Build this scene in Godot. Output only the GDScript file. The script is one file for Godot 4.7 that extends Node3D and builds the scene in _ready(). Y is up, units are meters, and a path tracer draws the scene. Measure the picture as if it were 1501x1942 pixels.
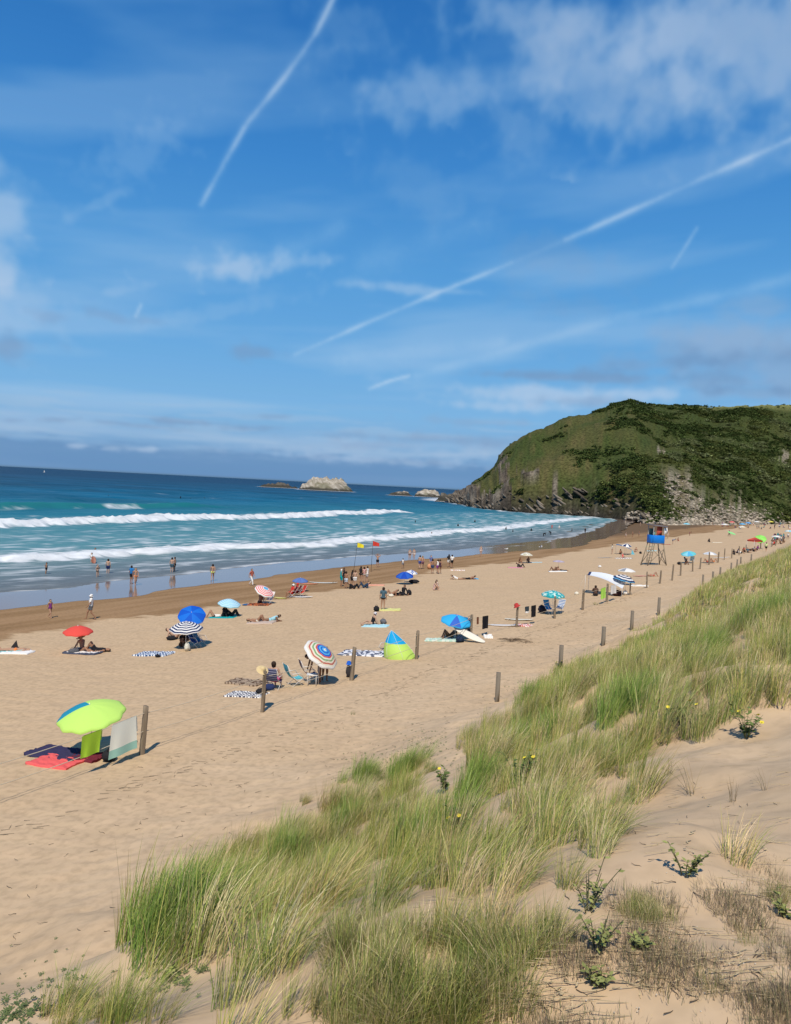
extends Node3D
# A sandy Atlantic bay seen from the top of a dune: sea and headland, beach with bathers, rope fence, marram grass.
const F := 1505.0            # focal length of the photograph in its own pixels (1501 x 1942)
const CAM := Vector3(0, 10.9, 0)
var cam_basis: Basis
var nz := FastNoiseLite.new()      # smooth fbm
var nf := FastNoiseLite.new()      # fine fbm
var nr := FastNoiseLite.new()      # ridged
var rng := RandomNumberGenerator.new()
var lut := PackedFloat32Array()
var mats := {}
var used := {}

func _ready() -> void:
	rng.seed = 7
	cam_basis = Basis(Vector3.RIGHT, deg_to_rad(-1.87)) * Basis(Vector3.BACK, deg_to_rad(2.95))
	nz.seed = 3; nz.noise_type = FastNoiseLite.TYPE_SIMPLEX_SMOOTH; nz.frequency = 1.0; nz.fractal_octaves = 3
	nf.seed = 11; nf.noise_type = FastNoiseLite.TYPE_SIMPLEX_SMOOTH; nf.frequency = 1.0; nf.fractal_octaves = 4
	nr.seed = 5; nr.noise_type = FastNoiseLite.TYPE_SIMPLEX; nr.frequency = 1.0; nr.fractal_type = FastNoiseLite.FRACTAL_RIDGED; nr.fractal_octaves = 3
	make_lut()
	set_view()
	make_ground()
	make_sea()
	make_headland()
	make_islets()
	make_plants()
	make_fences()
	make_things()

# ---------------------------------------------------------------- view, sky, sun
func set_view() -> void:
	var cam := Camera3D.new(); cam.name = "camera"
	cam.fov = 65.66; cam.near = 0.05; cam.far = 40000.0
	add_child(cam); cam.transform = Transform3D(cam_basis, CAM); cam.current = true
	var env := Environment.new()
	env.background_mode = Environment.BG_SKY
	env.tonemap_mode = Environment.TONE_MAPPER_LINEAR
	env.tonemap_exposure = 1.0
	env.sdfgi_enabled = true; env.ssao_enabled = true; env.ssil_enabled = true
	var sky := Sky.new(); var pm := PanoramaSkyMaterial.new()
	pm.panorama = sky_picture()
	sky.sky_material = pm; env.sky = sky
	var we := WorldEnvironment.new(); we.name = "world_environment"; we.environment = env; add_child(we)
	var sun := DirectionalLight3D.new(); sun.name = "sun"
	sun.light_energy = 1.3; sun.light_angular_distance = 0.5; sun.light_color = Color(1.0, 0.955, 0.88); sun.shadow_enabled = true
	add_child(sun)
	sun.basis = Basis.looking_at(Vector3(0.06, -sin(deg_to_rad(54.0)), -cos(deg_to_rad(54.0))).normalized(), Vector3.UP)

func ray(px: float, py: float) -> Vector3:
	return (cam_basis * Vector3((px - 750.5) / F, -(py - 971.0) / F, -1.0)).normalized()
func az_el(px: float, py: float) -> Vector2:
	var d := ray(px, py)
	return Vector2(rad_to_deg(atan2(d.x, -d.z)), rad_to_deg(asin(d.y)))
func project(q: Vector3) -> Vector2:
	var v: Vector3 = cam_basis.transposed() * (q - CAM)
	return Vector2(750.5 + F * v.x / -v.z, 971.0 - F * v.y / -v.z)

# clouds: [px, py, half length px, half height px, tilt deg, strength, grey 0..1, noise scale]
func sky_picture() -> Texture2D:
	var W := 2560; var H := 1280
	var clouds := [
		[1290, 90, 330, 150, -8, 1.0, 0.12, 0.22], [1480, 60, 200, 190, 0, 0.9, 0.15, 0.25], [1130, 170, 230, 90, 20, 0.55, 0.15, 0.3], [1000, 30, 160, 60, 10, 0.6, 0.15, 0.3],
		[800, 185, 150, 70, -5, 0.5, 0.1, 0.35], [980, 250, 90, 60, 40, 0.35, 0.2, 0.35], [810, 360, 130, 60, 20, 0.2, 0.2, 0.35], [660, 60, 90, 70, 0, 0.25, 0.2, 0.4],
		[-5, 440, 70, 130, 12, 0.7, 0.0, 0.28], [5, 520, 60, 34, -30, 0.85, 0.0, 0.3], [20, 600, 120, 60, 8, 0.4, 0.0, 0.3], [260, 290, 130, 55, -35, 0.28, 0.0, 0.5], [190, 385, 90, 14, -28, 0.25, 0.0, 0.5],
		[465, 508, 125, 30, -3, 0.8, 0.0, 0.4], [590, 495, 70, 14, -8, 0.35, 0.0, 0.4], [740, 545, 130, 13, 5, 0.6, 0.0, 0.4], [860, 553, 60, 8, 4, 0.4, 0.0, 0.4], [420, 590, 200, 20, -12, 0.22, 0.0, 0.5], [235, 550, 70, 12, -10, 0.3, 0.0, 0.4],
		[1060, 490, 160, 50, 12, 0.3, 0.75, 0.3], [1070, 580, 90, 30, 5, 0.25, 0.8, 0.35], [1450, 580, 90, 24, 0, 0.5, 0.55, 0.3], [1400, 660, 260, 55, -5, 0.8, 0.6, 0.22], [1480, 700, 240, 60, 0, 0.8, 0.6, 0.25],
		[490, 668, 62, 15, 4, 0.6, 0.95, 0.35], [30, 655, 75, 24, 3, 0.75, 0.9, 0.3], [210, 600, 60, 12, 15, 0.4, 0.9, 0.4], [95, 600, 40, 14, 10, 0.4, 0.9, 0.4], [290, 610, 45, 10, 5, 0.3, 0.9, 0.4],
		[1010, 745, 200, 22, 3, 0.85, 0.0, 0.3], [1210, 750, 110, 18, -3, 0.8, 0.0, 0.35], [960, 772, 150, 12, 2, 0.6, 0.0, 0.4], [1090, 716, 210, 11, 1, 0.8, 0.9, 0.3], [1120, 762, 90, 14, 0, 0.6, 0.85, 0.3], [1340, 725, 130, 24, 0, 0.7, 0.7, 0.3], [1000, 708, 150, 10, -2, 0.5, 0.9, 0.3], [1250, 690, 160, 16, -3, 0.5, 0.75, 0.3], [1430, 745, 110, 14, 0, 0.6, 0.7, 0.3], [900, 800, 120, 9, 2, 0.5, 0.7, 0.3],
		[820, 832, 230, 12, 2, 0.7, 0.8, 0.3], [700, 845, 130, 10, 0, 0.5, 0.7, 0.4], [350, 800, 90, 7, 5, 0.7, 0.95, 0.4], [250, 806, 80, 5, 6, 0.6, 0.95, 0.4], [490, 812, 60, 6, 0, 0.5, 0.95, 0.4], [110, 796, 50, 7, 0, 0.6, 0.95, 0.4], [30, 797, 30, 6, 0, 0.5, 0.95, 0.4], [520, 790, 40, 5, 0, 0.45, 0.95, 0.4],
		[150, 846, 36, 6, 0, 0.75, 0.0, 0.5], [275, 852, 34, 6, 0, 0.75, 0.0, 0.5], [210, 851, 26, 4, 0, 0.5, 0.0, 0.5], [700, 872, 260, 9, 3, 0.55, 0.05, 0.5], [860, 862, 120, 10, 2, 0.45, 0.1, 0.5], [560, 852, 160, 8, 2, 0.35, 0.1, 0.5], [820, 875, 26, 9, 0, 0.5, 0.95, 0.5], [940, 850, 60, 14, 0, 0.4, 0.3, 0.5]]
	# contrails: polyline px, half width px, strength
	var trails := [
		[[Vector2(640, -20), Vector2(600, 62), Vector2(545, 140), Vector2(470, 232), Vector2(425, 310), Vector2(382, 388)], 4.6, 0.45],
		[[Vector2(560, 672), Vector2(690, 615), Vector2(830, 555), Vector2(972, 498)], 3.4, 0.42],
		[[Vector2(1072, 455), Vector2(1200, 398), Vector2(1340, 335), Vector2(1520, 255)], 4.6, 0.45],
		[[Vector2(972, 498), Vector2(1072, 455)], 5.0, 0.16], [[Vector2(700, 738), Vector2(740, 722), Vector2(776, 713)], 3.0, 0.45], [[Vector2(790, 712), Vector2(980, 660), Vector2(1180, 600), Vector2(1370, 560), Vector2(1540, 515)], 10.0, 0.18],
		[[Vector2(1275, 508), Vector2(1322, 433)], 2.5, 0.3], [[Vector2(258, 600), Vector2(268, 578)], 2.5, 0.35],
		[[Vector2(690, 500), Vector2(900, 425)], 22.0, 0.12], [[Vector2(540, 480), Vector2(650, 430)], 18.0, 0.13], [[Vector2(640, 680), Vector2(950, 650)], 16.0, 0.16]]
	var cl := []
	for c in clouds:
		var a := az_el(c[0], c[1])
		var b := az_el(c[0] + c[2] * cos(deg_to_rad(c[4])), c[1] + c[2] * sin(deg_to_rad(c[4])))
		var e := az_el(c[0] - c[3] * sin(deg_to_rad(c[4])), c[1] + c[3] * cos(deg_to_rad(c[4])))
		var u := b - a
		cl.append([a, u.normalized(), u.length(), (e - a).length(), c[5], c[6], c[7]])
	var tr := []
	for c in trails:
		var pts := []
		for q in c[0]: pts.append(az_el(q.x, q.y))
		tr.append([pts, c[1] / 26.5, c[2]])
	# what touches each patch of 4 x 4 degrees
	var near := {}
	for i in cl.size():
		var r: float = maxf(cl[i][2], cl[i][3]) * 1.9
		var o: Vector2 = cl[i][0]
		for gx in range(int(floorf((o.x - r) / 4.0)), int(floorf((o.x + r) / 4.0)) + 1):
			for gy in range(int(floorf((o.y - r) / 4.0)), int(floorf((o.y + r) / 4.0)) + 1):
				var k := Vector2i(gx, gy)
				if not near.has(k): near[k] = [[], []]
				near[k][0].append(cl[i])
	for c in tr:
		for j in c[0].size() - 1:
			var p0: Vector2 = c[0][j]; var p1: Vector2 = c[0][j + 1]
			var r2: float = c[1] * 3.5
			for gx in range(int(floorf((minf(p0.x, p1.x) - r2) / 4.0)), int(floorf((maxf(p0.x, p1.x) + r2) / 4.0)) + 1):
				for gy in range(int(floorf((minf(p0.y, p1.y) - r2) / 4.0)), int(floorf((maxf(p0.y, p1.y) + r2) / 4.0)) + 1):
					var k := Vector2i(gx, gy)
					if not near.has(k): near[k] = [[], []]
					near[k][1].append([p0, p1, c[1], c[2]])
	var stops_el := [0.0, 1.2, 2.6, 5.0, 9.0, 15.0, 22.0, 31.0, 50.0, 90.0]
	var stops := [Color8(104, 146, 192), Color8(112, 154, 199), Color8(132, 174, 214), Color8(126, 180, 225), Color8(108, 170, 223), Color8(86, 155, 216), Color8(62, 133, 203), Color8(44, 111, 183), Color8(33, 92, 163), Color8(26, 76, 145)]
	var data := PackedByteArray(); data.resize(W * H * 3)
	var white := Color8(192, 208, 231); var grey := Color8(122, 148, 184)
	var nn := FastNoiseLite.new(); nn.seed = 21; nn.noise_type = FastNoiseLite.TYPE_SIMPLEX_SMOOTH; nn.frequency = 1.0; nn.fractal_octaves = 5; nn.fractal_gain = 0.45
	for y in H / 2:
		var el := 90.0 - (y + 0.5) * 180.0 / H
		var base: Color = stops[9]
		for k in 9:
			if el >= stops_el[k] and el < stops_el[k + 1]:
				base = stops[k].lerp(stops[k + 1], (el - stops_el[k]) / (stops_el[k + 1] - stops_el[k])); break
		var lm := 3.2 * log(1.0 + el / 5.0) + 40.0
		var ce := cos(deg_to_rad(el))
		for x in W:
			var az := (x + 0.5) * 360.0 / W
			if az > 180.0: az -= 360.0
			var axx := az * ce
			# thin high veil everywhere, streaky
			var v := nn.get_noise_2d(axx * 0.028, lm - axx * 0.012)
			var wv: float = clampf((v + 0.05) * 0.6, 0.0, 0.26) * smoothstep(178.0, 150.0, absf(az))
			var col := base.lerp(white, wv)
			# low bank of cloud along the horizon
			if el < 6.0:
				var n2 := nn.get_noise_2d(az * 0.22, el * 1.4 + 9.0)
				var top := 1.75 + n2 * 0.9
				col = col.lerp(Color8(106, 146, 190), smoothstep(top + 0.35, top - 0.25, el) * 0.75)
				var st := nn.get_noise_2d(az * 0.1 + 70.0, el * 1.5)
				col = col.lerp(Color8(165, 192, 220), clampf(st * 1.3, 0.0, 0.4) * smoothstep(1.0, 2.4, el) * smoothstep(6.0, 4.0, el))
			var k := Vector2i(int(floorf(az / 4.0)), int(floorf(el / 4.0)))
			if near.has(k):
				var wsum := 0.0; var gsum := 0.0
				for c in near[k][0]:
					var d: Vector2 = Vector2(az, el) - c[0]
					var uu: float = d.dot(c[1]) / c[2]
					var vv: float = (d.y * c[1].x - d.x * c[1].y) / c[3]
					var m := exp(-(uu * uu + vv * vv) * 1.25)
					if m < 0.02: continue
					var q: float = c[6]
					var n3 := nn.get_noise_2d(az * q * 1.5 + c[0].x, el * q * 1.7 * (1.0 + 1.2 * exp(-el / 9.0)))
					var n4 := nn.get_noise_2d(az * q * 0.7 + 31.0, el * q * 0.9)
					var dens: float = clampf(smoothstep(0.12, 1.05, m + n3 * 0.42 + n4 * 0.4) * c[4], 0.0, 1.0)
					wsum = wsum + (1.0 - wsum) * dens
					gsum = maxf(gsum, 0.0) + dens * c[5]
				if wsum > 0.001:
					col = col.lerp(white.lerp(grey, clampf(gsum / maxf(wsum, 0.001), 0.0, 1.0)), wsum * 0.7)
				var t := 0.0
				for c in near[k][1]:
					var p: Vector2 = Vector2(az, el); var ab: Vector2 = c[1] - c[0]
					var f: float = clampf((p - c[0]).dot(ab) / ab.length_squared(), 0.0, 1.0)
					var dd: float = (p - (c[0] + ab * f)).length() / c[2]
					if dd < 3.0:
						var n5 := nn.get_noise_2d(az * 0.22, el * 0.22); var n6 := nn.get_noise_2d(az * 2.2 + 60.0, el * 2.2)
						dd *= 1.0 - n5 * 0.4
						t = maxf(t, (0.6 * exp(-dd * dd * 1.6) + 0.4 * exp(-dd * dd * 0.45)) * c[3] * clampf(0.9 + n5 * 0.8 + n6 * 0.18, 0.35, 1.2))
				col = col.lerp(Color8(214, 226, 242), t)
			var o := (y * W + x) * 3
			data[o] = int(col.r * 255.0 + 0.5); data[o + 1] = int(col.g * 255.0 + 0.5); data[o + 2] = int(col.b * 255.0 + 0.5)
	# below the horizon: the tone of sea and land far off
	var row := PackedByteArray(); row.resize(W * 3)
	for x in W:
		row[x * 3] = 96; row[x * 3 + 1] = 118; row[x * 3 + 2] = 134
	data.resize(W * H / 2 * 3)
	for y in H / 2: data.append_array(row)
	return ImageTexture.create_from_image(Image.create_from_data(W, H, false, Image.FORMAT_RGB8, data))

# ---------------------------------------------------------------- names, materials, shapes
func lin(r: float, g: float, b: float) -> Color:
	return Color(r, g, b).linear_to_srgb()
func mat(c: Color, rough := 0.8, spec := 0.4) -> StandardMaterial3D:     # c: linear base colour
	var key := "%s %s %s" % [c, rough, spec]
	if not mats.has(key):
		var m := StandardMaterial3D.new()
		m.albedo_color = c.linear_to_srgb(); m.roughness = rough; m.metallic_specular = spec
		m.cull_mode = BaseMaterial3D.CULL_DISABLED
		mats[key] = m
	return mats[key]
func vmat(rough := 0.85, spec := 0.4) -> StandardMaterial3D:             # colour from the vertices
	var key := "v %s %s" % [rough, spec]
	if not mats.has(key):
		var m := StandardMaterial3D.new()
		m.vertex_color_use_as_albedo = true; m.roughness = rough; m.metallic_specular = spec
		m.cull_mode = BaseMaterial3D.CULL_DISABLED
		mats[key] = m
	return mats[key]
func noise_image(size: int, freq: float, oct: int, seed_: int, lo: float, hi: float) -> Image:
	var n := FastNoiseLite.new(); n.seed = seed_; n.frequency = freq; n.fractal_octaves = oct; n.noise_type = FastNoiseLite.TYPE_SIMPLEX_SMOOTH
	var im := n.get_seamless_image(size, size)
	im.convert(Image.FORMAT_L8)
	var d := im.get_data()
	for i in d.size(): d[i] = int(clampf(lerpf(lo, hi, d[i] / 255.0), 0.0, 1.0) * 255.0)
	im = Image.create_from_data(size, size, false, Image.FORMAT_L8, d)
	im.convert(Image.FORMAT_RGB8)
	return im
func numbered(called: String) -> String:
	if not used.has(called):
		used[called] = 0
		return called
	used[called] += 1
	return "%s_%03d" % [called, used[called]]
func tag(o: Node, label: String, category: String, group := "", kind := "") -> Node:
	if label: o.set_meta("label", label)
	if category: o.set_meta("category", category)
	if group: o.set_meta("group", group)
	if kind: o.set_meta("kind", kind)
	return o
func thing(called: String, label: String, category: String, at := Vector3.ZERO, turn := 0.0, group := "") -> Node3D:
	var o := Node3D.new(); o.name = numbered(called); add_child(o)
	o.position = at; o.rotation.y = turn
	tag(o, label, category, group)
	return o
func part(called: String, mesh: Mesh, m: Material, parent: Node) -> MeshInstance3D:
	var o := MeshInstance3D.new(); o.name = called; o.mesh = mesh
	o.material_override = m
	parent.add_child(o, true)
	return o
func top(called: String, mesh: Mesh, m: Material) -> MeshInstance3D:
	return part(numbered(called), mesh, m, self)

func grid_mesh(nu: int, nv: int, verts: PackedVector3Array, cols: PackedColorArray) -> ArrayMesh:
	var idx := PackedInt32Array(); idx.resize((nu - 1) * (nv - 1) * 6)
	var k := 0
	for i in nu - 1:
		for j in nv - 1:
			var a := i * nv + j
			idx[k] = a; idx[k + 1] = a + 1; idx[k + 2] = a + nv; idx[k + 3] = a + 1; idx[k + 4] = a + nv + 1; idx[k + 5] = a + nv
			k += 6
	return mesh_of(verts, cols, idx)
func mesh_of(verts: PackedVector3Array, cols: PackedColorArray, idx: PackedInt32Array) -> ArrayMesh:
	var arr := []; arr.resize(Mesh.ARRAY_MAX)
	arr[Mesh.ARRAY_VERTEX] = verts; arr[Mesh.ARRAY_INDEX] = idx
	if cols.size() == verts.size(): arr[Mesh.ARRAY_COLOR] = cols
	var am := ArrayMesh.new(); am.add_surface_from_arrays(Mesh.PRIMITIVE_TRIANGLES, arr)
	var st := SurfaceTool.new(); st.create_from(am, 0); st.generate_normals()
	return st.commit()

# ---------------------------------------------------------------- ground
# beach axes: s runs along the shore away from the camera, t out to sea
func to_st(x: float, z: float) -> Vector2:
	return Vector2(0.5 * x - 0.866 * z, -0.866 * x - 0.5 * z)
func from_st(s: float, t: float) -> Vector2:
	return Vector2(0.5 * s - 0.866 * t, -0.866 * s - 0.5 * t)
func make_lut() -> void:
	var T := [-120.0, -30.0, -6.0, -2.0, 0.0, 1.5, 3.0, 6.0, 9.0, 11.8, 14.0, 18.0, 30.0, 43.0, 54.0, 62.0, 80.0, 140.0]
	var Y := [9.0, 9.2, 9.0, 8.85, 8.6, 8.25, 7.55, 5.75, 3.95, 2.85, 2.5, 2.2, 1.35, 0.55, 0.17, 0.0, -0.6, -3.0]
	var raw := PackedFloat32Array()
	for i in 1041:
		var t := -120.0 + i * 0.25
		var k := 0
		while k < T.size() - 2 and t > T[k + 1]: k += 1
		raw.append(lerpf(Y[k], Y[k + 1], (t - T[k]) / (T[k + 1] - T[k])))
	for i in raw.size():
		var a := 0.0; var n := 0
		for j in range(maxi(0, i - 4), mini(raw.size(), i + 5)):
			a += raw[j]; n += 1
		lut.append(a / n)
func profile(t: float) -> float:
	var f := clampf((t + 120.0) * 4.0, 0.0, 1039.0)
	var i := int(f)
	return lerpf(lut[i], lut[i + 1], f - i)
func ground_y(x: float, z: float) -> float:
	var s := 0.5 * x - 0.866 * z; var t := -0.866 * x - 0.5 * z
	var dune := smoothstep(14.5, 9.0, t)
	var y := profile(t + nz.get_noise_2d(s * 0.06, 3.0) * 1.6 * dune)
	y += nz.get_noise_2d(x * 0.22, z * 0.22) * 0.42 * dune * smoothstep(-3.0, 3.0, t + 1.0)
	var dry := smoothstep(52.0, 40.0, t)
	y += nz.get_noise_2d(x * 0.07 + 9.0, z * 0.07) * 0.10 * dry
	y += nf.get_noise_2d(x * 1.1, z * 1.1) * 0.035 * dry
	if t < 12.5: y += nf.get_noise_2d(x * 3.1 + 8.0, z * 3.1) * 0.03
	return y
func ground_at(px: float, py: float, lift := 0.0) -> Vector3:
	var d := ray(px, py)
	var a := 1.0; var b := 1.0
	while b < 4000.0:
		b = a * 1.03 + 0.03
		var q := CAM + d * b
		if q.y - lift < maxf(ground_y(q.x, q.z), 0.0): break
		a = b
	for k in 24:
		var m := (a + b) * 0.5
		var q := CAM + d * m
		if q.y - lift < maxf(ground_y(q.x, q.z), 0.0): b = m
		else: a = m
	var r := CAM + d * b
	r.y = maxf(ground_y(r.x, r.z), 0.0)
	return r
func steps(pairs: Array) -> PackedFloat32Array:      # [from, step, growth, to], ...
	var out := PackedFloat32Array()
	for p in pairs:
		var v: float = p[0]; var d: float = p[1]
		while v < p[3] - 0.001:
			out.append(v); v += d; d = maxf(d * p[2], 0.1)
	out.append(pairs[-1][3])
	return out
func sand_material() -> StandardMaterial3D:
	var m := StandardMaterial3D.new()
	m.vertex_color_use_as_albedo = true
	m.albedo_texture = ImageTexture.create_from_image(noise_image(512, 0.03, 5, 4, 0.88, 1.08))
	m.uv1_triplanar = true; m.uv1_world_triplanar = true; m.uv1_scale = Vector3(0.21, 0.21, 0.21)
	var hgt := noise_image(512, 0.02, 4, 8, 0.35, 0.65)
	hgt.convert(Image.FORMAT_L8)
	var px := hgt.get_data()
	var r := RandomNumberGenerator.new(); r.seed = 12
	for k in 75:      # footprints: shallow oval hollows with a pushed-up rim
		var cx := r.randi() % 512; var cy := r.randi() % 512
		var rx := r.randf_range(5.0, 9.0); var ry := rx * r.randf_range(1.5, 2.3); var a := r.randf() * PI; var deep := r.randf_range(10.0, 34.0)
		for dx in range(-24, 25):
			for dy in range(-24, 25):
				var u := (dx * cos(a) + dy * sin(a)) / rx; var w := (-dx * sin(a) + dy * cos(a)) / ry
				var q := sqrt(u * u + w * w)
				if q > 1.8: continue
				var o := ((cy + dy + 512) % 512) * 512 + (cx + dx + 512) % 512
				px[o] = clampi(int(px[o] - deep * smoothstep(1.0, 0.5, q) + deep * 0.4 * exp(-pow((q - 1.2) * 4.0, 2.0))), 0, 255)
	var n := Image.create_from_data(512, 512, false, Image.FORMAT_L8, px)
	n.convert(Image.FORMAT_RGB8)
	n.bump_map_to_normal_map(6.0)
	m.normal_enabled = true; m.normal_texture = ImageTexture.create_from_image(n); m.normal_scale = 0.22
	m.roughness = 0.95; m.metallic_specular = 0.15
	return m
func make_ground() -> void:
	var S := steps([[-300.0, 40.0, 0.9, -12.0], [-12.0, 0.6, 1.0, 2.0], [2.0, 0.16, 1.0, 26.0], [26.0, 0.3, 1.0, 62.0], [62.0, 0.8, 1.0, 134.0], [134.0, 2.5, 1.02, 700.0]])
	var T := steps([[-900.0, 200.0, 0.8, -30.0], [-30.0, 3.0, 0.9, -5.0], [-5.0, 0.16, 1.0, 14.0], [14.0, 0.4, 1.0, 62.0], [62.0, 2.0, 1.1, 300.0]])
	var v := PackedVector3Array(); var c := PackedColorArray()
	v.resize(S.size() * T.size()); c.resize(v.size())
	var dry := Color(0.585, 0.425, 0.262); var pale := Color(0.62, 0.465, 0.30); var damp := Color(0.29, 0.178, 0.088); var wet := Color(0.17, 0.11, 0.065)
	var k := 0
	for s in S:
		for t in T:
			var p := from_st(s, t)
			var y := ground_y(p.x, p.y)
			if t > 11.0 and t < 42.0 and s < 140.0:      # trodden sand
				y -= maxf(0.0, nf.get_noise_2d(p.x * 2.3 + 50.0, p.y * 2.3)) * 0.05
			v[k] = Vector3(p.x, y, p.y)
			var edge := 42.8 + nz.get_noise_2d(s * 0.03, 8.0) * 3.0 + nz.get_noise_2d(s * 0.25, t * 0.1) * 1.6 + 2.2 * smoothstep(60.0, 110.0, s) - 2.0 * smoothstep(140.0, 260.0, s)
			var col := dry.lerp(pale, clampf(0.5 + nz.get_noise_2d(p.x * 0.12 + 5.0, p.y * 0.12) * 1.2, 0.0, 1.0) * smoothstep(30.0, 5.0, t))
			col = col * (1.0 + nf.get_noise_2d(p.x * 0.9, p.y * 0.9) * 0.10)
			var dm := smoothstep(edge - 0.35, edge + 0.35, t + nf.get_noise_2d(s * 0.8, t * 0.8) * 0.9)
			var streak := clampf(0.5 + nf.get_noise_2d(s * 0.04 + 20.0, t * 0.5) * 1.6, 0.0, 1.0)
			col = col.lerp(damp.lerp(Color(0.37, 0.235, 0.125), streak), dm)
			col = col.lerp(wet, smoothstep(54.0, 60.0, t))
			c[k] = col
			k += 1
	tag(top("beach", grid_mesh(S.size(), T.size(), v, c), sand_material()), "pale dry sand beach and dune with a darker damp strip by the water", "beach", "", "structure")
	# thin film of water left by the last wave
	var S2 := steps([[-40.0, 0.7, 1.0, 200.0], [200.0, 2.0, 1.01, 430.0]])
	var verts := PackedVector3Array(); var idx := PackedInt32Array()
	var n := 26
	for s in S2:
		var e := film_edge(s)
		for j in n:
			var t := lerpf(e, 72.0 + maxf(0.0, s - 200.0) * 0.16, pow(j / float(n - 1), 1.3))
			var p := from_st(s, t)
			verts.append(Vector3(p.x, maxf(ground_y(p.x, p.y) + 0.012, -0.05), p.y))
	var fm := StandardMaterial3D.new()
	fm.albedo_color = lin(0.27, 0.19, 0.145); fm.roughness = 0.09; fm.metallic_specular = 0.42
	var rip := noise_image(256, 0.02, 3, 31, 0.0, 1.0); rip.bump_map_to_normal_map(2.0)
	fm.normal_enabled = true; fm.normal_texture = ImageTexture.create_from_image(rip); fm.normal_scale = 0.035
	fm.uv1_triplanar = true; fm.uv1_world_triplanar = true; fm.uv1_scale = Vector3(0.3, 0.3, 0.3)
	tag(top("wet_sand", grid_mesh(S2.size(), n, verts, PackedColorArray()), fm), "mirror-like film of water over wet sand at the tide line", "wet sand", "", "structure")
func film_edge(s: float) -> float:
	var pts := [[-60.0, 52.0], [35.0, 53.7], [71.0, 55.8], [98.0, 56.8], [125.0, 53.0], [157.0, 49.0], [175.0, 50.5], [196.0, 54.5], [245.0, 62.0], [365.0, 87.0], [450.0, 105.0]]
	return along(pts, s) + nz.get_noise_2d(s * 0.045, 1.0) * 1.8 + nz.get_noise_2d(s * 0.2, 2.0) * 0.5
func along(pts: Array, s: float) -> float:
	var k := 0
	while k < pts.size() - 2 and s > pts[k + 1][0]: k += 1
	var a: Array = pts[k]; var b: Array = pts[k + 1]
	return lerpf(a[1], b[1], clampf((s - a[0]) / (b[0] - a[0]), 0.0, 1.0))

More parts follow.
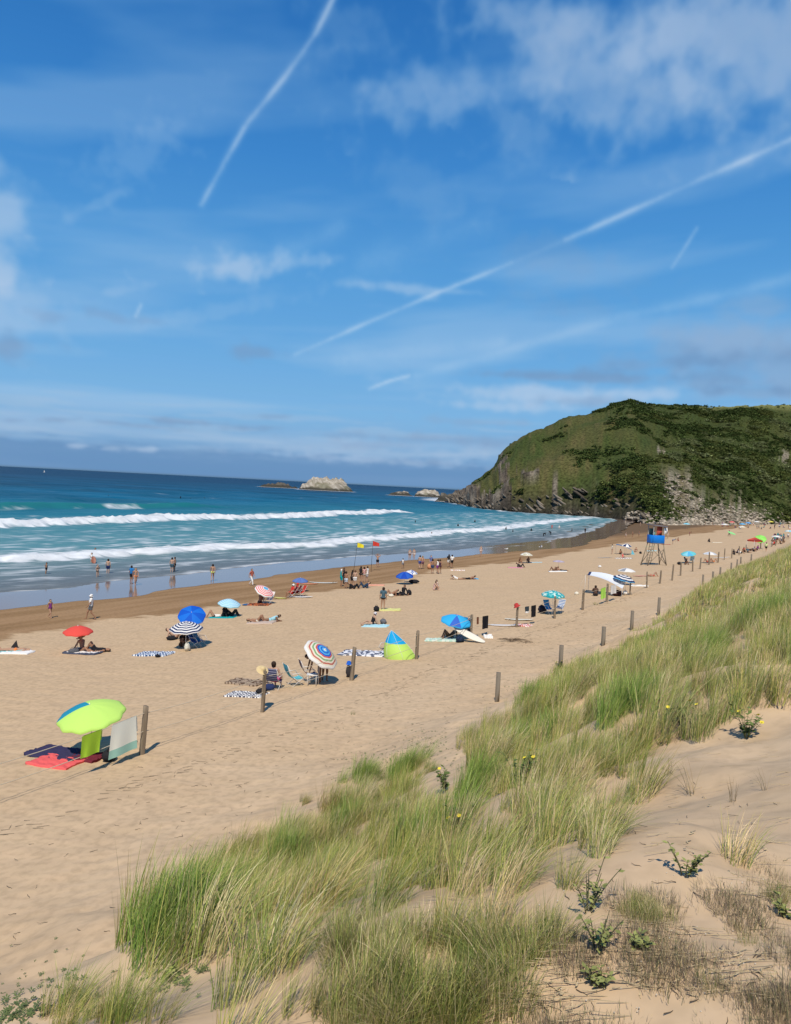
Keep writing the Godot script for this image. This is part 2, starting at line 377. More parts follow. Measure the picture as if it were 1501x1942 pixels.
# ---------------------------------------------------------------- sea
var W1 := [[-60.0, 87.0], [55.0, 84.0], [111.0, 80.0], [172.0, 85.0], [218.0, 89.0], [305.0, 102.0], [371.0, 111.0], [450.0, 122.0]]
var W2 := [[-60.0, 121.0], [86.0, 130.7], [151.0, 141.6], [295.0, 163.0], [330.0, 170.0]]
var W3 := [[40.0, 180.0], [124.0, 187.0], [208.0, 198.0], [260.0, 204.0]]
func bump(d: float, face: float, tail: float) -> float:      # d < 0 is the shoreward face
	return smoothstep(-face, 0.0, d) if d < 0.0 else exp(-d * d / (tail * tail))
func make_sea() -> void:
	var S := steps([[-14000.0, 3500.0, 0.78, -70.0], [-70.0, 1.0, 1.0, 220.0], [220.0, 1.6, 1.012, 460.0], [460.0, 5.0, 1.06, 16000.0]])
	var T := steps([[58.0, 0.5, 1.0, 100.0], [100.0, 0.8, 1.0, 215.0], [215.0, 1.2, 1.035, 16000.0]])
	var v := PackedVector3Array(); var c := PackedColorArray()
	v.resize(S.size() * T.size()); c.resize(v.size())
	var depth := [[56.0, Color(0.15, 0.15, 0.145)], [68.0, Color(0.13, 0.165, 0.185)], [80.0, Color(0.13, 0.215, 0.235)], [96.0, Color(0.10, 0.25, 0.285)], [128.0, Color(0.065, 0.22, 0.265)], [165.0, Color(0.026, 0.165, 0.235)], [260.0, Color(0.009, 0.105, 0.19)], [450.0, Color(0.005, 0.066, 0.135)], [1200.0, Color(0.004, 0.034, 0.086)], [20000.0, Color(0.004, 0.026, 0.068)]]
	var foam := Color(0.82, 0.86, 0.88)
	var k := 0
	for s in S:
		var w1 := along(W1, s) + nz.get_noise_2d(s * 0.03, 11.0) * 3.0 + nz.get_noise_2d(s * 0.11, 13.0) * 1.6 + nz.get_noise_2d(s * 0.3, 12.0) * 0.8
		var w2 := along(W2, s) + nz.get_noise_2d(s * 0.025, 21.0) * 3.5 + nz.get_noise_2d(s * 0.1, 23.0) * 1.8 + nz.get_noise_2d(s * 0.25, 22.0) * 0.9
		var w3 := along(W3, s) + nz.get_noise_2d(s * 0.03, 31.0) * 2.0
		var h1 := 0.55 * smoothstep(430.0, 330.0, s) * (1.0 + 0.3 * nz.get_noise_2d(s * 0.1, 41.0))
		var h2 := 1.05 * smoothstep(300.0, 285.0, s) * (1.0 + 0.3 * nz.get_noise_2d(s * 0.08, 51.0))
		var h3 := 1.5 * smoothstep(70.0, 125.0, s) * smoothstep(235.0, 190.0, s)
		for t in T:
			var p := from_st(s, t)
			var near := smoothstep(900.0, 250.0, t)
			var deep := smoothstep(80.0, 160.0, t)
			var y := (nz.get_noise_2d(s * 0.02, t * 0.055) * 0.55 * deep + nz.get_noise_2d(s * 0.09 + 7.0, t * 0.2) * 0.22) * near * smoothstep(58.0, 90.0, t)
			y += nf.get_noise_2d(s * 0.35, t * 0.6) * 0.05 * smoothstep(600.0, 150.0, t) * smoothstep(58.0, 75.0, t)
			# far swells, unbroken
			y += 0.35 * sin(t * 0.125 + nz.get_noise_2d(s * 0.01, t * 0.004) * 7.0) * smoothstep(190.0, 240.0, t) * smoothstep(1500.0, 500.0, t)
			var g := ground_y(p.x, p.y) if t < 120.0 else -1.0
			var d1 := t - w1; var d2 := t - w2; var d3 := t - w3
			var rough := 1.0 + nf.get_noise_2d(s * 0.7, t * 0.7) * 0.75
			y += h1 * bump(d1, 1.3, 5.0) * rough + h2 * bump(d2, 1.8, 8.0) * rough + h3 * bump(d3, 3.5, 7.0)
			var shore := film_edge(s) + 8.5 if t < 120.0 else 0.0
			if t < shore + 3.0: y = lerpf(maxf(y, g + 0.02), y, smoothstep(shore, shore + 3.0, t))
			if t < shore: y = minf(g, 0.0) - 0.06
			v[k] = Vector3(p.x, y, p.y)
			var i := 0
			while i < depth.size() - 2 and t > depth[i + 1][0]: i += 1
			var shift := t
			var col: Color = depth[i][1].lerp(depth[i + 1][1], clampf((shift - depth[i][0]) / (depth[i + 1][0] - depth[i][0]), 0.0, 1.0))
			col = col * (1.0 + nz.get_noise_2d(s * 0.012, t * 0.05 / (1.0 + t * 0.004)) * 0.45 * smoothstep(100.0, 300.0, t))
			if h3 > 0.1: col = col.lerp(Color(0.02, 0.20, 0.19), smoothstep(-5.0, -1.0, d3) * smoothstep(2.5, 0.0, d3) * h3 / 1.5 * 0.6)
			# foam: matter on the water, in lacy streaks drawn out along the shore
			var lace := nf.get_noise_2d(s * 0.09, t * 0.38) + 0.6 * nf.get_noise_2d(s * 0.45 + 9.0, t * 1.0)
			var f := 0.0
			if s < 440.0 and t < 260.0:
				var ragged := nf.get_noise_2d(s * 0.35, t * 0.35) + 0.5 * nf.get_noise_2d(s * 1.3, t * 1.3)
				f = maxf(f, smoothstep(-1.7, -0.9, d1 + ragged * 0.8) * smoothstep(2.5 + 4.5 * clampf(0.5 + nz.get_noise_2d(s * 0.025, 61.0), 0.0, 1.0), 1.0, d1 + ragged * 4.0) * smoothstep(0.05, 0.25, h1))
				f = maxf(f, smoothstep(-2.3, -1.4, d2 + ragged) * smoothstep(3.0 + 9.0 * clampf(0.5 + nz.get_noise_2d(s * 0.02, 63.0), 0.0, 1.0), 2.0, d2 + ragged * 6.0) * smoothstep(0.1, 0.5, h2))
				# trailing foam behind each breaker and between them
				f = maxf(f, smoothstep(0.12, 0.55, lace + 0.42 * exp(-maxf(d1, 0.0) / 9.0) * float(d1 > 0.0)) * float(d1 > 0.0) * smoothstep(48.0, 4.0, d1) * 0.85)
				f = maxf(f, smoothstep(0.2, 0.6, lace + 0.4 * exp(-maxf(d2, 0.0) / 9.0)) * float(d2 > 0.0) * smoothstep(26.0, 6.0, d2) * 0.6 * smoothstep(0.1, 0.5, h2))
				f = maxf(f, smoothstep(0.06, 0.6, lace) * 0.55 * smoothstep(62.0, 70.0, t) * smoothstep(w2, w2 - 20.0, t))
				f = maxf(f, smoothstep(0.2, 0.6, nf.get_noise_2d(s * 0.045 + 5.0, t * 0.12) + 0.25 * lace + 0.12 * exp(-absf(d3 - 0.5) / 1.5)) * smoothstep(-5.0, -1.0, d3) * smoothstep(3.0, 0.5, d3) * smoothstep(0.4, 1.2, h3) * 0.8)
				var e := film_edge(s)
				f = maxf(f, smoothstep(0.15, 0.5, lace + 0.2 + 0.2 * smoothstep(120.0, 200.0, s)) * smoothstep(0.9 + 1.6 * smoothstep(120.0, 220.0, s), 0.2, absf(t - (e + 8.5 + 0.8 * smoothstep(120.0, 220.0, s) + nz.get_noise_2d(s * 0.08, 77.0) * 1.5))) * 0.7)
			elif t < 900.0:
				f = smoothstep(0.62, 0.8, nf.get_noise_2d(s * 0.03, t * 0.12) + 0.3 * nf.get_noise_2d(s * 0.2, t * 0.4)) * 0.7
			# surf against the foot of the headland
			if s > 330.0 and s < 760.0 and t > 90.0 and t < 420.0:
				var hb := headland_front(p.x, p.y)
				f = maxf(f, smoothstep(16.0, 3.0, hb + nf.get_noise_2d(s * 0.08, t * 0.08) * 16.0) * smoothstep(-0.25, 0.25, nf.get_noise_2d(s * 0.12 + 40.0, t * 0.2) + 0.2))
			c[k] = col.lerp(foam * (0.86 + 0.22 * nf.get_noise_2d(s * 1.1, t * 1.4)), clampf(f, 0.0, 1.0))
			k += 1
	var m := StandardMaterial3D.new()
	m.vertex_color_use_as_albedo = true; m.roughness = 0.32; m.metallic_specular = 0.05
	var rip := noise_image(512, 0.018, 4, 17, 0.0, 1.0); rip.bump_map_to_normal_map(6.0)
	m.normal_enabled = true; m.normal_texture = ImageTexture.create_from_image(rip); m.normal_scale = 0.55
	m.uv1_triplanar = true; m.uv1_world_triplanar = true; m.uv1_scale = Vector3(0.11, 0.11, 0.11)
	tag(top("sea", grid_mesh(S.size(), T.size(), v, c), m), "turquoise to deep blue sea with white breaking waves", "sea", "", "structure")

# ---------------------------------------------------------------- headland
# per picture column: distance of the foot, distance of the skyline, skyline row
var HL := [[826, 690, 700, 951], [850, 640, 662, 941], [880, 560, 622, 927], [895, 505, 606, 914], [938, 468, 592, 884], [946, 462, 590, 866], [963, 456, 592, 847], [1010, 446, 600, 822], [1080, 438, 620, 791], [1127, 432, 640, 784], [1174, 420, 650, 768], [1206, 408, 660, 763], [1286, 378, 680, 768], [1346, 400, 700, 771], [1407, 425, 700, 770], [1501, 470, 720, 768], [1700, 520, 740, 768], [2300, 560, 760, 790]]
func column(az_px: float) -> Array:
	var k := 0
	while k < HL.size() - 2 and az_px > HL[k + 1][0]: k += 1
	var a: Array = HL[k]; var b: Array = HL[k + 1]
	var f := clampf((az_px - a[0]) / float(b[0] - a[0]), 0.0, 1.0)
	return [lerpf(a[1], b[1], f), lerpf(a[2], b[2], f), lerpf(a[3], b[3], f)]
func headland_front(x: float, z: float) -> float:      # how far in front of the cliff foot a point of the sea lies
	var q := project(Vector3(x, 0.0, z))
	if q.x < 815.0: return 100.0
	return column(q.x)[0] - Vector2(x, z).length()
func headland_point(cx: float, v: float) -> Vector3:
	var c := column(cx)
	var d := ray(cx, c[2])
	var flat := Vector2(d.x, d.z)
	var crest_y: float = CAM.y + d.y / flat.length() * c[1]
	flat = flat.normalized()
	var w := clampf(v, 0.0, 1.0)
	var cliff := smoothstep(1290.0, 1180.0, cx)
	var pr := lerpf(pow(w, 0.9), 0.15 * smoothstep(0.0, 0.05, w) + 0.85 * (1.0 - pow(1.0 - w, 1.35)), cliff)
	var dist: float = lerpf(c[0], c[1], w)
	var y: float = crest_y * pr - 1.0 * (1.0 - w)
	if v > 1.0:
		dist = c[1] + (v - 1.0) * 500.0
		y = crest_y + (v - 1.0) * 14.0 * smoothstep(1180.0, 1350.0, cx) - (v - 1.0) * 500.0 * 0.5 * smoothstep(1250.0, 1100.0, cx)
	var p := Vector3(flat.x * dist, y, flat.y * dist)
	var fade := smoothstep(0.0, 14.0, crest_y)
	var a := smoothstep(1.0, 0.9, w) * 0.8 + 0.2
	p.y += (nz.get_noise_3d(p.x * 0.018, p.y * 0.02, p.z * 0.018) * 7.0 * a * smoothstep(0.02, 0.25, w) + nf.get_noise_3d(p.x * 0.09, p.y * 0.09, p.z * 0.09) * 1.6) * fade
	# beds of rock dipping to the right, stepped
	var rk := rockiness(cx, w, p)
	if rk > 0.0:
		var q := (p.y * 0.8 + p.x * 0.34 - p.z * 0.30 + nz.get_noise_3d(p.x * 0.03, p.y * 0.03, p.z * 0.03) * 7.0) / 3.6
		var st := q - floorf(q)
		var ledge := smoothstep(0.0, 0.25, st) - st
		var crag := nr.get_noise_3d(p.x * 0.05, p.y * 0.07, p.z * 0.05)
		var push := (ledge * 2.4 + crag * 1.6 + nf.get_noise_3d(p.x * 0.2, p.y * 0.3, p.z * 0.2) * 1.4) * rk * fade
		p -= Vector3(flat.x * 0.5, -0.6, flat.y * 0.5) * push
	return p
func rockiness(cx: float, w: float, p: Vector3) -> float:
	var n := nz.get_noise_3d(p.x * 0.03 + 5.0, p.y * 0.03, p.z * 0.03)
	var n2 := nf.get_noise_3d(p.x * 0.12 + 5.0, p.y * 0.12, p.z * 0.12)
	var top_y := along([[826, 60.0], [878, 24.0], [900, 15.0], [940, 8.0], [1000, 9.0], [1050, 8.0], [1082, 12.0], [1105, 11.0], [1130, 6.0], [1150, 6.0], [1180, 10.0], [1225, 4.0], [1270, -6.0]], cx)
	var r := smoothstep(1.5, -1.5, p.y - top_y - n * 5.0 - n2 * 5.0)
	# the sea-facing rib at the left shoulder and a bare outcrop half-way up
	var q := project(p)
	r = maxf(r, smoothstep(1.0, 0.55, Vector2((q.x - 950.0 - (q.y - 880.0) * 0.28 + n * 14.0) / 11.0, (q.y - 900.0) / 55.0).length() + n2 * 1.6))
	r = maxf(r, smoothstep(1.0, 0.5, Vector2((q.x - 1010.0 - (q.y - 905.0) * 1.2) / 34.0, (q.y - 905.0) / 16.0).length() + n2 * 1.1))
	return clampf(r, 0.0, 1.0)
func make_headland() -> void:
	var cols := PackedFloat32Array()
	var x := 822.0
	while x < 1560.0:
		cols.append(x); x += 1.7
	while x < 2300.0:
		cols.append(x); x += 14.0
	var rows := steps([[0.0, 0.0045, 1.02, 0.3], [0.3, 0.012, 1.0, 1.0], [1.0, 0.04, 1.2, 1.6]])
	var v := PackedVector3Array(); var c := PackedColorArray()
	for cx in cols:
		for w in rows:
			var p := headland_point(cx, w)
			v.append(p)
			c.append(headland_color(cx, w, p))
	var vm := StandardMaterial3D.new(); vm.vertex_color_use_as_albedo = true; vm.roughness = 0.95; vm.metallic_specular = 0.15
	vm.albedo_texture = ImageTexture.create_from_image(noise_image(512, 0.03, 5, 44, 0.35, 1.45))
	vm.uv1_triplanar = true; vm.uv1_world_triplanar = true; vm.uv1_scale = Vector3(0.03, 0.03, 0.03)
	var land := top("headland", grid_mesh(cols.size(), rows.size(), v, c), vm)
	tag(land, "steep green headland with dark layered cliffs and a pale scree slope", "headland", "", "structure")
	# scrub on the slopes, rubble of the scree
	var bush: Array[Transform3D] = []; var bcol := PackedColorArray()
	var rub: Array[Transform3D] = []; var rcol := PackedColorArray()
	for k in 42000:
		var cx := rng.randf_range(850.0, 1640.0)
		var w := pow(rng.randf(), 0.8) * 1.12
		var p := headland_point(cx, w)
		var rk := rockiness(cx, minf(w, 1.0), p)
		var sc := scree(cx, w, p)
		if rk > 0.25: continue
		var n := nz.get_noise_3d(p.x * 0.014, p.y * 0.02, p.z * 0.014)
		var dense := smoothstep(-0.15, 0.25, n + smoothstep(1090.0, 1290.0, cx) * 0.55 - 0.32)
		if w > 1.0: dense = 0.012 + 0.6 * smoothstep(1215.0, 1260.0, cx) * smoothstep(1345.0, 1335.0, cx) * smoothstep(1.08, 1.02, w)
		if sc > 0.35 and rng.randf() < sc * 1.1: continue
		if w > 0.9 and w < 1.0 and cx > 1340.0: dense *= 0.15
		if rng.randf() > dense: continue
		var size := rng.randf_range(0.6, 1.5) * (1.0 + 0.8 * float(rng.randf() < 0.08))
		bush.append(Transform3D(Basis(Vector3.UP, rng.randf() * TAU).scaled(Vector3(size, size * rng.randf_range(0.6, 1.0), size)), p + Vector3(0, -0.2, 0)))
		var tone := nz.get_noise_3d(p.x * 0.02 + 90.0, p.y * 0.03, p.z * 0.02)
		var col := Color(0.062, 0.094, 0.028).lerp(Color(0.118, 0.14, 0.044), smoothstep(0.0, 0.5, tone + rng.randf_range(-0.25, 0.25)))
		if cx > 1240.0 and nz.get_noise_3d(p.x * 0.03 + 9.0, p.y * 0.03, p.z * 0.03) > 0.22: col = Color(0.17, 0.20, 0.09)
		bcol.append(col * rng.randf_range(0.7, 1.3))
	for k in 9000:
		var cx := rng.randf_range(1200.0, 1520.0)
		var w := pow(rng.randf(), 1.8) * 0.6
		var p := headland_point(cx, w)
		if rng.randf() > scree(cx, w, p) * 0.85 + 0.8 * smoothstep(0.03, 0.0, w): continue
		var size := rng.randf_range(0.2, 0.75) * (1.0 + 0.8 * smoothstep(0.05, 0.0, w))
		rub.append(Transform3D(Basis.from_euler(Vector3(rng.randf() * 6.0, rng.randf() * 6.0, rng.randf() * 6.0)).scaled(Vector3(size * 1.3, size * 0.8, size)), p + Vector3(0, size * 0.25, 0)))
		rcol.append(Color(0.38, 0.33, 0.26) * rng.randf_range(0.4, 1.35))
	copies("scrub", leaf_clump(70, 1.0, 0.34), vmat(0.9, 0.2), bush, bcol, land)
	copies("rubble", rock_mesh(3, 0.5, 1, 0.35), vmat(0.95, 0.2), rub, rcol, land)
	# single slabs and boulders at the foot of the cliff
	for k in 150:
		var px := rng.randf_range(842.0, 1262.0)
		var cl := column(px)
		var reach := along([[842, 10.0], [880, 34.0], [900, 34.0], [940, 26.0], [1000, 40.0], [1060, 32.0], [1075, 52.0], [1108, 50.0], [1125, 26.0], [1150, 26.0], [1172, 34.0], [1200, 30.0], [1225, 12.0], [1262, 5.0]], px)
		var foot := along([[842, 950.0], [900, 965.0], [1000, 972.0], [1110, 978.0], [1200, 984.0], [1262, 988.0]], px)
		var up := pow(rng.randf(), 1.5)
		var py := foot - up * reach
		var d := ray(px, py)
		# step out along this direction until the slope is met
		var dist: float = cl[0]
		for j in 40:
			var w: float = (dist - cl[0]) / (cl[1] - cl[0])
			var y: float = CAM.y + d.y / Vector2(d.x, d.z).length() * dist
			if headland_point(px, w).y > y: break
			dist += 1.0
		var q := CAM + d * (dist / Vector2(d.x, d.z).length())
		var sz := rng.randf_range(1.4, 3.4) * (1.0 - 0.3 * up)
		var o := part("rock", rock_mesh(rng.randi() % 8, 0.3, 2, 0.3), vmat(0.92, 0.2), land)
		o.transform = Transform3D(Basis(Vector3.BACK, rng.randf_range(-0.72, -0.42)) * Basis(Vector3.UP, rng.randf_range(-0.4, 0.4)) * Basis.from_scale(Vector3(sz * rng.randf_range(1.2, 2.6), sz * rng.randf_range(0.28, 0.6), sz * 1.3)), q + Vector3(d.x, -0.3, d.z) * sz * 0.5)
func scree(cx: float, w: float, p: Vector3) -> float:
	var n := nz.get_noise_3d(p.x * 0.035, p.y * 0.05, p.z * 0.035)
	var n2 := nf.get_noise_3d(p.x * 0.15, p.y * 0.15, p.z * 0.15)
	var q := project(p)
	var m := smoothstep(1.1, 0.5, Vector2((q.x - 1290.0 - (q.y - 930.0) * 0.55) / 42.0, (q.y - 935.0) / 55.0).length())
	m = maxf(m, smoothstep(1.1, 0.4, Vector2((q.x - 1380.0) / 130.0, (q.y - 982.0) / 34.0).length()))
	m = maxf(m, smoothstep(1.1, 0.5, Vector2((q.x - 1245.0) / 30.0, (q.y - 855.0 - (q.x - 1245.0) * 0.3) / 4.0).length()))
	m = maxf(m, smoothstep(1.1, 0.5, Vector2((q.x - 1485.0) / 22.0, (q.y - 868.0 + (q.x - 1485.0) * 0.5) / 8.0).length()))
	return clampf(m + (n * 0.7 + n2 * 0.9) * m * 1.4 - 0.12, 0.0, 1.0)
func headland_color(cx: float, w: float, p: Vector3) -> Color:
	var n := nz.get_noise_3d(p.x * 0.02, p.y * 0.03, p.z * 0.02)
	var n2 := nf.get_noise_3d(p.x * 0.10, p.y * 0.10, p.z * 0.10)
	var grass := Color(0.112, 0.115, 0.040).lerp(Color(0.072, 0.098, 0.029), smoothstep(-0.2, 0.3, n + n2 * 0.4))
	grass = grass.lerp(Color(0.17, 0.14, 0.06), smoothstep(0.1, 0.45, n2 - n * 0.5) * 0.6)
	grass = grass.lerp(Color(0.06, 0.082, 0.026), smoothstep(1130.0, 1290.0, cx) * 0.7)
	grass = grass.lerp(Color(0.27, 0.28, 0.10), smoothstep(0.93, 0.97, w) * smoothstep(1300.0, 1380.0, cx))
	var rk := rockiness(cx, minf(w, 1.0), p)
	var rock := Color(0.12, 0.10, 0.08).lerp(Color(0.27, 0.23, 0.175), smoothstep(-0.3, 0.4, n2 + nf.get_noise_3d(p.x * 0.4, p.y * 0.6, p.z * 0.4) * 0.6))
	var bed := (p.y * 0.8 + p.x * 0.34 - p.z * 0.30 + n * 7.0) / 3.0
	rock = rock * (0.55 + 0.6 * smoothstep(0.15, 0.4, bed - floorf(bed)))      # dark seams between the beds
	rock = rock.lerp(Color(0.045, 0.04, 0.033), smoothstep(4.0, 1.0, p.y + n2 * 3.0))     # weed and wet rock by the tide
	var col := grass.lerp(rock, smoothstep(0.2, 0.5, rk))
	var sc := scree(cx, w, p)
	return col.lerp(Color(0.36, 0.32, 0.25).lerp(Color(0.20, 0.17, 0.10), clampf(0.5 + n2 * 1.5, 0.0, 1.0)), smoothstep(0.15, 0.6, sc))
func make_islets() -> void:
	# [px left, px right, waterline row, top row, distance, colours]
	var isl := [["rock_islet", 566, 671, 931, 907, 1030, "large pale domed rock islet out at sea", 0.0], ["reef", 492, 566, 925, 918, 1120, "low dark reef awash beside the large islet", 1.0], ["rock_islet", 785, 839, 939, 926, 900, "flat-topped pale rock islet near the headland tip", 0.0], ["rock_islet", 735, 784, 936, 928, 900, "small jagged dark islet with a white peak", 0.7], ["reef", 826, 872, 952, 940, 650, "dark rock ledge running out from the headland tip", 1.0]]
	for e in isl:
		var d0 := ray((e[1] + e[2]) * 0.5, e[3])
		var dist: float = e[5]
		var fl := Vector2(d0.x, d0.z).normalized()
		var c := Vector3(fl.x * dist, 0.0, fl.y * dist)
		var half: float = (e[2] - e[1]) * 0.5 * dist / F
		var hgt: float = (e[3] - e[4]) * dist / F + 0.5
		var v := PackedVector3Array(); var col := PackedColorArray()
		var nu := 64; var nv := 30
		var right := Vector3(-fl.y, 0, fl.x)
		if right.x < 0.0: right = -right
		var back := Vector3(fl.x, 0, fl.y)
		for i in nu + 1:
			var a := TAU * i / nu
			for j in nv + 1:
				var r := 1.0 - j / float(nv)
				var hh := (1.0 - pow(r, 3.2)) * hgt
				var p: Vector3 = c + right * cos(a) * r * half + back * sin(a) * r * half * 0.55
				var n := nr.get_noise_3d(p.x * 0.05, hh * 0.08, p.z * 0.05) * 0.30 + nf.get_noise_3d(p.x * 0.12, hh * 0.2, p.z * 0.12) * 0.22 + nz.get_noise_2d(p.x * 0.03, p.z * 0.03) * 0.3
				p.y = hh * (0.85 + n * lerpf(1.0, 1.8, e[7])) - 0.4
				p += right * nf.get_noise_3d(p.x * 0.15, p.y * 0.2, 3.0) * 2.0 * r
				v.append(p)
				var q := nf.get_noise_3d(p.x * 0.2, p.y * 0.3, p.z * 0.2)
				var pale := Color(0.32, 0.28, 0.22).lerp(Color(0.50, 0.46, 0.39), smoothstep(-0.2, 0.4, q))
				if nz.get_noise_3d(p.x * 0.06, p.y * 0.1, p.z * 0.06) > 0.12: pale = pale.lerp(Color(0.12, 0.12, 0.06), 0.6)
				var dark := Color(0.06, 0.055, 0.045)
				var k := lerpf(smoothstep(2.6, 4.4, p.y + q * 2.0), smoothstep(3.5, 5.5, p.y + q), e[7])
				col.append(dark.lerp(pale, k * (0.2 if e[7] == 1.0 else 1.0)))
		tag(top(e[0], grid_mesh(nu + 1, nv + 1, v, col), vmat(0.95, 0.2)), e[6], "rock")
		# surf where the swell meets the rock
		var fv := PackedVector3Array(); var fi := PackedInt32Array(); var m := 70
		for i in m + 1:
			var a := TAU * i / m
			var wob := nf.get_noise_2d(cos(a) * 3.0 + dist, sin(a) * 3.0)
			for j in 2:
				var r: float = 0.98 + j * maxf(0.01, 0.05 + wob * 0.28 + (0.08 if sin(a) < 0.0 else 0.0))
				fv.append(c + right * cos(a) * r * half + back * sin(a) * r * half * (0.55 + j * 0.1) + Vector3(0, 0.55 - j * 0.15, 0))
		for i in m:
			for q in [0, 1, 2, 1, 3, 2]: fi.append(i * 2 + q)
		var sf := top("surf", mesh_of(fv, PackedColorArray(), fi), mat(Color(0.78, 0.82, 0.85), 0.7))
		tag(sf, "white surf washing round " + e[6], "surf", "", "stuff")
func rock_mesh(seed_: int, rough: float, sub: int, sharp: float) -> ArrayMesh:
	var key := "rock%d %s %d" % [seed_, rough, sub]
	if mats.has(key): return mats[key]
	var r := RandomNumberGenerator.new(); r.seed = 100 + seed_
	# a cut block: a sphere of points pressed against random planes
	var planes := []
	for k in 6: planes.append([(Vector3([1, -1, 0, 0, 0, 0][k], [0, 0, 1, -1, 0, 0][k], [0, 0, 0, 0, 1, -1][k]) + Vector3(r.randfn(), r.randfn(), r.randfn()) * 0.22).normalized(), r.randf_range(0.5, 0.75)])
	for k in 4: planes.append([Vector3(r.randfn(), r.randfn(), r.randfn()).normalized(), r.randf_range(0.6, 0.85)])
	var v := PackedVector3Array(); var c := PackedColorArray()
	var nu := 8 * sub; var nv := 6 * sub
	for i in nu + 1:
		for j in nv + 1:
			var a := TAU * (i % nu) / nu; var b := PI * j / nv - PI / 2
			var d := Vector3(cos(a) * cos(b), sin(b), sin(a) * cos(b))
			var l := 1.0
			for p in planes:
				var q: float = d.dot(p[0])
				if q > 0.01: l = minf(l, p[1] / q)
			v.append(d * l * (1.0 + nf.get_noise_3dv(d * 1.6 + Vector3(seed_, 0, 0)) * rough * 0.3))
			c.append(Color(0.17, 0.145, 0.115) * [0.55, 0.8, 1.0, 1.5][seed_ % 4] * (1.0 + nf.get_noise_3dv(d * 3.0 + Vector3(0, seed_, 0)) * 0.5) if sub > 1 else Color.WHITE)
	var m := grid_mesh(nu + 1, nv + 1, v, c)
	mats[key] = m
	return m
func leaf_clump(n: int, radius: float, leaf: float) -> ArrayMesh:
	var r := RandomNumberGenerator.new(); r.seed = 55
	var v := PackedVector3Array(); var c := PackedColorArray(); var idx := PackedInt32Array()
	for k in n:
		var d := Vector3(r.randfn(), absf(r.randfn()) * 0.8, r.randfn()).normalized() * radius * pow(r.randf(), 0.35) * r.randf_range(0.75, 1.1)
		var bs := Basis.from_euler(Vector3(r.randf_range(-1.0, 1.0), r.randf() * TAU, r.randf_range(-1.0, 1.0)))
		var l := leaf * r.randf_range(0.6, 1.4)
		var o := v.size()
		for q in [Vector3(-0.5, 0, 0), Vector3(0, 0.15, 0.8), Vector3(0.5, 0, 0), Vector3(0, 0.1, -0.8)]: v.append(d + bs * (q * l))
		var t := r.randf_range(0.7, 1.3)
		for q in 4: c.append(Color(t, t, t * 0.9))
		for q in [0, 1, 2, 0, 2, 3]: idx.append(o + q)
	return mesh_of(v, c, idx)
func copies(called: String, mesh: Mesh, m: Material, at: Array[Transform3D], cols: PackedColorArray, parent: Node) -> MultiMeshInstance3D:
	var mm := MultiMesh.new(); mm.transform_format = MultiMesh.TRANSFORM_3D; mm.use_colors = cols.size() > 0
	mm.mesh = mesh; mm.instance_count = at.size()
	for k in at.size():
		mm.set_instance_transform(k, at[k])
		if cols.size() > 0: mm.set_instance_color(k, cols[k])
	var o := MultiMeshInstance3D.new(); o.multimesh = mm; o.material_override = m
	o.name = called
	o.set_meta("kind", "stuff")
	parent.add_child(o, true)
	return o

# ---------------------------------------------------------------- small mesh builder
func nb() -> Dictionary:
	return {v = PackedVector3Array(), c = PackedColorArray(), i = PackedInt32Array()}
func done(b: Dictionary) -> ArrayMesh:
	return mesh_of(b.v, b.c, b.i)
func quad(b: Dictionary, p0: Vector3, p1: Vector3, p2: Vector3, p3: Vector3, col := Color.WHITE) -> void:
	var o: int = b.v.size()
	b.v.append_array([p0, p1, p2, p3]); b.c.append_array([col, col, col, col])
	b.i.append_array([o, o + 1, o + 2, o, o + 2, o + 3])
func tri(b: Dictionary, p0: Vector3, p1: Vector3, p2: Vector3, col := Color.WHITE) -> void:
	var o: int = b.v.size()
	b.v.append_array([p0, p1, p2]); b.c.append_array([col, col, col]); b.i.append_array([o, o + 1, o + 2])
func box(b: Dictionary, c: Vector3, size: Vector3, turn := Basis.IDENTITY, col := Color.WHITE) -> void:
	var h := size * 0.5; var bev: float = minf(minf(h.x, h.y), h.z) * 0.25
	# a box with chamfered long edges: eight-sided section along its longest axis
	var ax := 0
	if size.y >= size.x and size.y >= size.z: ax = 1
	elif size.z >= size.x and size.z >= size.y: ax = 2
	var u := Vector3.ZERO; u[(ax + 1) % 3] = 1.0
	var w := Vector3.ZERO; w[(ax + 2) % 3] = 1.0
	var l := Vector3.ZERO; l[ax] = 1.0
	var hu: float = h[(ax + 1) % 3]; var hw: float = h[(ax + 2) % 3]; var hl: float = h[ax]
	var sec := [[hu, hw - bev], [hu - bev, hw], [-hu + bev, hw], [-hu, hw - bev], [-hu, -hw + bev], [-hu + bev, -hw], [hu - bev, -hw], [hu, -hw + bev]]
	for e in 2:
		var s := -1.0 if e == 0 else 1.0
		for k in 6:
			var pts := []
			for q in [0, k + 1, k + 2]: pts.append(c + turn * (u * sec[q % 8][0] + w * sec[q % 8][1] + l * hl * s))
			if e == 0: tri(b, pts[0], pts[1], pts[2], col)
			else: tri(b, pts[0], pts[2], pts[1], col)
	for k in 8:
		var q0: Vector3 = u * sec[k][0] + w * sec[k][1]; var q1: Vector3 = u * sec[(k + 1) % 8][0] + w * sec[(k + 1) % 8][1]
		quad(b, c + turn * (q0 - l * hl), c + turn * (q0 + l * hl), c + turn * (q1 + l * hl), c + turn * (q1 - l * hl), col)
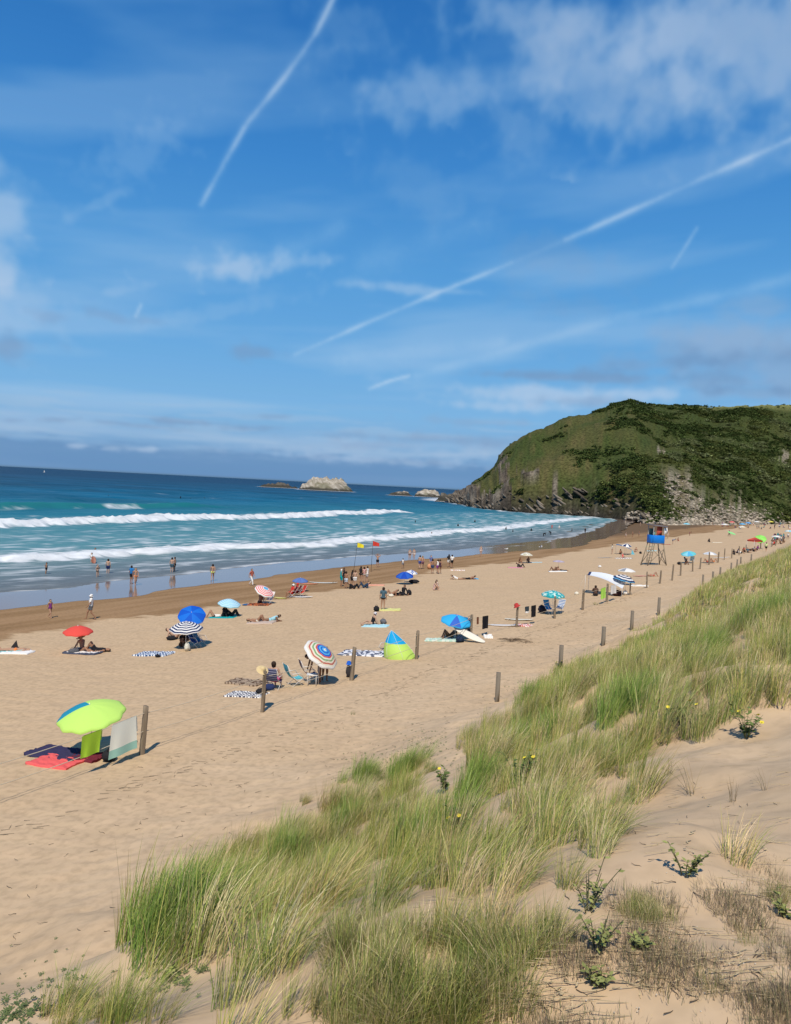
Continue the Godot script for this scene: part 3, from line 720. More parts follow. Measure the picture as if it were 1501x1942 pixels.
func tube(b: Dictionary, pts: Array, r0: float, r1: float, sides := 7, col := Color.WHITE, cap := true) -> void:
	var n := pts.size()
	var o: int = b.v.size()
	for k in n:
		var p: Vector3 = pts[k]
		var d: Vector3 = (pts[mini(k + 1, n - 1)] - pts[maxi(k - 1, 0)]).normalized()
		var u := d.cross(Vector3(0.31, 0.9, 0.17) if absf(d.y) < 0.9 else Vector3.RIGHT).normalized()
		var w := d.cross(u)
		var r := lerpf(r0, r1, k / float(maxi(n - 1, 1)))
		for j in sides:
			var a := TAU * j / sides
			b.v.append(p + (u * cos(a) + w * sin(a)) * r); b.c.append(col)
	for k in n - 1:
		for j in sides:
			var a := o + k * sides + j; var e := o + k * sides + (j + 1) % sides
			b.i.append_array([a, a + sides, e, e, a + sides, e + sides])
	if cap:
		for e in [0, n - 1]:
			var ce: int = b.v.size()
			b.v.append(pts[e]); b.c.append(col)
			for j in sides:
				var a: int = o + e * sides + j; var f: int = o + e * sides + (j + 1) % sides
				if e == 0: b.i.append_array([ce, a, f])
				else: b.i.append_array([ce, f, a])
func blob(b: Dictionary, c: Vector3, r: Vector3, turn := Basis.IDENTITY, col := Color.WHITE, rough := 0.0, nu := 12, nv := 8) -> void:
	var o: int = b.v.size()
	for i in nu + 1:
		for j in nv + 1:
			var a := TAU * (i % nu) / nu; var e := PI * j / nv - PI / 2
			var d := Vector3(cos(a) * cos(e), sin(e), sin(a) * cos(e))
			b.v.append(c + turn * (d * r * (1.0 + nf.get_noise_3dv(d * 1.7 + c * 3.0) * rough))); b.c.append(col)
	for i in nu:
		for j in nv:
			var a := o + i * (nv + 1) + j
			b.i.append_array([a, a + 1, a + nv + 1, a + 1, a + nv + 2, a + nv + 1])

# ---------------------------------------------------------------- dune plants
func blade_tuft(seed_: int, blades: int, tall: float, width: float, spread: float, straw: float, cols: Array, wind: float) -> ArrayMesh:
	var r := RandomNumberGenerator.new(); r.seed = seed_
	var b := nb()
	for k in blades:
		var a := r.randf() * TAU
		var root := Vector3(cos(a), 0, sin(a)) * sqrt(r.randf()) * spread
		var out := Vector3(cos(a) * r.randf_range(0.1, 1.0) + r.randfn() * 0.3, 0, sin(a) * r.randf_range(0.1, 1.0) + r.randfn() * 0.3)
		var dirh := (out * 0.55 + Vector3(1.0, 0, -0.35) * wind * r.randf_range(0.5, 1.3))
		var L := tall * r.randf_range(0.5, 1.1)
		var bend := r.randf_range(0.15, 0.75)
		var col: Color = cols[r.randi() % cols.size()]
		if r.randf() < straw: col = Color(0.68, 0.58, 0.34).lerp(Color(0.36, 0.27, 0.14), r.randf())
		col = col * r.randf_range(0.75, 1.25)
		var side := Vector3.UP.cross(dirh.normalized() if dirh.length() > 0.01 else Vector3.RIGHT)
		side = (side + Vector3(r.randfn(), 0, r.randfn()) * 0.6).normalized()
		var o: int = b.v.size()
		for j in 4:
			var u := j / 4.0
			var p := root + dirh * L * (0.45 * u + bend * u * u) * 0.75 + Vector3.UP * L * (u - 0.36 * bend * u * u * (0.6 + dirh.length()))
			var w := width * (1.0 - 0.55 * u) * 0.5
			b.v.append(p - side * w); b.v.append(p + side * w)
			b.c.append(col); b.c.append(col)
		b.v.append(root + dirh * L * (0.45 + bend) * 0.75 + Vector3.UP * L * (1.0 - 0.36 * bend * (0.6 + dirh.length()))); b.c.append(col)
		for j in 3: b.i.append_array([o + j * 2, o + j * 2 + 2, o + j * 2 + 1, o + j * 2 + 1, o + j * 2 + 2, o + j * 2 + 3])
		b.i.append_array([o + 6, o + 8, o + 7])
	return done(b)
func inside(px: float, py: float, poly: Array) -> bool:
	var c := false; var j := poly.size() - 1
	for i in poly.size():
		var a: Vector2 = poly[i]; var b: Vector2 = poly[j]
		if (a.y > py) != (b.y > py) and px < (b.x - a.x) * (py - a.y) / (b.y - a.y) + a.x: c = not c
		j = i
	return c
func pts2(flat: Array) -> Array:
	var o := []
	for k in flat.size() / 2: o.append(Vector2(flat[k * 2], flat[k * 2 + 1]))
	return o
func make_plants() -> void:
	var band := pts2([225, 1850, 275, 1725, 345, 1670, 470, 1600, 600, 1570, 640, 1510, 770, 1500, 830, 1530, 900, 1480, 870, 1410, 1000, 1345, 1040, 1280, 1240, 1195, 1330, 1118, 1400, 1078, 1501, 1042, 1700, 1000, 1700, 1330, 1400, 1345, 1330, 1405, 1250, 1500, 1150, 1600, 1160, 1680, 1100, 1730, 1060, 1790, 1010, 1850, 900, 2000, 400, 2000, 440, 1860, 560, 1830, 690, 1760, 620, 1740, 440, 1775, 330, 1850])
	var bare := [pts2([1085, 1375, 1130, 1375, 1130, 1412, 1085, 1412]), pts2([640, 1790, 700, 1760, 740, 1770, 680, 1800]), pts2([860, 1560, 915, 1555, 905, 1590, 855, 1600])]
	var extra := [pts2([90, 1965, 150, 1935, 200, 1915, 260, 1920, 320, 1965]), pts2([1235, 1668, 1290, 1645, 1410, 1630, 1440, 1655, 1330, 1690, 1250, 1695]), pts2([675, 1470, 705, 1470, 705, 1485, 675, 1485]), pts2([745, 1440, 820, 1440, 815, 1465, 760, 1465]), pts2([565, 1520, 585, 1520, 585, 1532, 565, 1532])]
	var scrub := pts2([1170, 1700, 1501, 1620, 1560, 1620, 1560, 1990, 1000, 1990, 1080, 1800])
	var greens := [Color(0.21, 0.27, 0.065), Color(0.27, 0.315, 0.085), Color(0.34, 0.355, 0.10), Color(0.42, 0.39, 0.13), Color(0.15, 0.22, 0.06)]
	var near_t := []; var far_t := []; var low_t := []; var dry_t := []
	for k in 7: near_t.append(blade_tuft(300 + k, 120, 0.58, 0.0052, 0.14, [0.12, 0.2, 0.3, 0.45, 0.15, 0.25, 0.6][k], greens, 0.6))
	near_t.append(blade_tuft(333, 16, 0.6, 0.006, 0.06, 0.4, [Color(0.12, 0.13, 0.06), Color(0.10, 0.09, 0.05)], 0.7))
	for k in 5: far_t.append(blade_tuft(400 + k, 54, 0.56, 0.014, 0.25, [0.12, 0.2, 0.35, 0.5, 0.2][k], greens, 0.6))
	for k in 3: low_t.append(blade_tuft(500 + k, 110, 0.30, 0.004, 0.16, 0.35, [Color(0.24, 0.26, 0.08), Color(0.32, 0.30, 0.10), Color(0.19, 0.23, 0.07)], 0.3))
	for k in 3: dry_t.append(blade_tuft(600 + k, 60, 0.11, 0.003, 0.16, 0.2, [Color(0.27, 0.205, 0.15), Color(0.20, 0.155, 0.115), Color(0.34, 0.27, 0.19), Color(0.18, 0.19, 0.09)], 0.1))
	var at := {}; var tint := {}
	var m := vmat(0.75, 0.25).duplicate() as StandardMaterial3D
	m.backlight_enabled = true; m.backlight = Color(0.35, 0.35, 0.3)
	var lists := [near_t, far_t, low_t, dry_t]
	for q in 4:
		for k in lists[q].size():
			var a: Array[Transform3D] = []
			at[Vector2i(q, k)] = a; tint[Vector2i(q, k)] = PackedColorArray()
	var r := RandomNumberGenerator.new(); r.seed = 99
	var s := -2.0
	var count := 0
	# walk over the dune in a jittered grid, closer together near the path
	for pass_ in 2:
		var step := 0.23 if pass_ == 0 else 0.42
		var s0 := 0.0 if pass_ == 0 else 24.0
		var s1 := 24.0 if pass_ == 0 else 190.0
		s = s0
		while s < s1:
			var t := -6.0
			while t < 15.5:
				var ss := s + r.randf() * step; var tt := t + r.randf() * step
				t += step
				var xz := from_st(ss, tt)
				var p := Vector3(xz.x, ground_y(xz.x, xz.y), xz.y)
				if p.z > -1.5: continue
				var q := project(p)
				var wob := Vector2(nz.get_noise_2d(p.x * 0.5, p.z * 0.5), nz.get_noise_2d(p.x * 0.5 + 40.0, p.z * 0.5)) * 600.0 / maxf(4.0, -p.z)
				q += wob * 0.6
				if q.x < -200.0 or q.x > 1720.0 or q.y > 2100.0: continue
				var cover := nz.get_noise_2d(p.x * 0.35 + 3.0, p.z * 0.35)
				var kind := -1; var size := 1.0
				if inside(q.x, q.y, band):
					var gap := false
					for e in bare:
						if inside(q.x, q.y, e): gap = true
					var hum := nz.get_noise_2d(p.x * 0.9 + 11.0, p.z * 0.9)
					if gap or cover < (-0.28 if pass_ == 0 else -0.4) or hum < (-0.24 if ss < 14.0 else -0.38): continue
					kind = pass_
					size = r.randf_range(0.7, 1.15) * (1.0 + cover * 0.5 + hum * 0.6) * lerpf(0.55, 1.0, maxf(smoothstep(0.5, 5.0, tt), smoothstep(5.5, 10.0, ss)))      # trampled short beside the path
					if q.y > 1700.0 and q.x > 640.0 and nz.get_noise_2d(p.x * 0.8, p.z * 0.8 + 9.0) > 0.05: kind = 2
					if pass_ == 0 and r.randf() > 0.62: continue
				else:
					for e in extra:
						if inside(q.x, q.y, e): kind = pass_
					if kind < 0 and inside(q.x, q.y, scrub) and r.randf() < 0.12 + cover * 0.6: kind = 3 if r.randf() < 0.85 else 2
					if kind >= 0: size = r.randf_range(0.45, 0.8) * (1.4 if q.x > 1200.0 and kind == 0 else 1.0)
				if kind < 0: continue
				var v := r.randi() % (7 if kind == 0 else int(lists[kind].size()))
				# straw gathers in swathes
				if kind < 2 and nz.get_noise_2d(p.x * 0.28 + 70.0, p.z * 0.28) > 0.18: v = [2, 3, 6, 3][r.randi() % 4] if kind == 0 else [2, 3][r.randi() % 2]
				var key := Vector2i(kind, v)
				at[key].append(Transform3D(Basis(Vector3.UP, r.randf_range(-0.7, 0.7)).scaled(Vector3.ONE * size), p - Vector3(0, 0.02, 0)))
				var g := r.randf_range(0.8, 1.2)
				tint[key].append(Color(g * r.randf_range(0.92, 1.1), g, g * r.randf_range(0.85, 1.1)))
				count += 1
			s += step
	for k in 3200:
		var px := r.randf_range(640.0, 1570.0); var py := r.randf_range(1560.0, 1990.0)
		var kind := -1
		var p := ground_at(px, py)
		var cl := nz.get_noise_2d(p.x * 1.6 + 30.0, p.z * 1.6)
		if inside(px, py, scrub) and cl > 0.0 and k % 3 < 2: kind = 3 if nz.get_noise_2d(p.x * 2.0, p.z * 2.0 + 60.0) < 0.22 else 2
		elif k % 4 == 0 and inside(px, py, band) and py > 1780.0: kind = 0 if k % 8 == 0 else 2
		if kind < 0 or (py < 1700.0 and r.randf() < 0.6): continue
		var v := r.randi() % (7 if kind == 0 else int(lists[kind].size()))
		at[Vector2i(kind, v)].append(Transform3D(Basis(Vector3.UP, r.randf() * TAU).scaled(Vector3.ONE * r.randf_range(0.45, 1.0) * (0.45 if kind == 2 and px > 1080.0 else (0.7 if kind == 0 else 0.9))), p - Vector3(0, 0.01, 0)))
		var g := r.randf_range(0.75, 1.25)
		tint[Vector2i(kind, v)].append(Color(g, g, g))
	for e in [[1095, 1492, 0.8], [1310, 1508, 0.7], [1390, 1522, 0.5], [1270, 1470, 0.5], [1130, 1530, 0.6], [1450, 1500, 0.4]]:
		at[Vector2i(0, 7)].append(Transform3D(Basis(Vector3.UP, r.randf() * TAU).scaled(Vector3.ONE * e[2]), ground_at(e[0], e[1])))
		tint[Vector2i(0, 7)].append(Color(0.75, 0.7, 0.65))
	# lush clumps that stand above the rest; both tuft sets share one palette, the far set only has fewer and broader blades
	for e in [[535, 1640], [350, 1700], [1060, 1400], [950, 1432], [655, 1565], [1010, 1335], [1250, 1225], [765, 1462], [300, 1790], [430, 1695], [900, 1500], [1180, 1350], [1330, 1250], [1440, 1180], [690, 1480], [820, 1600]]:
		var c := ground_at(e[0], e[1])
		var far_off := 0 if (c - CAM).length() < 25.0 else 1
		for k in 12:
			var p := c + Vector3(r.randfn() * 0.22, 0, r.randfn() * 0.22)
			p.y = ground_y(p.x, p.z) - 0.02
			var v: int = [0, 1, 4][r.randi() % 3] if far_off == 0 else r.randi() % 2
			at[Vector2i(far_off, v)].append(Transform3D(Basis(Vector3.UP, r.randf_range(-0.6, 0.6)).scaled(Vector3.ONE * r.randf_range(1.0, 1.35)), p))
			tint[Vector2i(far_off, v)].append(Color(0.74, 0.97, 0.72) * r.randf_range(0.85, 1.1))
	var lab := ["dense green marram grass leaning in the wind over the near dune", "marram grass covering the dune slope towards the far beach", "short fine grass growing low on the dune top", "dry brown scrub dotted over the bare dune sand"]
	for q in 4:
		var root := Node3D.new(); root.name = numbered(["marram_grass", "marram_grass", "short_grass", "dry_scrub"][q]); add_child(root)
		tag(root, lab[q], "grass" if q < 3 else "scrub", "", "stuff")
		for k in lists[q].size(): copies("tufts", lists[q][k], m, at[Vector2i(q, k)], tint[Vector2i(q, k)], root)
	small_plants(r)
func leaf_plant(seed_: int, stems: int, tall: float, leaf: float, col: Color) -> Array:     # [stems mesh, leaves mesh, tips]
	var r := RandomNumberGenerator.new(); r.seed = seed_
	var st := nb(); var lf := nb(); var tips := []
	for k in stems:
		var a := r.randf() * TAU
		var lean := Vector3(cos(a), 0, sin(a)) * r.randf_range(0.15, 0.7)
		var h := tall * r.randf_range(0.6, 1.1)
		var pts := []
		for j in 5: pts.append(Vector3(cos(a), 0, sin(a)) * 0.02 + lean * h * pow(j / 4.0, 1.4) + Vector3.UP * h * j / 4.0)
		tube(st, pts, 0.004, 0.002, 4)
		tips.append(pts[4])
		for j in 9:
			var u := r.randf_range(0.15, 1.0)
			var p: Vector3 = pts[int(u * 3.99)].lerp(pts[int(u * 3.99) + 1], fmod(u * 3.99, 1.0))
			var bs := Basis.from_euler(Vector3(r.randf_range(-0.7, 0.2), r.randf() * TAU, r.randf_range(-0.4, 0.4)))
			var l := leaf * r.randf_range(0.7, 1.3)
			var c := col * r.randf_range(0.75, 1.25)
			quad(lf, p, p + bs * Vector3(-0.28 * l, 0.05 * l, 0.5 * l), p + bs * Vector3(0, 0.0, l), p + bs * Vector3(0.28 * l, 0.05 * l, 0.5 * l), c)
	return [done(st), done(lf), tips]
func small_plants(r: RandomNumberGenerator) -> void:
	var flowers := [[845, 1500, 0.42, "yellow-flowered plant among marram grass at the dune foot"], [985, 1490, 0.5, "tall plant with one bright yellow bloom in the marram grass"], [1415, 1400, 0.35, "low plant with two pale yellow flowers on bare sand"], [868, 1585, 0.36, "bushy light green plant with small yellow flowers mid-slope"], [1060, 1270, 0.4, "yellow-flowered plant half hidden by grass near the weathered posts"], [1300, 1390, 0.4, "yellow-flowered plant on the edge of the bare blowout"]]
	for e in flowers:
		var p := ground_at(e[0], e[1])
		var pl := leaf_plant(int(e[0]), 12, e[2], 0.075, Color(0.12, 0.17, 0.05))
		var o := thing("flowering_plant", e[3], "plant", p)
		part("stems", pl[0], mat(Color(0.12, 0.13, 0.05)), o); part("foliage", pl[1], vmat(0.8, 0.3), o)
		for k in pl[2].size():
			if k % 5 != 0: continue
			var b := nb()
			for j in 5:
				var a := TAU * j / 5.0
				var d := Vector3(cos(a), 0.45, sin(a)) * 0.026; var d2 := Vector3(cos(a + 0.6), 0.6, sin(a + 0.6)) * 0.03; var d3 := Vector3(cos(a + 1.2), 0.45, sin(a + 1.2)) * 0.026
				quad(b, Vector3.ZERO, d, d2, d3)
			var f := part("flower", done(b), mat(Color(0.80, 0.66, 0.05), 0.6), o)
			f.position = pl[2][k]; f.rotation = Vector3(0.5, k, 0.2)
	var holly := [[1135, 1800, 0.17, "grey-green leafy rosette by the dark hollow in the dune sand"], [1300, 1660, 0.16, "silvery spiky plant under the pale grass clump"], [1215, 1800, 0.07, "small green rosette on open sand"], [1130, 1868, 0.06, "tiny green rosette low on the sandy dune top"], [1115, 1730, 0.24, "dense dark green leafy plant at the grass edge"], [1490, 1740, 0.12, "dark leafy plant among dry scrub on the dune top"], [330, 1858, 0.12, "small green creeping plant in front of the big marram clump"]]
	for e in holly:
		var p := ground_at(e[0], e[1])
		var pl := leaf_plant(int(e[0]) + 7, 8, e[2], 0.035, Color(0.25, 0.27, 0.09))
		var o := thing("leafy_plant", e[3], "plant", p)
		part("stems", pl[0], mat(Color(0.10, 0.10, 0.05)), o); part("foliage", pl[1], vmat(0.8, 0.3), o)
	# creeping leaves, twigs, shells: too small and many to count
	var leafs: Array[Transform3D] = []; var twigs: Array[Transform3D] = []; var shells: Array[Transform3D] = []
	var creep := [[120, 1880, 130, 70], [30, 1920, 60, 40], [840, 1440, 70, 30], [820, 1400, 60, 16], [1180, 1240, 120, 20], [1010, 1300, 60, 20], [720, 1440, 60, 20], [330, 1850, 60, 26]]
	for e in creep:
		for k in 90:
			var p := ground_at(e[0] + r.randfn() * e[2] * 0.6, minf(e[1] + r.randfn() * e[3] * 0.6, 1990.0))
			leafs.append(Transform3D(Basis.from_euler(Vector3(r.randf_range(-0.4, 0.4), r.randf() * TAU, r.randf_range(-0.4, 0.4))).scaled(Vector3.ONE * r.randf_range(0.35, 0.8)), p + Vector3(0, 0.008, 0)))
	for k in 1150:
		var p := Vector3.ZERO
		if k < 260:        # dark pieces standing in for shade in the footprint tracks by the fence
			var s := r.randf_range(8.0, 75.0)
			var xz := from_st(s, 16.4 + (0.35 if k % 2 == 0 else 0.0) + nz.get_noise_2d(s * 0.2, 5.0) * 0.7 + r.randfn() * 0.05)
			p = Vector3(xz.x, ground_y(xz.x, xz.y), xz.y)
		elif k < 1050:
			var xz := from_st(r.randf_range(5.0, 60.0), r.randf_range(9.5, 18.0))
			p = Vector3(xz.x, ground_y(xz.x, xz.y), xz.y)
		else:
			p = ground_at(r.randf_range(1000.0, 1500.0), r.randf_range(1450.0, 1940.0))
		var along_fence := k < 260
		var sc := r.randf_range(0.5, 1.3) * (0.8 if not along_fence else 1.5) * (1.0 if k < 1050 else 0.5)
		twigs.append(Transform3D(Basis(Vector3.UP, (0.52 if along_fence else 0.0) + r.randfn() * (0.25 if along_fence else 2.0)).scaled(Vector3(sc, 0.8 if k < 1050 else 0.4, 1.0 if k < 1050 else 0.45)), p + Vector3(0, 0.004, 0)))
	for k in 130:
		var p := ground_at(r.randf_range(1000.0, 1500.0), r.randf_range(1640.0, 1940.0))
		shells.append(Transform3D(Basis(Vector3.UP, r.randf() * TAU).scaled(Vector3.ONE * r.randf_range(0.6, 1.2)), p + Vector3(0, 0.005, 0)))
	var lb := nb()
	for k in 5:
		var a := TAU * k / 5.0
		quad(lb, Vector3.ZERO, Vector3(cos(a - 0.4), 0.3, sin(a - 0.4)) * 0.03, Vector3(cos(a), 0.25, sin(a)) * 0.055, Vector3(cos(a + 0.4), 0.3, sin(a + 0.4)) * 0.03)
	var tb := nb(); tube(tb, [Vector3(-0.09, 0, 0), Vector3(-0.02, 0.008, 0.012), Vector3(0.04, 0.004, -0.006), Vector3(0.1, 0.012, 0.01)], 0.006, 0.003, 5)
	var sb := nb(); blob(sb, Vector3(0, 0.004, 0), Vector3(0.004, 0.003, 0.004), Basis.IDENTITY, Color.WHITE, 0.2, 6, 4)
	tag(copies(numbered("creeping_leaves"), done(lb), mat(Color(0.11, 0.15, 0.05)), leafs, PackedColorArray(), self), "small creeping green leaves spreading over the sand at the dune edge", "plants", "", "stuff")
	tag(copies(numbered("twigs"), done(tb), mat(Color(0.10, 0.075, 0.05)), twigs, PackedColorArray(), self), "scattered dark twigs on the sand, with dark pieces added as shade in footprint tracks", "twigs", "", "stuff")
	var straws: Array[Transform3D] = []
	for k in 1300:
		var p := ground_at(r.randf_range(560.0, 1500.0), r.randf_range(1400.0, 1940.0))
		if nz.get_noise_2d(p.x * 1.2 + 14.0, p.z * 1.2) < -0.05: continue
		straws.append(Transform3D(Basis(Vector3.UP, r.randfn() * 0.9).scaled(Vector3(r.randf_range(0.6, 1.8), 0.3, 0.3)), p + Vector3(0, 0.008, 0)))
	tag(copies(numbered("dry_straw"), done(tb), mat(Color(0.50, 0.40, 0.24)), straws, PackedColorArray(), self), "dry straw stems lying flat on the dune sand", "straw", "", "stuff")
	tag(copies(numbered("snail_shells"), done(sb), mat(Color(0.6, 0.55, 0.46)), shells, PackedColorArray(), self), "tiny white snail shells scattered on the dune sand", "shells", "", "stuff")

# ---------------------------------------------------------------- fences
var post_tops := []
func post_mesh(seed_: int, h: float, r0: float) -> ArrayMesh:
	var r := RandomNumberGenerator.new(); r.seed = seed_
	var b := nb(); var sides := 11; var rings := 9
	var ph := []
	for j in sides: ph.append(r.randf_range(0.82, 1.15))
	var slant := r.randf_range(-0.03, 0.03)
	for k in rings + 1:
		var u := k / float(rings)
		for j in sides:
			var a := TAU * j / sides
			var rr: float = r0 * ph[j] * (1.08 - 0.16 * u) * (1.0 + nf.get_noise_3d(cos(a) * 2.0, u * 4.0, sin(a) * 2.0 + seed_) * 0.16)
			b.v.append(Vector3(cos(a) * rr, -0.25 + u * (h + 0.25) + (slant * cos(a) if k == rings else 0.0), sin(a) * rr))
			var g: float = 0.8 + 0.5 * nf.get_noise_3d(cos(a) * 5.0, u * 1.5, sin(a) * 5.0 + seed_ * 3.0) + (0.25 if j % 3 == 0 else 0.0)
			b.c.append(Color(0.26, 0.21, 0.155) * g)
	for k in rings:
		for j in sides:
			var a := k * sides + j; var e := k * sides + (j + 1) % sides
			b.i.append_array([a, a + sides, e, e, a + sides, e + sides])
	var ce: int = b.v.size()
	b.v.append(Vector3(0, h + 0.005, 0)); b.c.append(Color(0.24, 0.19, 0.13))
	for j in sides: b.i.append_array([ce, rings * sides + (j + 1) % sides, rings * sides + j])
	return done(b)
func make_fences() -> void:
	# [px, py of the foot, height in px]
	var row := [[270, 1430, 84], [498, 1350, 76], [667, 1290, 62], [790, 1250, 53], [893, 1211, 45], [980, 1189, 42], [1052, 1173, 41], [1105, 1157, 38], [1151, 1142, 34], [1195, 1128, 33], [1227, 1115, 29], [1252, 1107, 24], [1275, 1101, 30], [1291, 1092, 24], [1314, 1084, 22], [1328, 1079, 20], [1345, 1071, 23], [1362, 1067, 19], [1374, 1062, 22], [1388, 1059, 17], [1402, 1053, 16], [1415, 1048, 14], [1443, 1041, 13], [1464, 1037, 13], [1471, 1035, 12], [1484, 1031, 12]]
	var g1 := "weathered posts of the rope fence along the beach"
	var notes := {0: "thick weathered post holding the rope beside the white hanging towel", 1: "weathered rope-fence post with a straw hat on top", 2: "pale leaning rope-fence post with a small backpack at its foot", 3: "weathered post right beside the blue and lime beach tent", 4: "pale fence post between the blue parasol and black hanging shorts", 5: "fence post with a red cap on top beside flat white boards", 6: "fence post in front of the turquoise patterned parasol", 7: "thick split post next to the white awning's guy rope", 8: "post with a lime towel hanging next to it", 9: "thin pale post at the end of the white awning"}
	var heads := []; var mids := []
	var first := from_st(11.4, 18.5)
	var p0 := Vector3(first.x, ground_y(first.x, first.y), first.y)
	var lab0 := "weathered wooden post carrying the beach rope fence"
	var o0 := top("wooden_post", post_mesh(40, 1.4, 0.085), vmat(0.92, 0.2)); o0.position = p0; tag(o0, lab0, "post", g1)
	heads.append(p0 + Vector3(0, 1.15, 0.08)); mids.append(p0 + Vector3(0, 0.6, 0.08))
	for k in row.size():
		var e: Array = row[k]
		var p := ground_at(e[0], e[1])
		var dist := (p - CAM).length()
		var h: float = clampf(e[2] * dist / F, 0.9, 1.75)
		var o := top("wooden_post", post_mesh(41 + k % 9, h, 0.085 if k != 9 else 0.06), vmat(0.92, 0.2))
		o.position = p
		o.rotation = Vector3(rng.randf_range(-0.03, 0.03), rng.randf() * 6.0, rng.randf_range(-0.04, 0.04) - (0.08 if k == 2 else 0.0))
		tag(o, notes.get(k, lab0), "post", g1)
		heads.append(p + Vector3(0, h * 0.86, 0.09)); mids.append(p + Vector3(0, h * 0.48, 0.09))
		post_tops.append(p + Vector3(0, h, 0))
	for q in 2:
		var b := nb(); var line: Array = heads if q == 0 else mids
		var pts := []
		for k in mini(line.size() - 1, 12):
			for j in 8:
				var u := j / 8.0
				pts.append(line[k].lerp(line[k + 1], u) - Vector3(0, 0.10 * (1.0 - pow(2.0 * u - 1.0, 2.0)), 0))
		tube(b, pts, 0.011, 0.011, 6, Color.WHITE, false)
		tag(top("rope", done(b), mat(Color(0.55, 0.48, 0.36), 0.9)), "upper beige rope strung from post to post along the beach" if q == 0 else "lower beige rope strung between the beach fence posts", "rope")
	var row2 := [[943, 1330, 53], [1063, 1268, 43], [1144, 1224, 34], [1198, 1195, 35], [1249, 1167, 32], [1333, 1109, 18], [1352, 1102, 17], [1366, 1093, 16], [1387, 1080, 12], [1398, 1076, 14], [1405, 1069, 12], [1425, 1063, 11]]
	for k in row2.size():
		var e: Array = row2[k]
		var p := ground_at(e[0], e[1])
		var h: float = clampf(e[2] * (p - CAM).length() / F, 0.8, 1.35)
		var b := nb()
		var o := thing("dune_post", ["squared grey post standing alone in marram at the dune foot", "squared grey post with a bolt near the grass edge", "dark squared post by a long dry twig on the sand"][k] if k < 3 else "squared grey wooden post in the row along the dune foot", "post", p, rng.randf_range(-0.3, 0.3), "squared posts along the dune foot")
		box(b, Vector3(0, h * 0.5 - 0.15, 0), Vector3(0.17, h + 0.3, 0.13), Basis.IDENTITY, Color(0.20, 0.175, 0.14))
		part("shaft", done(b), vmat(0.9, 0.2), o)
		var b2 := nb(); tube(b2, [Vector3(-0.02, h - 0.14, 0.062), Vector3(-0.02, h - 0.14, 0.08)], 0.012, 0.012, 6)
		part("bolt", done(b2), mat(Color(0.2, 0.19, 0.18), 0.5), o)

# ---------------------------------------------------------------- people
var pose_cache := {}
# bones: name, from, to, radius at each end; the figure faces +z and is 1.72 m tall
func limbs(j: Dictionary) -> Array:
	var o := []
	o.append(["pelvis", j.hl, j.hr, 0.105, 0.105]); o.append(["waist", j.pel, j.chest, 0.112, 0.122]); o.append(["chest", j.sl.lerp(j.sr, 0.2), j.sr.lerp(j.sl, 0.2), 0.085, 0.085])
	o.append(["neck", j.chest.lerp(j.neck, 0.6), j.head, 0.052, 0.05]); o.append(["head", j.head, j.crown, 0.088, 0.092]); o.append(["head", j.head.lerp(j.crown, 0.3) + j.face * 0.075, j.head.lerp(j.crown, 0.1) + j.face * 0.1, 0.014, 0.018])
	for s in ["l", "r"]:
		o.append(["upperarm", j["s" + s], j["e" + s], 0.052, 0.04]); o.append(["forearm", j["e" + s], j["w" + s], 0.039, 0.028])
		var dir: Vector3 = (j["w" + s] - j["e" + s]).normalized()
		o.append(["hand", j["w" + s] + dir * 0.02, j["w" + s] + dir * 0.13, 0.03, 0.02])
		o.append(["thigh", j["h" + s], j["k" + s], 0.088, 0.058]); o.append(["shin", j["k" + s], j["a" + s], 0.055, 0.036])
		o.append(["foot", j["a" + s] + Vector3(0, -0.03, 0), j["t" + s], 0.036, 0.028])
	return o
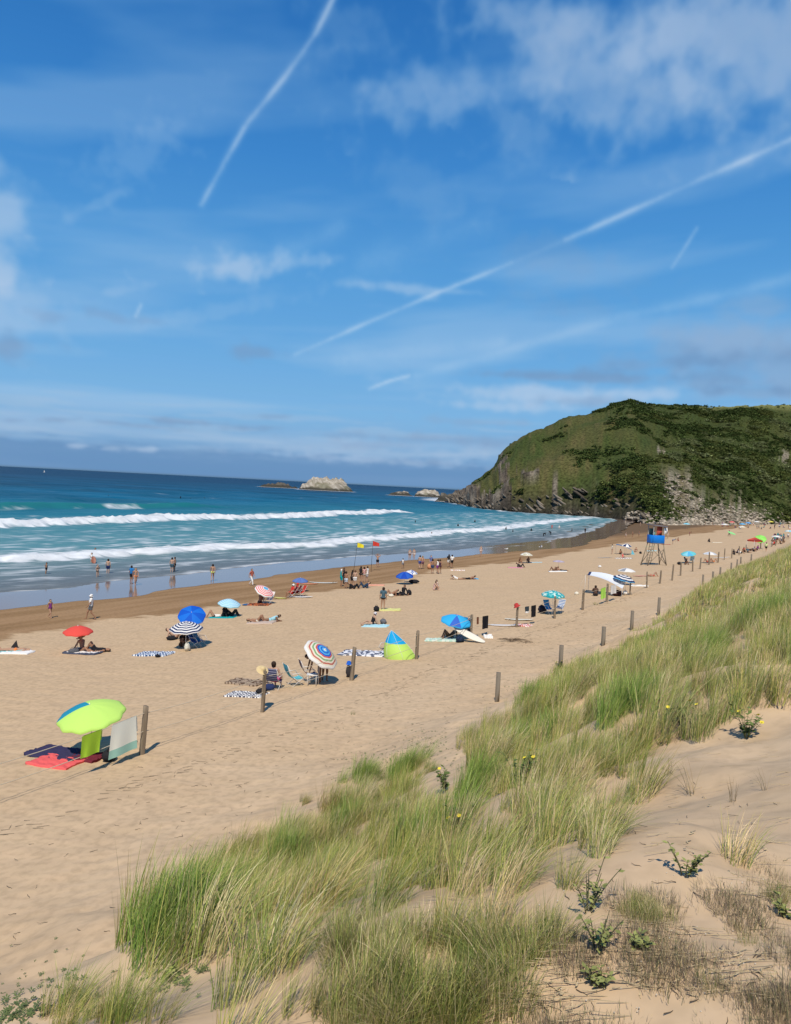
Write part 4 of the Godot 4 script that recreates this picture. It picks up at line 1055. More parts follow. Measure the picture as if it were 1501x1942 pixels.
func pose(kind: String) -> Dictionary:
	var j := {pel = Vector3(0, 0.98, 0), chest = Vector3(0, 1.30, 0), neck = Vector3(0, 1.47, 0), head = Vector3(0, 1.56, 0.015), crown = Vector3(0, 1.63, 0.0), face = Vector3(0, 0, 1),
		sl = Vector3(-0.185, 1.40, 0), sr = Vector3(0.185, 1.40, 0), el = Vector3(-0.235, 1.12, -0.03), er = Vector3(0.235, 1.12, -0.03), wl = Vector3(-0.25, 0.88, 0.05), wr = Vector3(0.25, 0.88, 0.05),
		hl = Vector3(-0.085, 0.92, 0), hr = Vector3(0.085, 0.92, 0), kl = Vector3(-0.10, 0.50, 0.02), kr = Vector3(0.10, 0.50, 0.02), al = Vector3(-0.11, 0.09, -0.02), ar = Vector3(0.11, 0.09, -0.02), tl = Vector3(-0.13, 0.03, 0.13), tr = Vector3(0.13, 0.03, 0.13)}
	match kind:
		"phone":
			j.er = Vector3(0.25, 1.14, 0.05); j.wr = Vector3(0.10, 1.36, 0.22); j.el = Vector3(-0.27, 1.14, -0.05); j.wl = Vector3(-0.17, 0.98, 0.10); j.kr.z = 0.07
		"arms_up":
			j.el = Vector3(-0.32, 1.58, 0.05); j.wl = Vector3(-0.14, 1.74, 0.08); j.er = Vector3(0.32, 1.58, 0.05); j.wr = Vector3(0.14, 1.74, 0.08)
		"walk":
			j.kl = Vector3(-0.09, 0.52, 0.20); j.al = Vector3(-0.09, 0.11, 0.27); j.tl = Vector3(-0.10, 0.06, 0.43); j.kr = Vector3(0.09, 0.50, -0.03); j.ar = Vector3(0.09, 0.14, -0.33); j.tr = Vector3(0.10, 0.03, -0.20)
			j.el = Vector3(-0.24, 1.13, -0.13); j.wl = Vector3(-0.25, 0.90, -0.12); j.er = Vector3(0.24, 1.13, 0.08); j.wr = Vector3(0.23, 0.93, 0.24)
		"bend":
			for k in ["chest", "neck", "head", "crown", "sl", "sr"]: j[k] = Vector3(0, 0.98, 0) + Basis(Vector3.RIGHT, 1.25) * (j[k] - Vector3(0, 0.98, 0))
			j.pel = Vector3(0, 0.98, 0.0); j.face = Vector3(0, -0.8, 0.5)
			j.el = j.sl + Vector3(-0.03, -0.27, 0.05); j.wl = j.el + Vector3(0.0, -0.24, 0.06); j.er = j.sr + Vector3(0.03, -0.27, 0.05); j.wr = j.er + Vector3(0.0, -0.24, 0.06)
		"sit", "hug", "chair":
			var base := 0.12 if kind != "chair" else 0.50
			var back := -0.30 if kind == "sit" else (0.22 if kind == "hug" else -0.22)
			for k in ["pel", "chest", "neck", "head", "crown", "sl", "sr"]:
				j[k] = Vector3(0, base, 0) + Basis(Vector3.RIGHT, back) * (j[k] - Vector3(0, 0.92, 0))
			j.hl = Vector3(-0.09, base, 0); j.hr = Vector3(0.09, base, 0)
			if kind == "sit":
				j.kl = Vector3(-0.11, 0.28, 0.37); j.kr = Vector3(0.12, 0.14, 0.42); j.al = Vector3(-0.12, 0.07, 0.72); j.ar = Vector3(0.13, 0.07, 0.83); j.tl = Vector3(-0.13, 0.15, 0.80); j.tr = Vector3(0.15, 0.19, 0.88)
				j.el = j.sl + Vector3(-0.07, -0.24, -0.10); j.wl = Vector3(-0.30, 0.10, -0.40); j.er = j.sr + Vector3(0.07, -0.24, -0.10); j.wr = Vector3(0.30, 0.10, -0.40)
			elif kind == "hug":
				j.kl = Vector3(-0.11, 0.50, 0.26); j.kr = Vector3(0.11, 0.50, 0.26); j.al = Vector3(-0.11, 0.09, 0.40); j.ar = Vector3(0.11, 0.09, 0.40); j.tl = Vector3(-0.12, 0.04, 0.54); j.tr = Vector3(0.12, 0.04, 0.54)
				j.el = Vector3(-0.26, 0.40, 0.26); j.wl = Vector3(-0.06, 0.36, 0.42); j.er = Vector3(0.26, 0.40, 0.26); j.wr = Vector3(0.06, 0.36, 0.42)
			else:
				j.kl = Vector3(-0.13, 0.53, 0.42); j.kr = Vector3(0.13, 0.53, 0.42); j.al = Vector3(-0.13, 0.10, 0.50); j.ar = Vector3(0.13, 0.10, 0.52); j.tl = Vector3(-0.14, 0.04, 0.65); j.tr = Vector3(0.14, 0.04, 0.66)
				j.el = j.sl + Vector3(-0.08, -0.25, 0.06); j.wl = Vector3(-0.24, 0.72, 0.24); j.er = j.sr + Vector3(0.08, -0.25, 0.06); j.wr = Vector3(0.24, 0.72, 0.24)
		"lie", "knees":      # on the back, head towards -z
			for k in j.keys():
				if k == "face": continue
				var v: Vector3 = j[k]
				j[k] = Vector3(v.x, 0.11 + v.z, 0.9 - v.y)
			j.face = Vector3(0, 1, 0.1)
			j.tl = j.al + Vector3(-0.03, 0.12, 0.06); j.tr = j.ar + Vector3(0.03, 0.12, 0.06)
			j.wl.x = -0.32; j.wr.x = 0.32; j.wl.y = 0.06; j.wr.y = 0.06; j.el.y = 0.07; j.er.y = 0.07
			if kind == "knees":
				j.kl = Vector3(-0.11, 0.50, 0.22); j.al = Vector3(-0.11, 0.09, 0.42); j.tl = Vector3(-0.12, 0.04, 0.56)
				j.kr = Vector3(0.12, 0.47, 0.24); j.ar = Vector3(0.12, 0.09, 0.46); j.tr = Vector3(0.13, 0.04, 0.60)
		"prone":             # on the belly, propped on the elbows, head towards -z
			for k in j.keys():
				if k == "face": continue
				var v: Vector3 = j[k]
				j[k] = Vector3(v.x, 0.11 - v.z, 0.9 - v.y)
			for k in ["chest", "neck", "head", "crown", "sl", "sr"]: j[k] = j.pel + Basis(Vector3.RIGHT, 0.45) * (j[k] - j.pel)
			j.face = Vector3(0, 0.1, -1)
			j.el = Vector3(-0.24, 0.06, j.sl.z - 0.05); j.er = Vector3(0.24, 0.06, j.sr.z - 0.05); j.wl = Vector3(-0.10, 0.05, j.sl.z - 0.28); j.wr = Vector3(0.10, 0.05, j.sr.z - 0.28)
			j.tl = j.al + Vector3(0, -0.03, 0.13); j.tr = j.ar + Vector3(0, -0.03, 0.13)
		"recline":           # leaning back on the elbows, knees up
			for k in ["pel", "chest", "neck", "head", "crown", "sl", "sr"]: j[k] = Vector3(0, 0.12, 0) + Basis(Vector3.RIGHT, -0.95) * (j[k] - Vector3(0, 0.92, 0))
			j.hl = Vector3(-0.09, 0.12, 0); j.hr = Vector3(0.09, 0.12, 0); j.face = Vector3(0, 0.4, 0.9)
			j.kl = Vector3(-0.11, 0.50, 0.25); j.kr = Vector3(0.11, 0.46, 0.28); j.al = Vector3(-0.11, 0.09, 0.44); j.ar = Vector3(0.11, 0.09, 0.50); j.tl = Vector3(-0.12, 0.04, 0.58); j.tr = Vector3(0.12, 0.04, 0.64)
			j.el = Vector3(-0.26, 0.07, -0.42); j.er = Vector3(0.26, 0.07, -0.42); j.wl = Vector3(-0.24, 0.06, -0.18); j.wr = Vector3(0.24, 0.06, -0.18)
	return j
func figure(kind: String) -> Dictionary:
	if pose_cache.has(kind): return pose_cache[kind]
	var j := pose(kind); var bones := limbs(j)
	var cell := 0.027; var lo := Vector3.ONE * 9.0; var hi := -lo
	for b in bones:
		for e in [1, 2]:
			lo = lo.min(b[e] - Vector3.ONE * 0.17); hi = hi.max(b[e] + Vector3.ONE * 0.17)
	var nx := int((hi.x - lo.x) / cell) + 2; var ny := int((hi.y - lo.y) / cell) + 2; var n3 := int((hi.z - lo.z) / cell) + 2
	var f := PackedFloat32Array(); f.resize(nx * ny * n3); f.fill(0.2)
	for b in bones:
		var pa: Vector3 = b[1]; var ba: Vector3 = b[2] - b[1]; var ra: float = b[3]; var rb: float = b[4]
		var l2 := maxf(ba.length_squared(), 0.00001)
		var m := maxf(ra, rb) + 0.07
		var a := ((pa.min(b[2]) - lo - Vector3.ONE * m) / cell).max(Vector3.ZERO); var e := (pa.max(b[2]) - lo + Vector3.ONE * m) / cell
		for x in range(int(a.x), mini(int(e.x) + 1, nx)):
			for y in range(int(a.y), mini(int(e.y) + 1, ny)):
				for z in range(int(a.z), mini(int(e.z) + 1, n3)):
					var p := lo + Vector3(x, y, z) * cell - pa
					var h := clampf(p.dot(ba) / l2, 0.0, 1.0)
					var d := (p - ba * h).length() - lerpf(ra, rb, h)
					var k := (x * ny + y) * n3 + z
					var o := f[k]
					var t := clampf(0.5 + 0.5 * (o - d) / 0.035, 0.0, 1.0)
					f[k] = lerpf(o, d, t) - 0.035 * t * (1.0 - t)
	var vid := {}; var v := PackedVector3Array(); var idx := PackedInt32Array()
	var corner := [0, n3, ny * n3, ny * n3 + n3]
	for x in nx - 1:
		for y in ny - 1:
			for z in n3 - 1:
				var k := (x * ny + y) * n3 + z
				var neg := 0; var s := Vector3.ZERO; var n := 0
				for c in 8:
					if f[k + corner[c >> 1] + (c & 1)] < 0.0: neg += 1
				if neg == 0 or neg == 8: continue
				for ed in 12:
					var c0: int = [0, 2, 4, 6, 0, 1, 4, 5, 0, 1, 2, 3][ed]; var c1: int = [1, 3, 5, 7, 2, 3, 6, 7, 4, 5, 6, 7][ed]
					var f0 := f[k + corner[c0 >> 1] + (c0 & 1)]; var f1 := f[k + corner[c1 >> 1] + (c1 & 1)]
					if (f0 < 0.0) == (f1 < 0.0): continue
					var q := f0 / (f0 - f1)
					var a := Vector3(c0 >> 2, (c0 >> 1) & 1, c0 & 1); var b := Vector3(c1 >> 2, (c1 >> 1) & 1, c1 & 1)
					s += a.lerp(b, q); n += 1
				vid[k] = v.size()
				v.append(lo + (Vector3(x, y, z) + s / n) * cell)
	var dirs := [1, n3, ny * n3]
	for k in vid:
		for ax in 3:
			var d0: int = dirs[ax]; var d1: int = dirs[(ax + 1) % 3]; var d2: int = dirs[(ax + 2) % 3]
			if (f[k] < 0.0) == (f[k + d0] < 0.0): continue
			if not (vid.has(k - d1) and vid.has(k - d2) and vid.has(k - d1 - d2)): continue
			var q := [vid[k], vid[k - d1], vid[k - d1 - d2], vid[k - d2]]
			if f[k] < 0.0: idx.append_array([q[0], q[2], q[1], q[0], q[3], q[2]])
			else: idx.append_array([q[0], q[1], q[2], q[0], q[2], q[3]])
	# which limb each vertex belongs to
	var who := []; var param := PackedFloat32Array()
	for p in v:
		var best := 9.0; var nm := ""; var hh := 0.0
		for b in bones:
			var ba: Vector3 = b[2] - b[1]
			var h := clampf((p - b[1]).dot(ba) / maxf(ba.length_squared(), 0.00001), 0.0, 1.0)
			var d: float = (p - (b[1] + ba * h)).length() - lerpf(b[3], b[4], h)
			if d < best: best = d; nm = b[0]; hh = h
		who.append(nm); param.append(hh)
	var nn := face_normals(v, idx); var sense := 0.0
	for k in v.size(): sense += nn[k].dot(v[k] - j.pel.lerp(j.chest, 0.5))
	if sense < 0.0:
		idx.reverse(); nn = face_normals(v, idx)
	var mesh := mesh_of(v, PackedColorArray(), idx)
	pose_cache[kind] = {mesh = mesh, v = v, idx = idx, who = who, param = param, j = j, normals = nn, wear = {}}
	return pose_cache[kind]
func face_normals(v: PackedVector3Array, idx: PackedInt32Array) -> PackedVector3Array:
	var n := PackedVector3Array(); n.resize(v.size())
	for k in idx.size() / 3:
		var a := idx[k * 3]; var b := idx[k * 3 + 1]; var c := idx[k * 3 + 2]
		var d := (v[c] - v[a]).cross(v[b] - v[a])
		n[a] += d; n[b] += d; n[c] += d
	for k in n.size(): n[k] = n[k].normalized()
	return n
func wears(kind: String, who: String, h: float, p: Vector3, j: Dictionary) -> bool:
	match kind:
		"shorts": return who == "pelvis" or (who == "thigh" and h < 0.62) or (who == "waist" and h < 0.18)
		"trunks": return who == "pelvis" or (who == "thigh" and h < 0.14)
		"tshirt": return who == "waist" or who == "chest" or (who == "upperarm" and h < 0.62) or (who == "pelvis" and (p - j.hl.lerp(j.hr, 0.5)).dot((j.chest - j.pel).normalized()) > 0.02)
		"tank": return who == "waist" or who == "chest"
		"bikini": return who == "waist" and h > 0.62 and h < 0.95
		"suit": return who == "waist" or who == "pelvis" or (who == "chest" and p.distance_to(j.chest) < 0.13)
		"pants": return who == "pelvis" or who == "thigh" or (who == "shin" and h < 0.9)
		"dress": return who == "waist" or who == "chest" or who == "pelvis" or (who == "thigh" and h < 0.7)
		"wetsuit": return who in ["pelvis", "waist", "chest", "upperarm", "forearm", "thigh", "shin"]
		"hair", "long_hair":
			var c: Vector3 = j.head.lerp(j.crown, 0.5)
			var up: Vector3 = (j.crown - j.head).normalized()
			var d := p - c
			return (who == "head" and (d.dot(j.face) < 0.0 or d.dot(up) > 0.075) and d.dot(up) > -0.09) or (kind == "long_hair" and who == "neck" and d.dot(j.face) < 0.0)
	return false
func garment(kind: String, fig: Dictionary) -> Mesh:
	if fig.wear.has(kind): return fig.wear[kind]
	var on := PackedByteArray()
	for k in fig.v.size(): on.append(1 if wears(kind, fig.who[k], fig.param[k], fig.v[k], fig.j) else 0)
	var thick: float = 0.012 if kind.find("hair") < 0 else 0.018
	if kind in ["shorts", "tshirt", "dress", "pants"]: thick = 0.02
	var v := PackedVector3Array(); var idx := PackedInt32Array(); var map := {}
	var src: PackedInt32Array = fig.idx
	for k in src.size() / 3:
		var t := [src[k * 3], src[k * 3 + 1], src[k * 3 + 2]]
		if on[t[0]] + on[t[1]] + on[t[2]] < 3: continue
		for q in t:
			if not map.has(q):
				map[q] = v.size(); v.append(fig.v[q] + fig.normals[q] * thick)
			idx.append(map[q])
	fig.wear[kind] = mesh_of(v, PackedColorArray(), idx) if idx.size() > 0 else null
	return fig.wear[kind]
const SKIN := [Color(0.42, 0.25, 0.165), Color(0.50, 0.32, 0.225), Color(0.33, 0.18, 0.11), Color(0.22, 0.115, 0.07)]
var people := 0
func person(label: String, at: Vector3, yaw: float, kind: String, clothes: Array, skin := 0, hair := Color(0.04, 0.025, 0.018), tall := 1.72, hat = null, group := "") -> Node3D:
	var o := thing("person", label, "person", at, deg_to_rad(yaw), group)
	var fig := figure(kind)
	o.scale = Vector3.ONE * tall / 1.72
	part("body", fig.mesh, mat(SKIN[skin], 0.6, 0.35), o)
	for c in clothes:
		var g := garment(c[0], fig)
		if g: part({"tshirt": "shirt", "tank": "top", "bikini": "bikini_top", "suit": "swimsuit"}.get(c[0], c[0]), g, mat(c[1], 0.85, 0.2), o)
	if hair != null:
		var g := garment("long_hair" if people % 3 == 0 and kind != "chair" else "hair", fig)
		if g: part("hair", g, mat(hair, 0.7, 0.3), o)
	if hat != null:
		var b := nb(); var j: Dictionary = fig.j
		var up: Vector3 = (j.crown - j.head).normalized()
		var bs := Basis(Quaternion(Vector3.UP, up))
		hat_shape(b, hat[1])
		var h := part("hat", done(b), mat(hat[0], 0.9, 0.2), o)
		h.transform = Transform3D(bs, j.crown + up * 0.02)
	people += 1
	return o
func hat_shape(b: Dictionary, brim: float) -> void:
	var prof := [[0.0, 0.125], [0.06, 0.118], [0.095, 0.085], [0.108, 0.0], [0.112 + brim * 0.5, -0.008], [0.112 + brim, -0.03]]
	var o: int = b.v.size(); var n := 18
	for i in n + 1:
		var a := TAU * i / n
		for q in prof: b.v.append(Vector3(cos(a) * q[0], q[1] - 0.03, sin(a) * q[0])); b.c.append(Color.WHITE)
	for i in n:
		for q in 5:
			var k := o + i * 6 + q
			b.i.append_array([k, k + 6, k + 1, k + 1, k + 6, k + 7])

# ---------------------------------------------------------------- beach gear
func umbrella(label: String, px: float, py: float, top_py: float, wide_px: float, scheme: Dictionary, tilt := 0.0, tilt_yaw := 0.0, at = null) -> Node3D:
	var p: Vector3 = ground_at(px, py) if at == null else at
	var dist := (p - CAM).length()
	var R: float = clampf(wide_px * 0.5 * dist / F, 0.7, 1.35)
	var H: float = clampf((py - top_py) * dist / F, 1.3, 2.3)
	var o := thing("beach_umbrella", label, "umbrella", p)
	var td := Basis(Vector3.UP, deg_to_rad(tilt_yaw)) * Vector3(0, 0, 1)        # the way the canopy looks, 0 = to the camera
	var lean := Basis(Vector3.UP.cross(td).normalized(), deg_to_rad(tilt)) if tilt > 0.0 else Basis.IDENTITY
	var joint := Vector3(0, H - 0.42, 0)
	var b := nb(); tube(b, [Vector3(0, -0.2, 0), joint * 0.5, joint, joint + lean * Vector3(0, 0.42, 0)], 0.014, 0.012, 8)
	part("pole", done(b), mat(Color(0.72, 0.72, 0.72), 0.35, 0.6), o)
	b = nb()
	var n: int = scheme.get("n", 8); var rings := 12; var deep: float = scheme.get("deep", 0.38) * R
	var cols: Array = scheme.cols
	var P := func(i: float, u: float) -> Vector3:
		var a := TAU * i / n
		var frac := absf(fposmod(i, 1.0) - 0.5) * 2.0        # 1 on a rib, 0 between
		var rr := R * u * (1.0 - 0.06 * (1.0 - frac) * u)
		return Vector3(cos(a) * rr, -deep * pow(u, 1.7) + 0.045 * (1.0 - frac) * u * (1.0 - u * 0.4) * R, sin(a) * rr)
	for i in n * 4:
		for k in rings:
			var u0 := k / float(rings); var u1 := (k + 1) / float(rings)
			var col: Color
			match scheme.kind:
				"rings": col = cols[k % cols.size()] if cols.size() < rings else cols[k]
				"panels": col = cols[(i / 4) % cols.size()]
				_:
					var q: Vector3 = P.call(i / 4.0, u0)
					var z := nf.get_noise_2d(q.x * 3.2 + label.length(), q.z * 3.2)
					col = cols[0] if z < -0.08 else (cols[1] if z < 0.14 else cols[2])
			var a0: Vector3 = P.call(i / 4.0, u0); var a1: Vector3 = P.call(i / 4.0, u1); var b0: Vector3 = P.call((i + 1) / 4.0, u0); var b1: Vector3 = P.call((i + 1) / 4.0, u1)
			quad(b, a0, b0, b1, a1, col)
	var rim: Color = scheme.get("rim", cols[0])
	for i in n * 4:
		var a1: Vector3 = P.call(i / 4.0, 1.0); var b1: Vector3 = P.call((i + 1) / 4.0, 1.0)
		quad(b, a1, b1, b1 + Vector3(0, -0.06, 0), a1 + Vector3(0, -0.06, 0), rim)
	var cm := vmat(0.7, 0.25).duplicate() as StandardMaterial3D
	cm.backlight_enabled = true; cm.backlight = Color(0.3, 0.3, 0.3)
	var can := part("canopy", done(b), cm, o)
	can.transform = Transform3D(lean * Basis(Vector3.UP, scheme.get("spin", 0.3)), joint + lean * Vector3(0, 0.42, 0))
	for i in n:
		var rb := nb()
		var pts := []
		for k in 5: pts.append(P.call(float(i), k / 4.0) + Vector3(0, -0.012, 0))
		tube(rb, pts, 0.006, 0.005, 4)
		part("rib", done(rb), mat(Color(0.6, 0.6, 0.6), 0.4, 0.5), can)
	b = nb(); tube(b, [Vector3(0, -0.01, 0), Vector3(0, 0.03, 0), Vector3(0, 0.07, 0)], 0.022, 0.010, 8)
	part("finial", done(b), mat(Color(0.8, 0.8, 0.8), 0.5), can)
	return o
func cloth(w: float, l: float, amp: float, pat: Callable, seed_: float) -> ArrayMesh:
	var b := nb(); var nu := 22; var nv := 30
	var H := func(u: float, v: float) -> Vector3:
		var x := (u - 0.5) * w; var z := (v - 0.5) * l
		var e := Vector2(nz.get_noise_2d(z * 1.5 + seed_, 1.0), nz.get_noise_2d(x * 1.5 + seed_, 9.0)) * 0.05
		return Vector3(x + e.x, 0.016 + amp * (0.5 + nf.get_noise_2d(x * 2.2 + seed_, z * 2.2)) + amp * 0.7 * absf(nr.get_noise_2d(x * 1.3 + seed_, z * 1.3)), z + e.y)
	for i in nu:
		for j in nv:
			var u0 := i / float(nu); var u1 := (i + 1) / float(nu); var v0 := j / float(nv); var v1 := (j + 1) / float(nv)
			quad(b, H.call(u0, v0), H.call(u1, v0), H.call(u1, v1), H.call(u0, v1), pat.call((u0 + u1) * 0.5, (v0 + v1) * 0.5))
	# hem
	for i in nu:
		for e in [0.0, 1.0]:
			var p0: Vector3 = H.call(i / float(nu), e); var p1: Vector3 = H.call((i + 1) / float(nu), e)
			quad(b, p0, p1, Vector3(p1.x, -0.03, p1.z), Vector3(p0.x, -0.03, p0.z), pat.call(i / float(nu), e))
	for j in nv:
		for e in [0.0, 1.0]:
			var p0: Vector3 = H.call(e, j / float(nv)); var p1: Vector3 = H.call(e, (j + 1) / float(nv))
			quad(b, p0, p1, Vector3(p1.x, -0.03, p1.z), Vector3(p0.x, -0.03, p0.z), pat.call(e, j / float(nv)))
	return done(b)
func pattern(cols: Array, kind := "plain") -> Callable:
	return func(u: float, v: float) -> Color:
		match kind:
			"stripes": return cols[int(v * 14.0) % cols.size()]
			"lengthwise": return cols[int(u * 10.0) % cols.size()]
			"zigzag": return cols[int(v * 22.0 + absf(fposmod(u * 5.0, 1.0) - 0.5) * 3.0) % cols.size()]
			"blotch": return cols[0] if nf.get_noise_2d(u * 5.0 + cols[0].r * 50.0, v * 8.0) < 0.02 else cols[1 % cols.size()]
			"border": return cols[0] if u > 0.08 and u < 0.92 and v > 0.06 and v < 0.94 else cols[1]
		return cols[0]
func towel(label: String, px: float, py: float, w: float, l: float, yaw: float, cols: Array, kind := "plain", amp := 0.05) -> Node3D:
	var p := ground_at(px, py)
	var o := top("towel", cloth(w, l, amp, pattern(cols, kind), px), vmat(0.95, 0.15))
	set_on_ground(o, p, yaw)
	tag(o, label, "towel")
	return o
func set_on_ground(o: Node3D, p: Vector3, yaw: float) -> void:
	var e := 0.6
	var n := Vector3(ground_y(p.x - e, p.z) - ground_y(p.x + e, p.z), 2.0 * e, ground_y(p.x, p.z - e) - ground_y(p.x, p.z + e)).normalized()
	o.transform = Transform3D(Basis(Quaternion(Vector3.UP, n)) * Basis(Vector3.UP, deg_to_rad(yaw)), p + Vector3(0, 0.01, 0))
func board_mesh(l: float, w: float, thick: float, col: Color, stripe: Color) -> ArrayMesh:
	var b := nb(); var n := 26; var m := 10
	var v := PackedVector3Array(); var c := PackedColorArray()
	for i in n + 1:
		var u := i / float(n)
		var half: float = w * 0.5 * pow(sin(PI * clampf(u * 0.93 + 0.05, 0.0, 1.0)), 0.55)
		var rocker := 0.10 * l * 0.35 * pow(absf(u - 0.45) * 1.8, 2.5)
		for j in m + 1:
			var a := TAU * j / m
			v.append(Vector3(cos(a) * half, thick * 0.5 * sin(a) * (0.35 + 0.65 * sin(PI * clampf(u, 0.03, 0.97))) + rocker + thick * 0.5, (u - 0.5) * l))
			c.append(stripe if absf(cos(a)) < 0.12 else col)
	return grid_mesh(n + 1, m + 1, v, c)
func surfboard(label: String, px: float, py: float, l: float, w: float, yaw: float, col: Color, stripe: Color, called := "surfboard") -> Node3D:
	var p := ground_at(px, py)
	var o := thing(called, label, "surfboard", p)
	set_on_ground(o, p, yaw)
	part("deck", board_mesh(l, w, 0.07, col, stripe), vmat(0.3, 0.5), o)
	for k in 3:
		var b := nb(); var x := (k - 1) * w * 0.26; var z := l * (0.40 if k == 1 else 0.33)
		quad(b, Vector3(x - 0.004, 0.06, z - 0.06), Vector3(x - 0.004, 0.06, z + 0.05), Vector3(x - 0.004, 0.17, z + 0.08), Vector3(x - 0.004, 0.15, z + 0.03))
		quad(b, Vector3(x + 0.004, 0.06, z - 0.06), Vector3(x + 0.004, 0.15, z + 0.03), Vector3(x + 0.004, 0.17, z + 0.08), Vector3(x + 0.004, 0.06, z + 0.05))
		if label.find("fins") >= 0: part("fin", done(b), mat(Color(0.03, 0.03, 0.03), 0.4), o)
	return o
func bag(label: String, px: float, py: float, size: Vector3, col: Color, called := "bag", at = null) -> Node3D:
	var p: Vector3 = ground_at(px, py) if at == null else at
	var o := thing(called, label, called.replace("_", " "), p, rng.randf() * 2.0)
	var b := nb()
	blob(b, Vector3(0, size.y * 0.46, 0), size * Vector3(0.5, 0.5, 0.5), Basis.IDENTITY, Color.WHITE, 0.28, 14, 10)
	part("sack", done(b), mat(col, 0.85, 0.25), o)
	b = nb(); blob(b, Vector3(0, size.y * 0.32, size.z * 0.42), Vector3(size.x * 0.33, size.y * 0.24, size.z * 0.16), Basis.IDENTITY, Color.WHITE, 0.1, 10, 6)
	part("pocket", done(b), mat(col * 0.8, 0.85, 0.25), o)
	b = nb()
	var pts := []
	for k in 9:
		var a := PI * k / 8.0
		pts.append(Vector3(cos(a) * size.x * 0.28, size.y * 0.86 + sin(a) * size.y * 0.28, 0))
	tube(b, pts, 0.012, 0.012, 5)
	part("strap", done(b), mat(col * 0.7, 0.85, 0.25), o)
	return o
func chair(label: String, px: float, py: float, yaw: float, col: Color, stripe: Color, at = null) -> Node3D:
	var p: Vector3 = ground_at(px, py) if at == null else at
	var o := thing("beach_chair", label, "chair", p, deg_to_rad(yaw))
	for s in [-0.27, 0.27]:
		var b := nb(); tube(b, [Vector3(s, 0.0, 0.30), Vector3(s, 0.36, -0.12), Vector3(s, 0.42, -0.2)], 0.012, 0.012, 6); part("leg", done(b), mat(Color(0.7, 0.7, 0.7), 0.35, 0.6), o)
		b = nb(); tube(b, [Vector3(s, 0.0, -0.26), Vector3(s, 0.38, 0.26)], 0.012, 0.012, 6); part("leg", done(b), mat(Color(0.7, 0.7, 0.7), 0.35, 0.6), o)
		b = nb(); tube(b, [Vector3(s, 0.34, -0.18), Vector3(s, 0.60, -0.30), Vector3(s, 0.98, -0.52)], 0.012, 0.012, 6); part("back_tube", done(b), mat(Color(0.7, 0.7, 0.7), 0.35, 0.6), o)
		b = nb(); tube(b, [Vector3(s * 1.08, 0.58, -0.28), Vector3(s * 1.12, 0.60, 0.10), Vector3(s * 1.08, 0.38, 0.26)], 0.014, 0.014, 6); part("armrest", done(b), mat(Color(0.75, 0.75, 0.75), 0.4, 0.5), o)
	var b2 := nb()
	for k in 8:
		var u0 := k / 8.0; var u1 := (k + 1) / 8.0
		var A := func(u: float) -> Vector3: return Vector3(0, 0.37 - 0.05 * sin(PI * u), lerpf(0.27, -0.18, u))
		var a0: Vector3 = A.call(u0); var a1: Vector3 = A.call(u1)
		for x in [-0.26]: quad(b2, a0 + Vector3(x, 0, 0), a0 - Vector3(x, 0, 0), a1 - Vector3(x, 0, 0), a1 + Vector3(x, 0, 0), col if k % 2 == 0 else stripe)
	part("seat", done(b2), vmat(0.85, 0.2), o)
	b2 = nb()
	for k in 12:
		var A := func(u: float) -> Vector3: return Vector3(0, 0.36, -0.19).lerp(Vector3(0, 0.97, -0.51), u) + Vector3(0, -0.02, -0.05) * sin(PI * u)
		var a0: Vector3 = A.call(k / 12.0); var a1: Vector3 = A.call((k + 1) / 12.0)
		quad(b2, a0 + Vector3(-0.26, 0, 0), a0 + Vector3(0.26, 0, 0), a1 + Vector3(0.26, 0, 0), a1 + Vector3(-0.26, 0, 0), col if k % 2 == 0 else stripe)
	part("backrest", done(b2), vmat(0.85, 0.2), o)
	return o
func hung(label: String, called: String, cat: String, a: Vector3, b_: Vector3, drop: float, cols: Array, flare := 0.0) -> Node3D:
	# cloth thrown over the rope between a and b_
	var b := nb(); var nu := 14; var nv := 16
	var H := func(u: float, v: float) -> Vector3:
		var p: Vector3 = a.lerp(b_, u + (v * flare * (u - 0.3)))
		return p + Vector3(0, 0.02 - v * drop, 0.03 + 0.05 * v * sin(u * 9.0 + a.x) + 0.10 * v)
	for i in nu:
		for j in nv:
			var u0 := i / float(nu); var u1 := (i + 1) / float(nu); var v0 := j / float(nv); var v1 := (j + 1) / float(nv)
			var c: Color = cols[0] if v0 < 0.72 or v0 > 0.94 else cols[1 % cols.size()]
			quad(b, H.call(u0, v0), H.call(u1, v0), H.call(u1, v1), H.call(u0, v1), c)
			if v0 < 0.5: quad(b, H.call(u0, v0) - Vector3(0, 0, 0.09), H.call(u0, v1) - Vector3(0, 0, 0.11), H.call(u1, v1) - Vector3(0, 0, 0.11), H.call(u1, v0) - Vector3(0, 0, 0.09), c)
	var o := top(called, done(b), vmat(0.95, 0.15))
	tag(o, label, cat)
	return o
func rope_at(k: int, u: float, upper := true) -> Vector3:      # a point on the rope after post k (0 = the one by the white towel); negative k is the stretch before it
	var f := 0.86 if upper else 0.48
	var a: Vector3; var b: Vector3
	if k < 0:
		var first := from_st(11.4, 18.5)
		a = Vector3(first.x, ground_y(first.x, first.y) + (1.15 if upper else 0.6), first.y + 0.08)
	else:
		a = post_tops[k]; a.y = lerpf(ground_y(a.x, a.z), a.y, f); a.z += 0.09
	b = post_tops[k + 1]; b.y = lerpf(ground_y(b.x, b.z), b.y, f); b.z += 0.09
	return a.lerp(b, u) - Vector3(0, 0.10 * (1.0 - pow(2.0 * u - 1.0, 2.0)), 0)

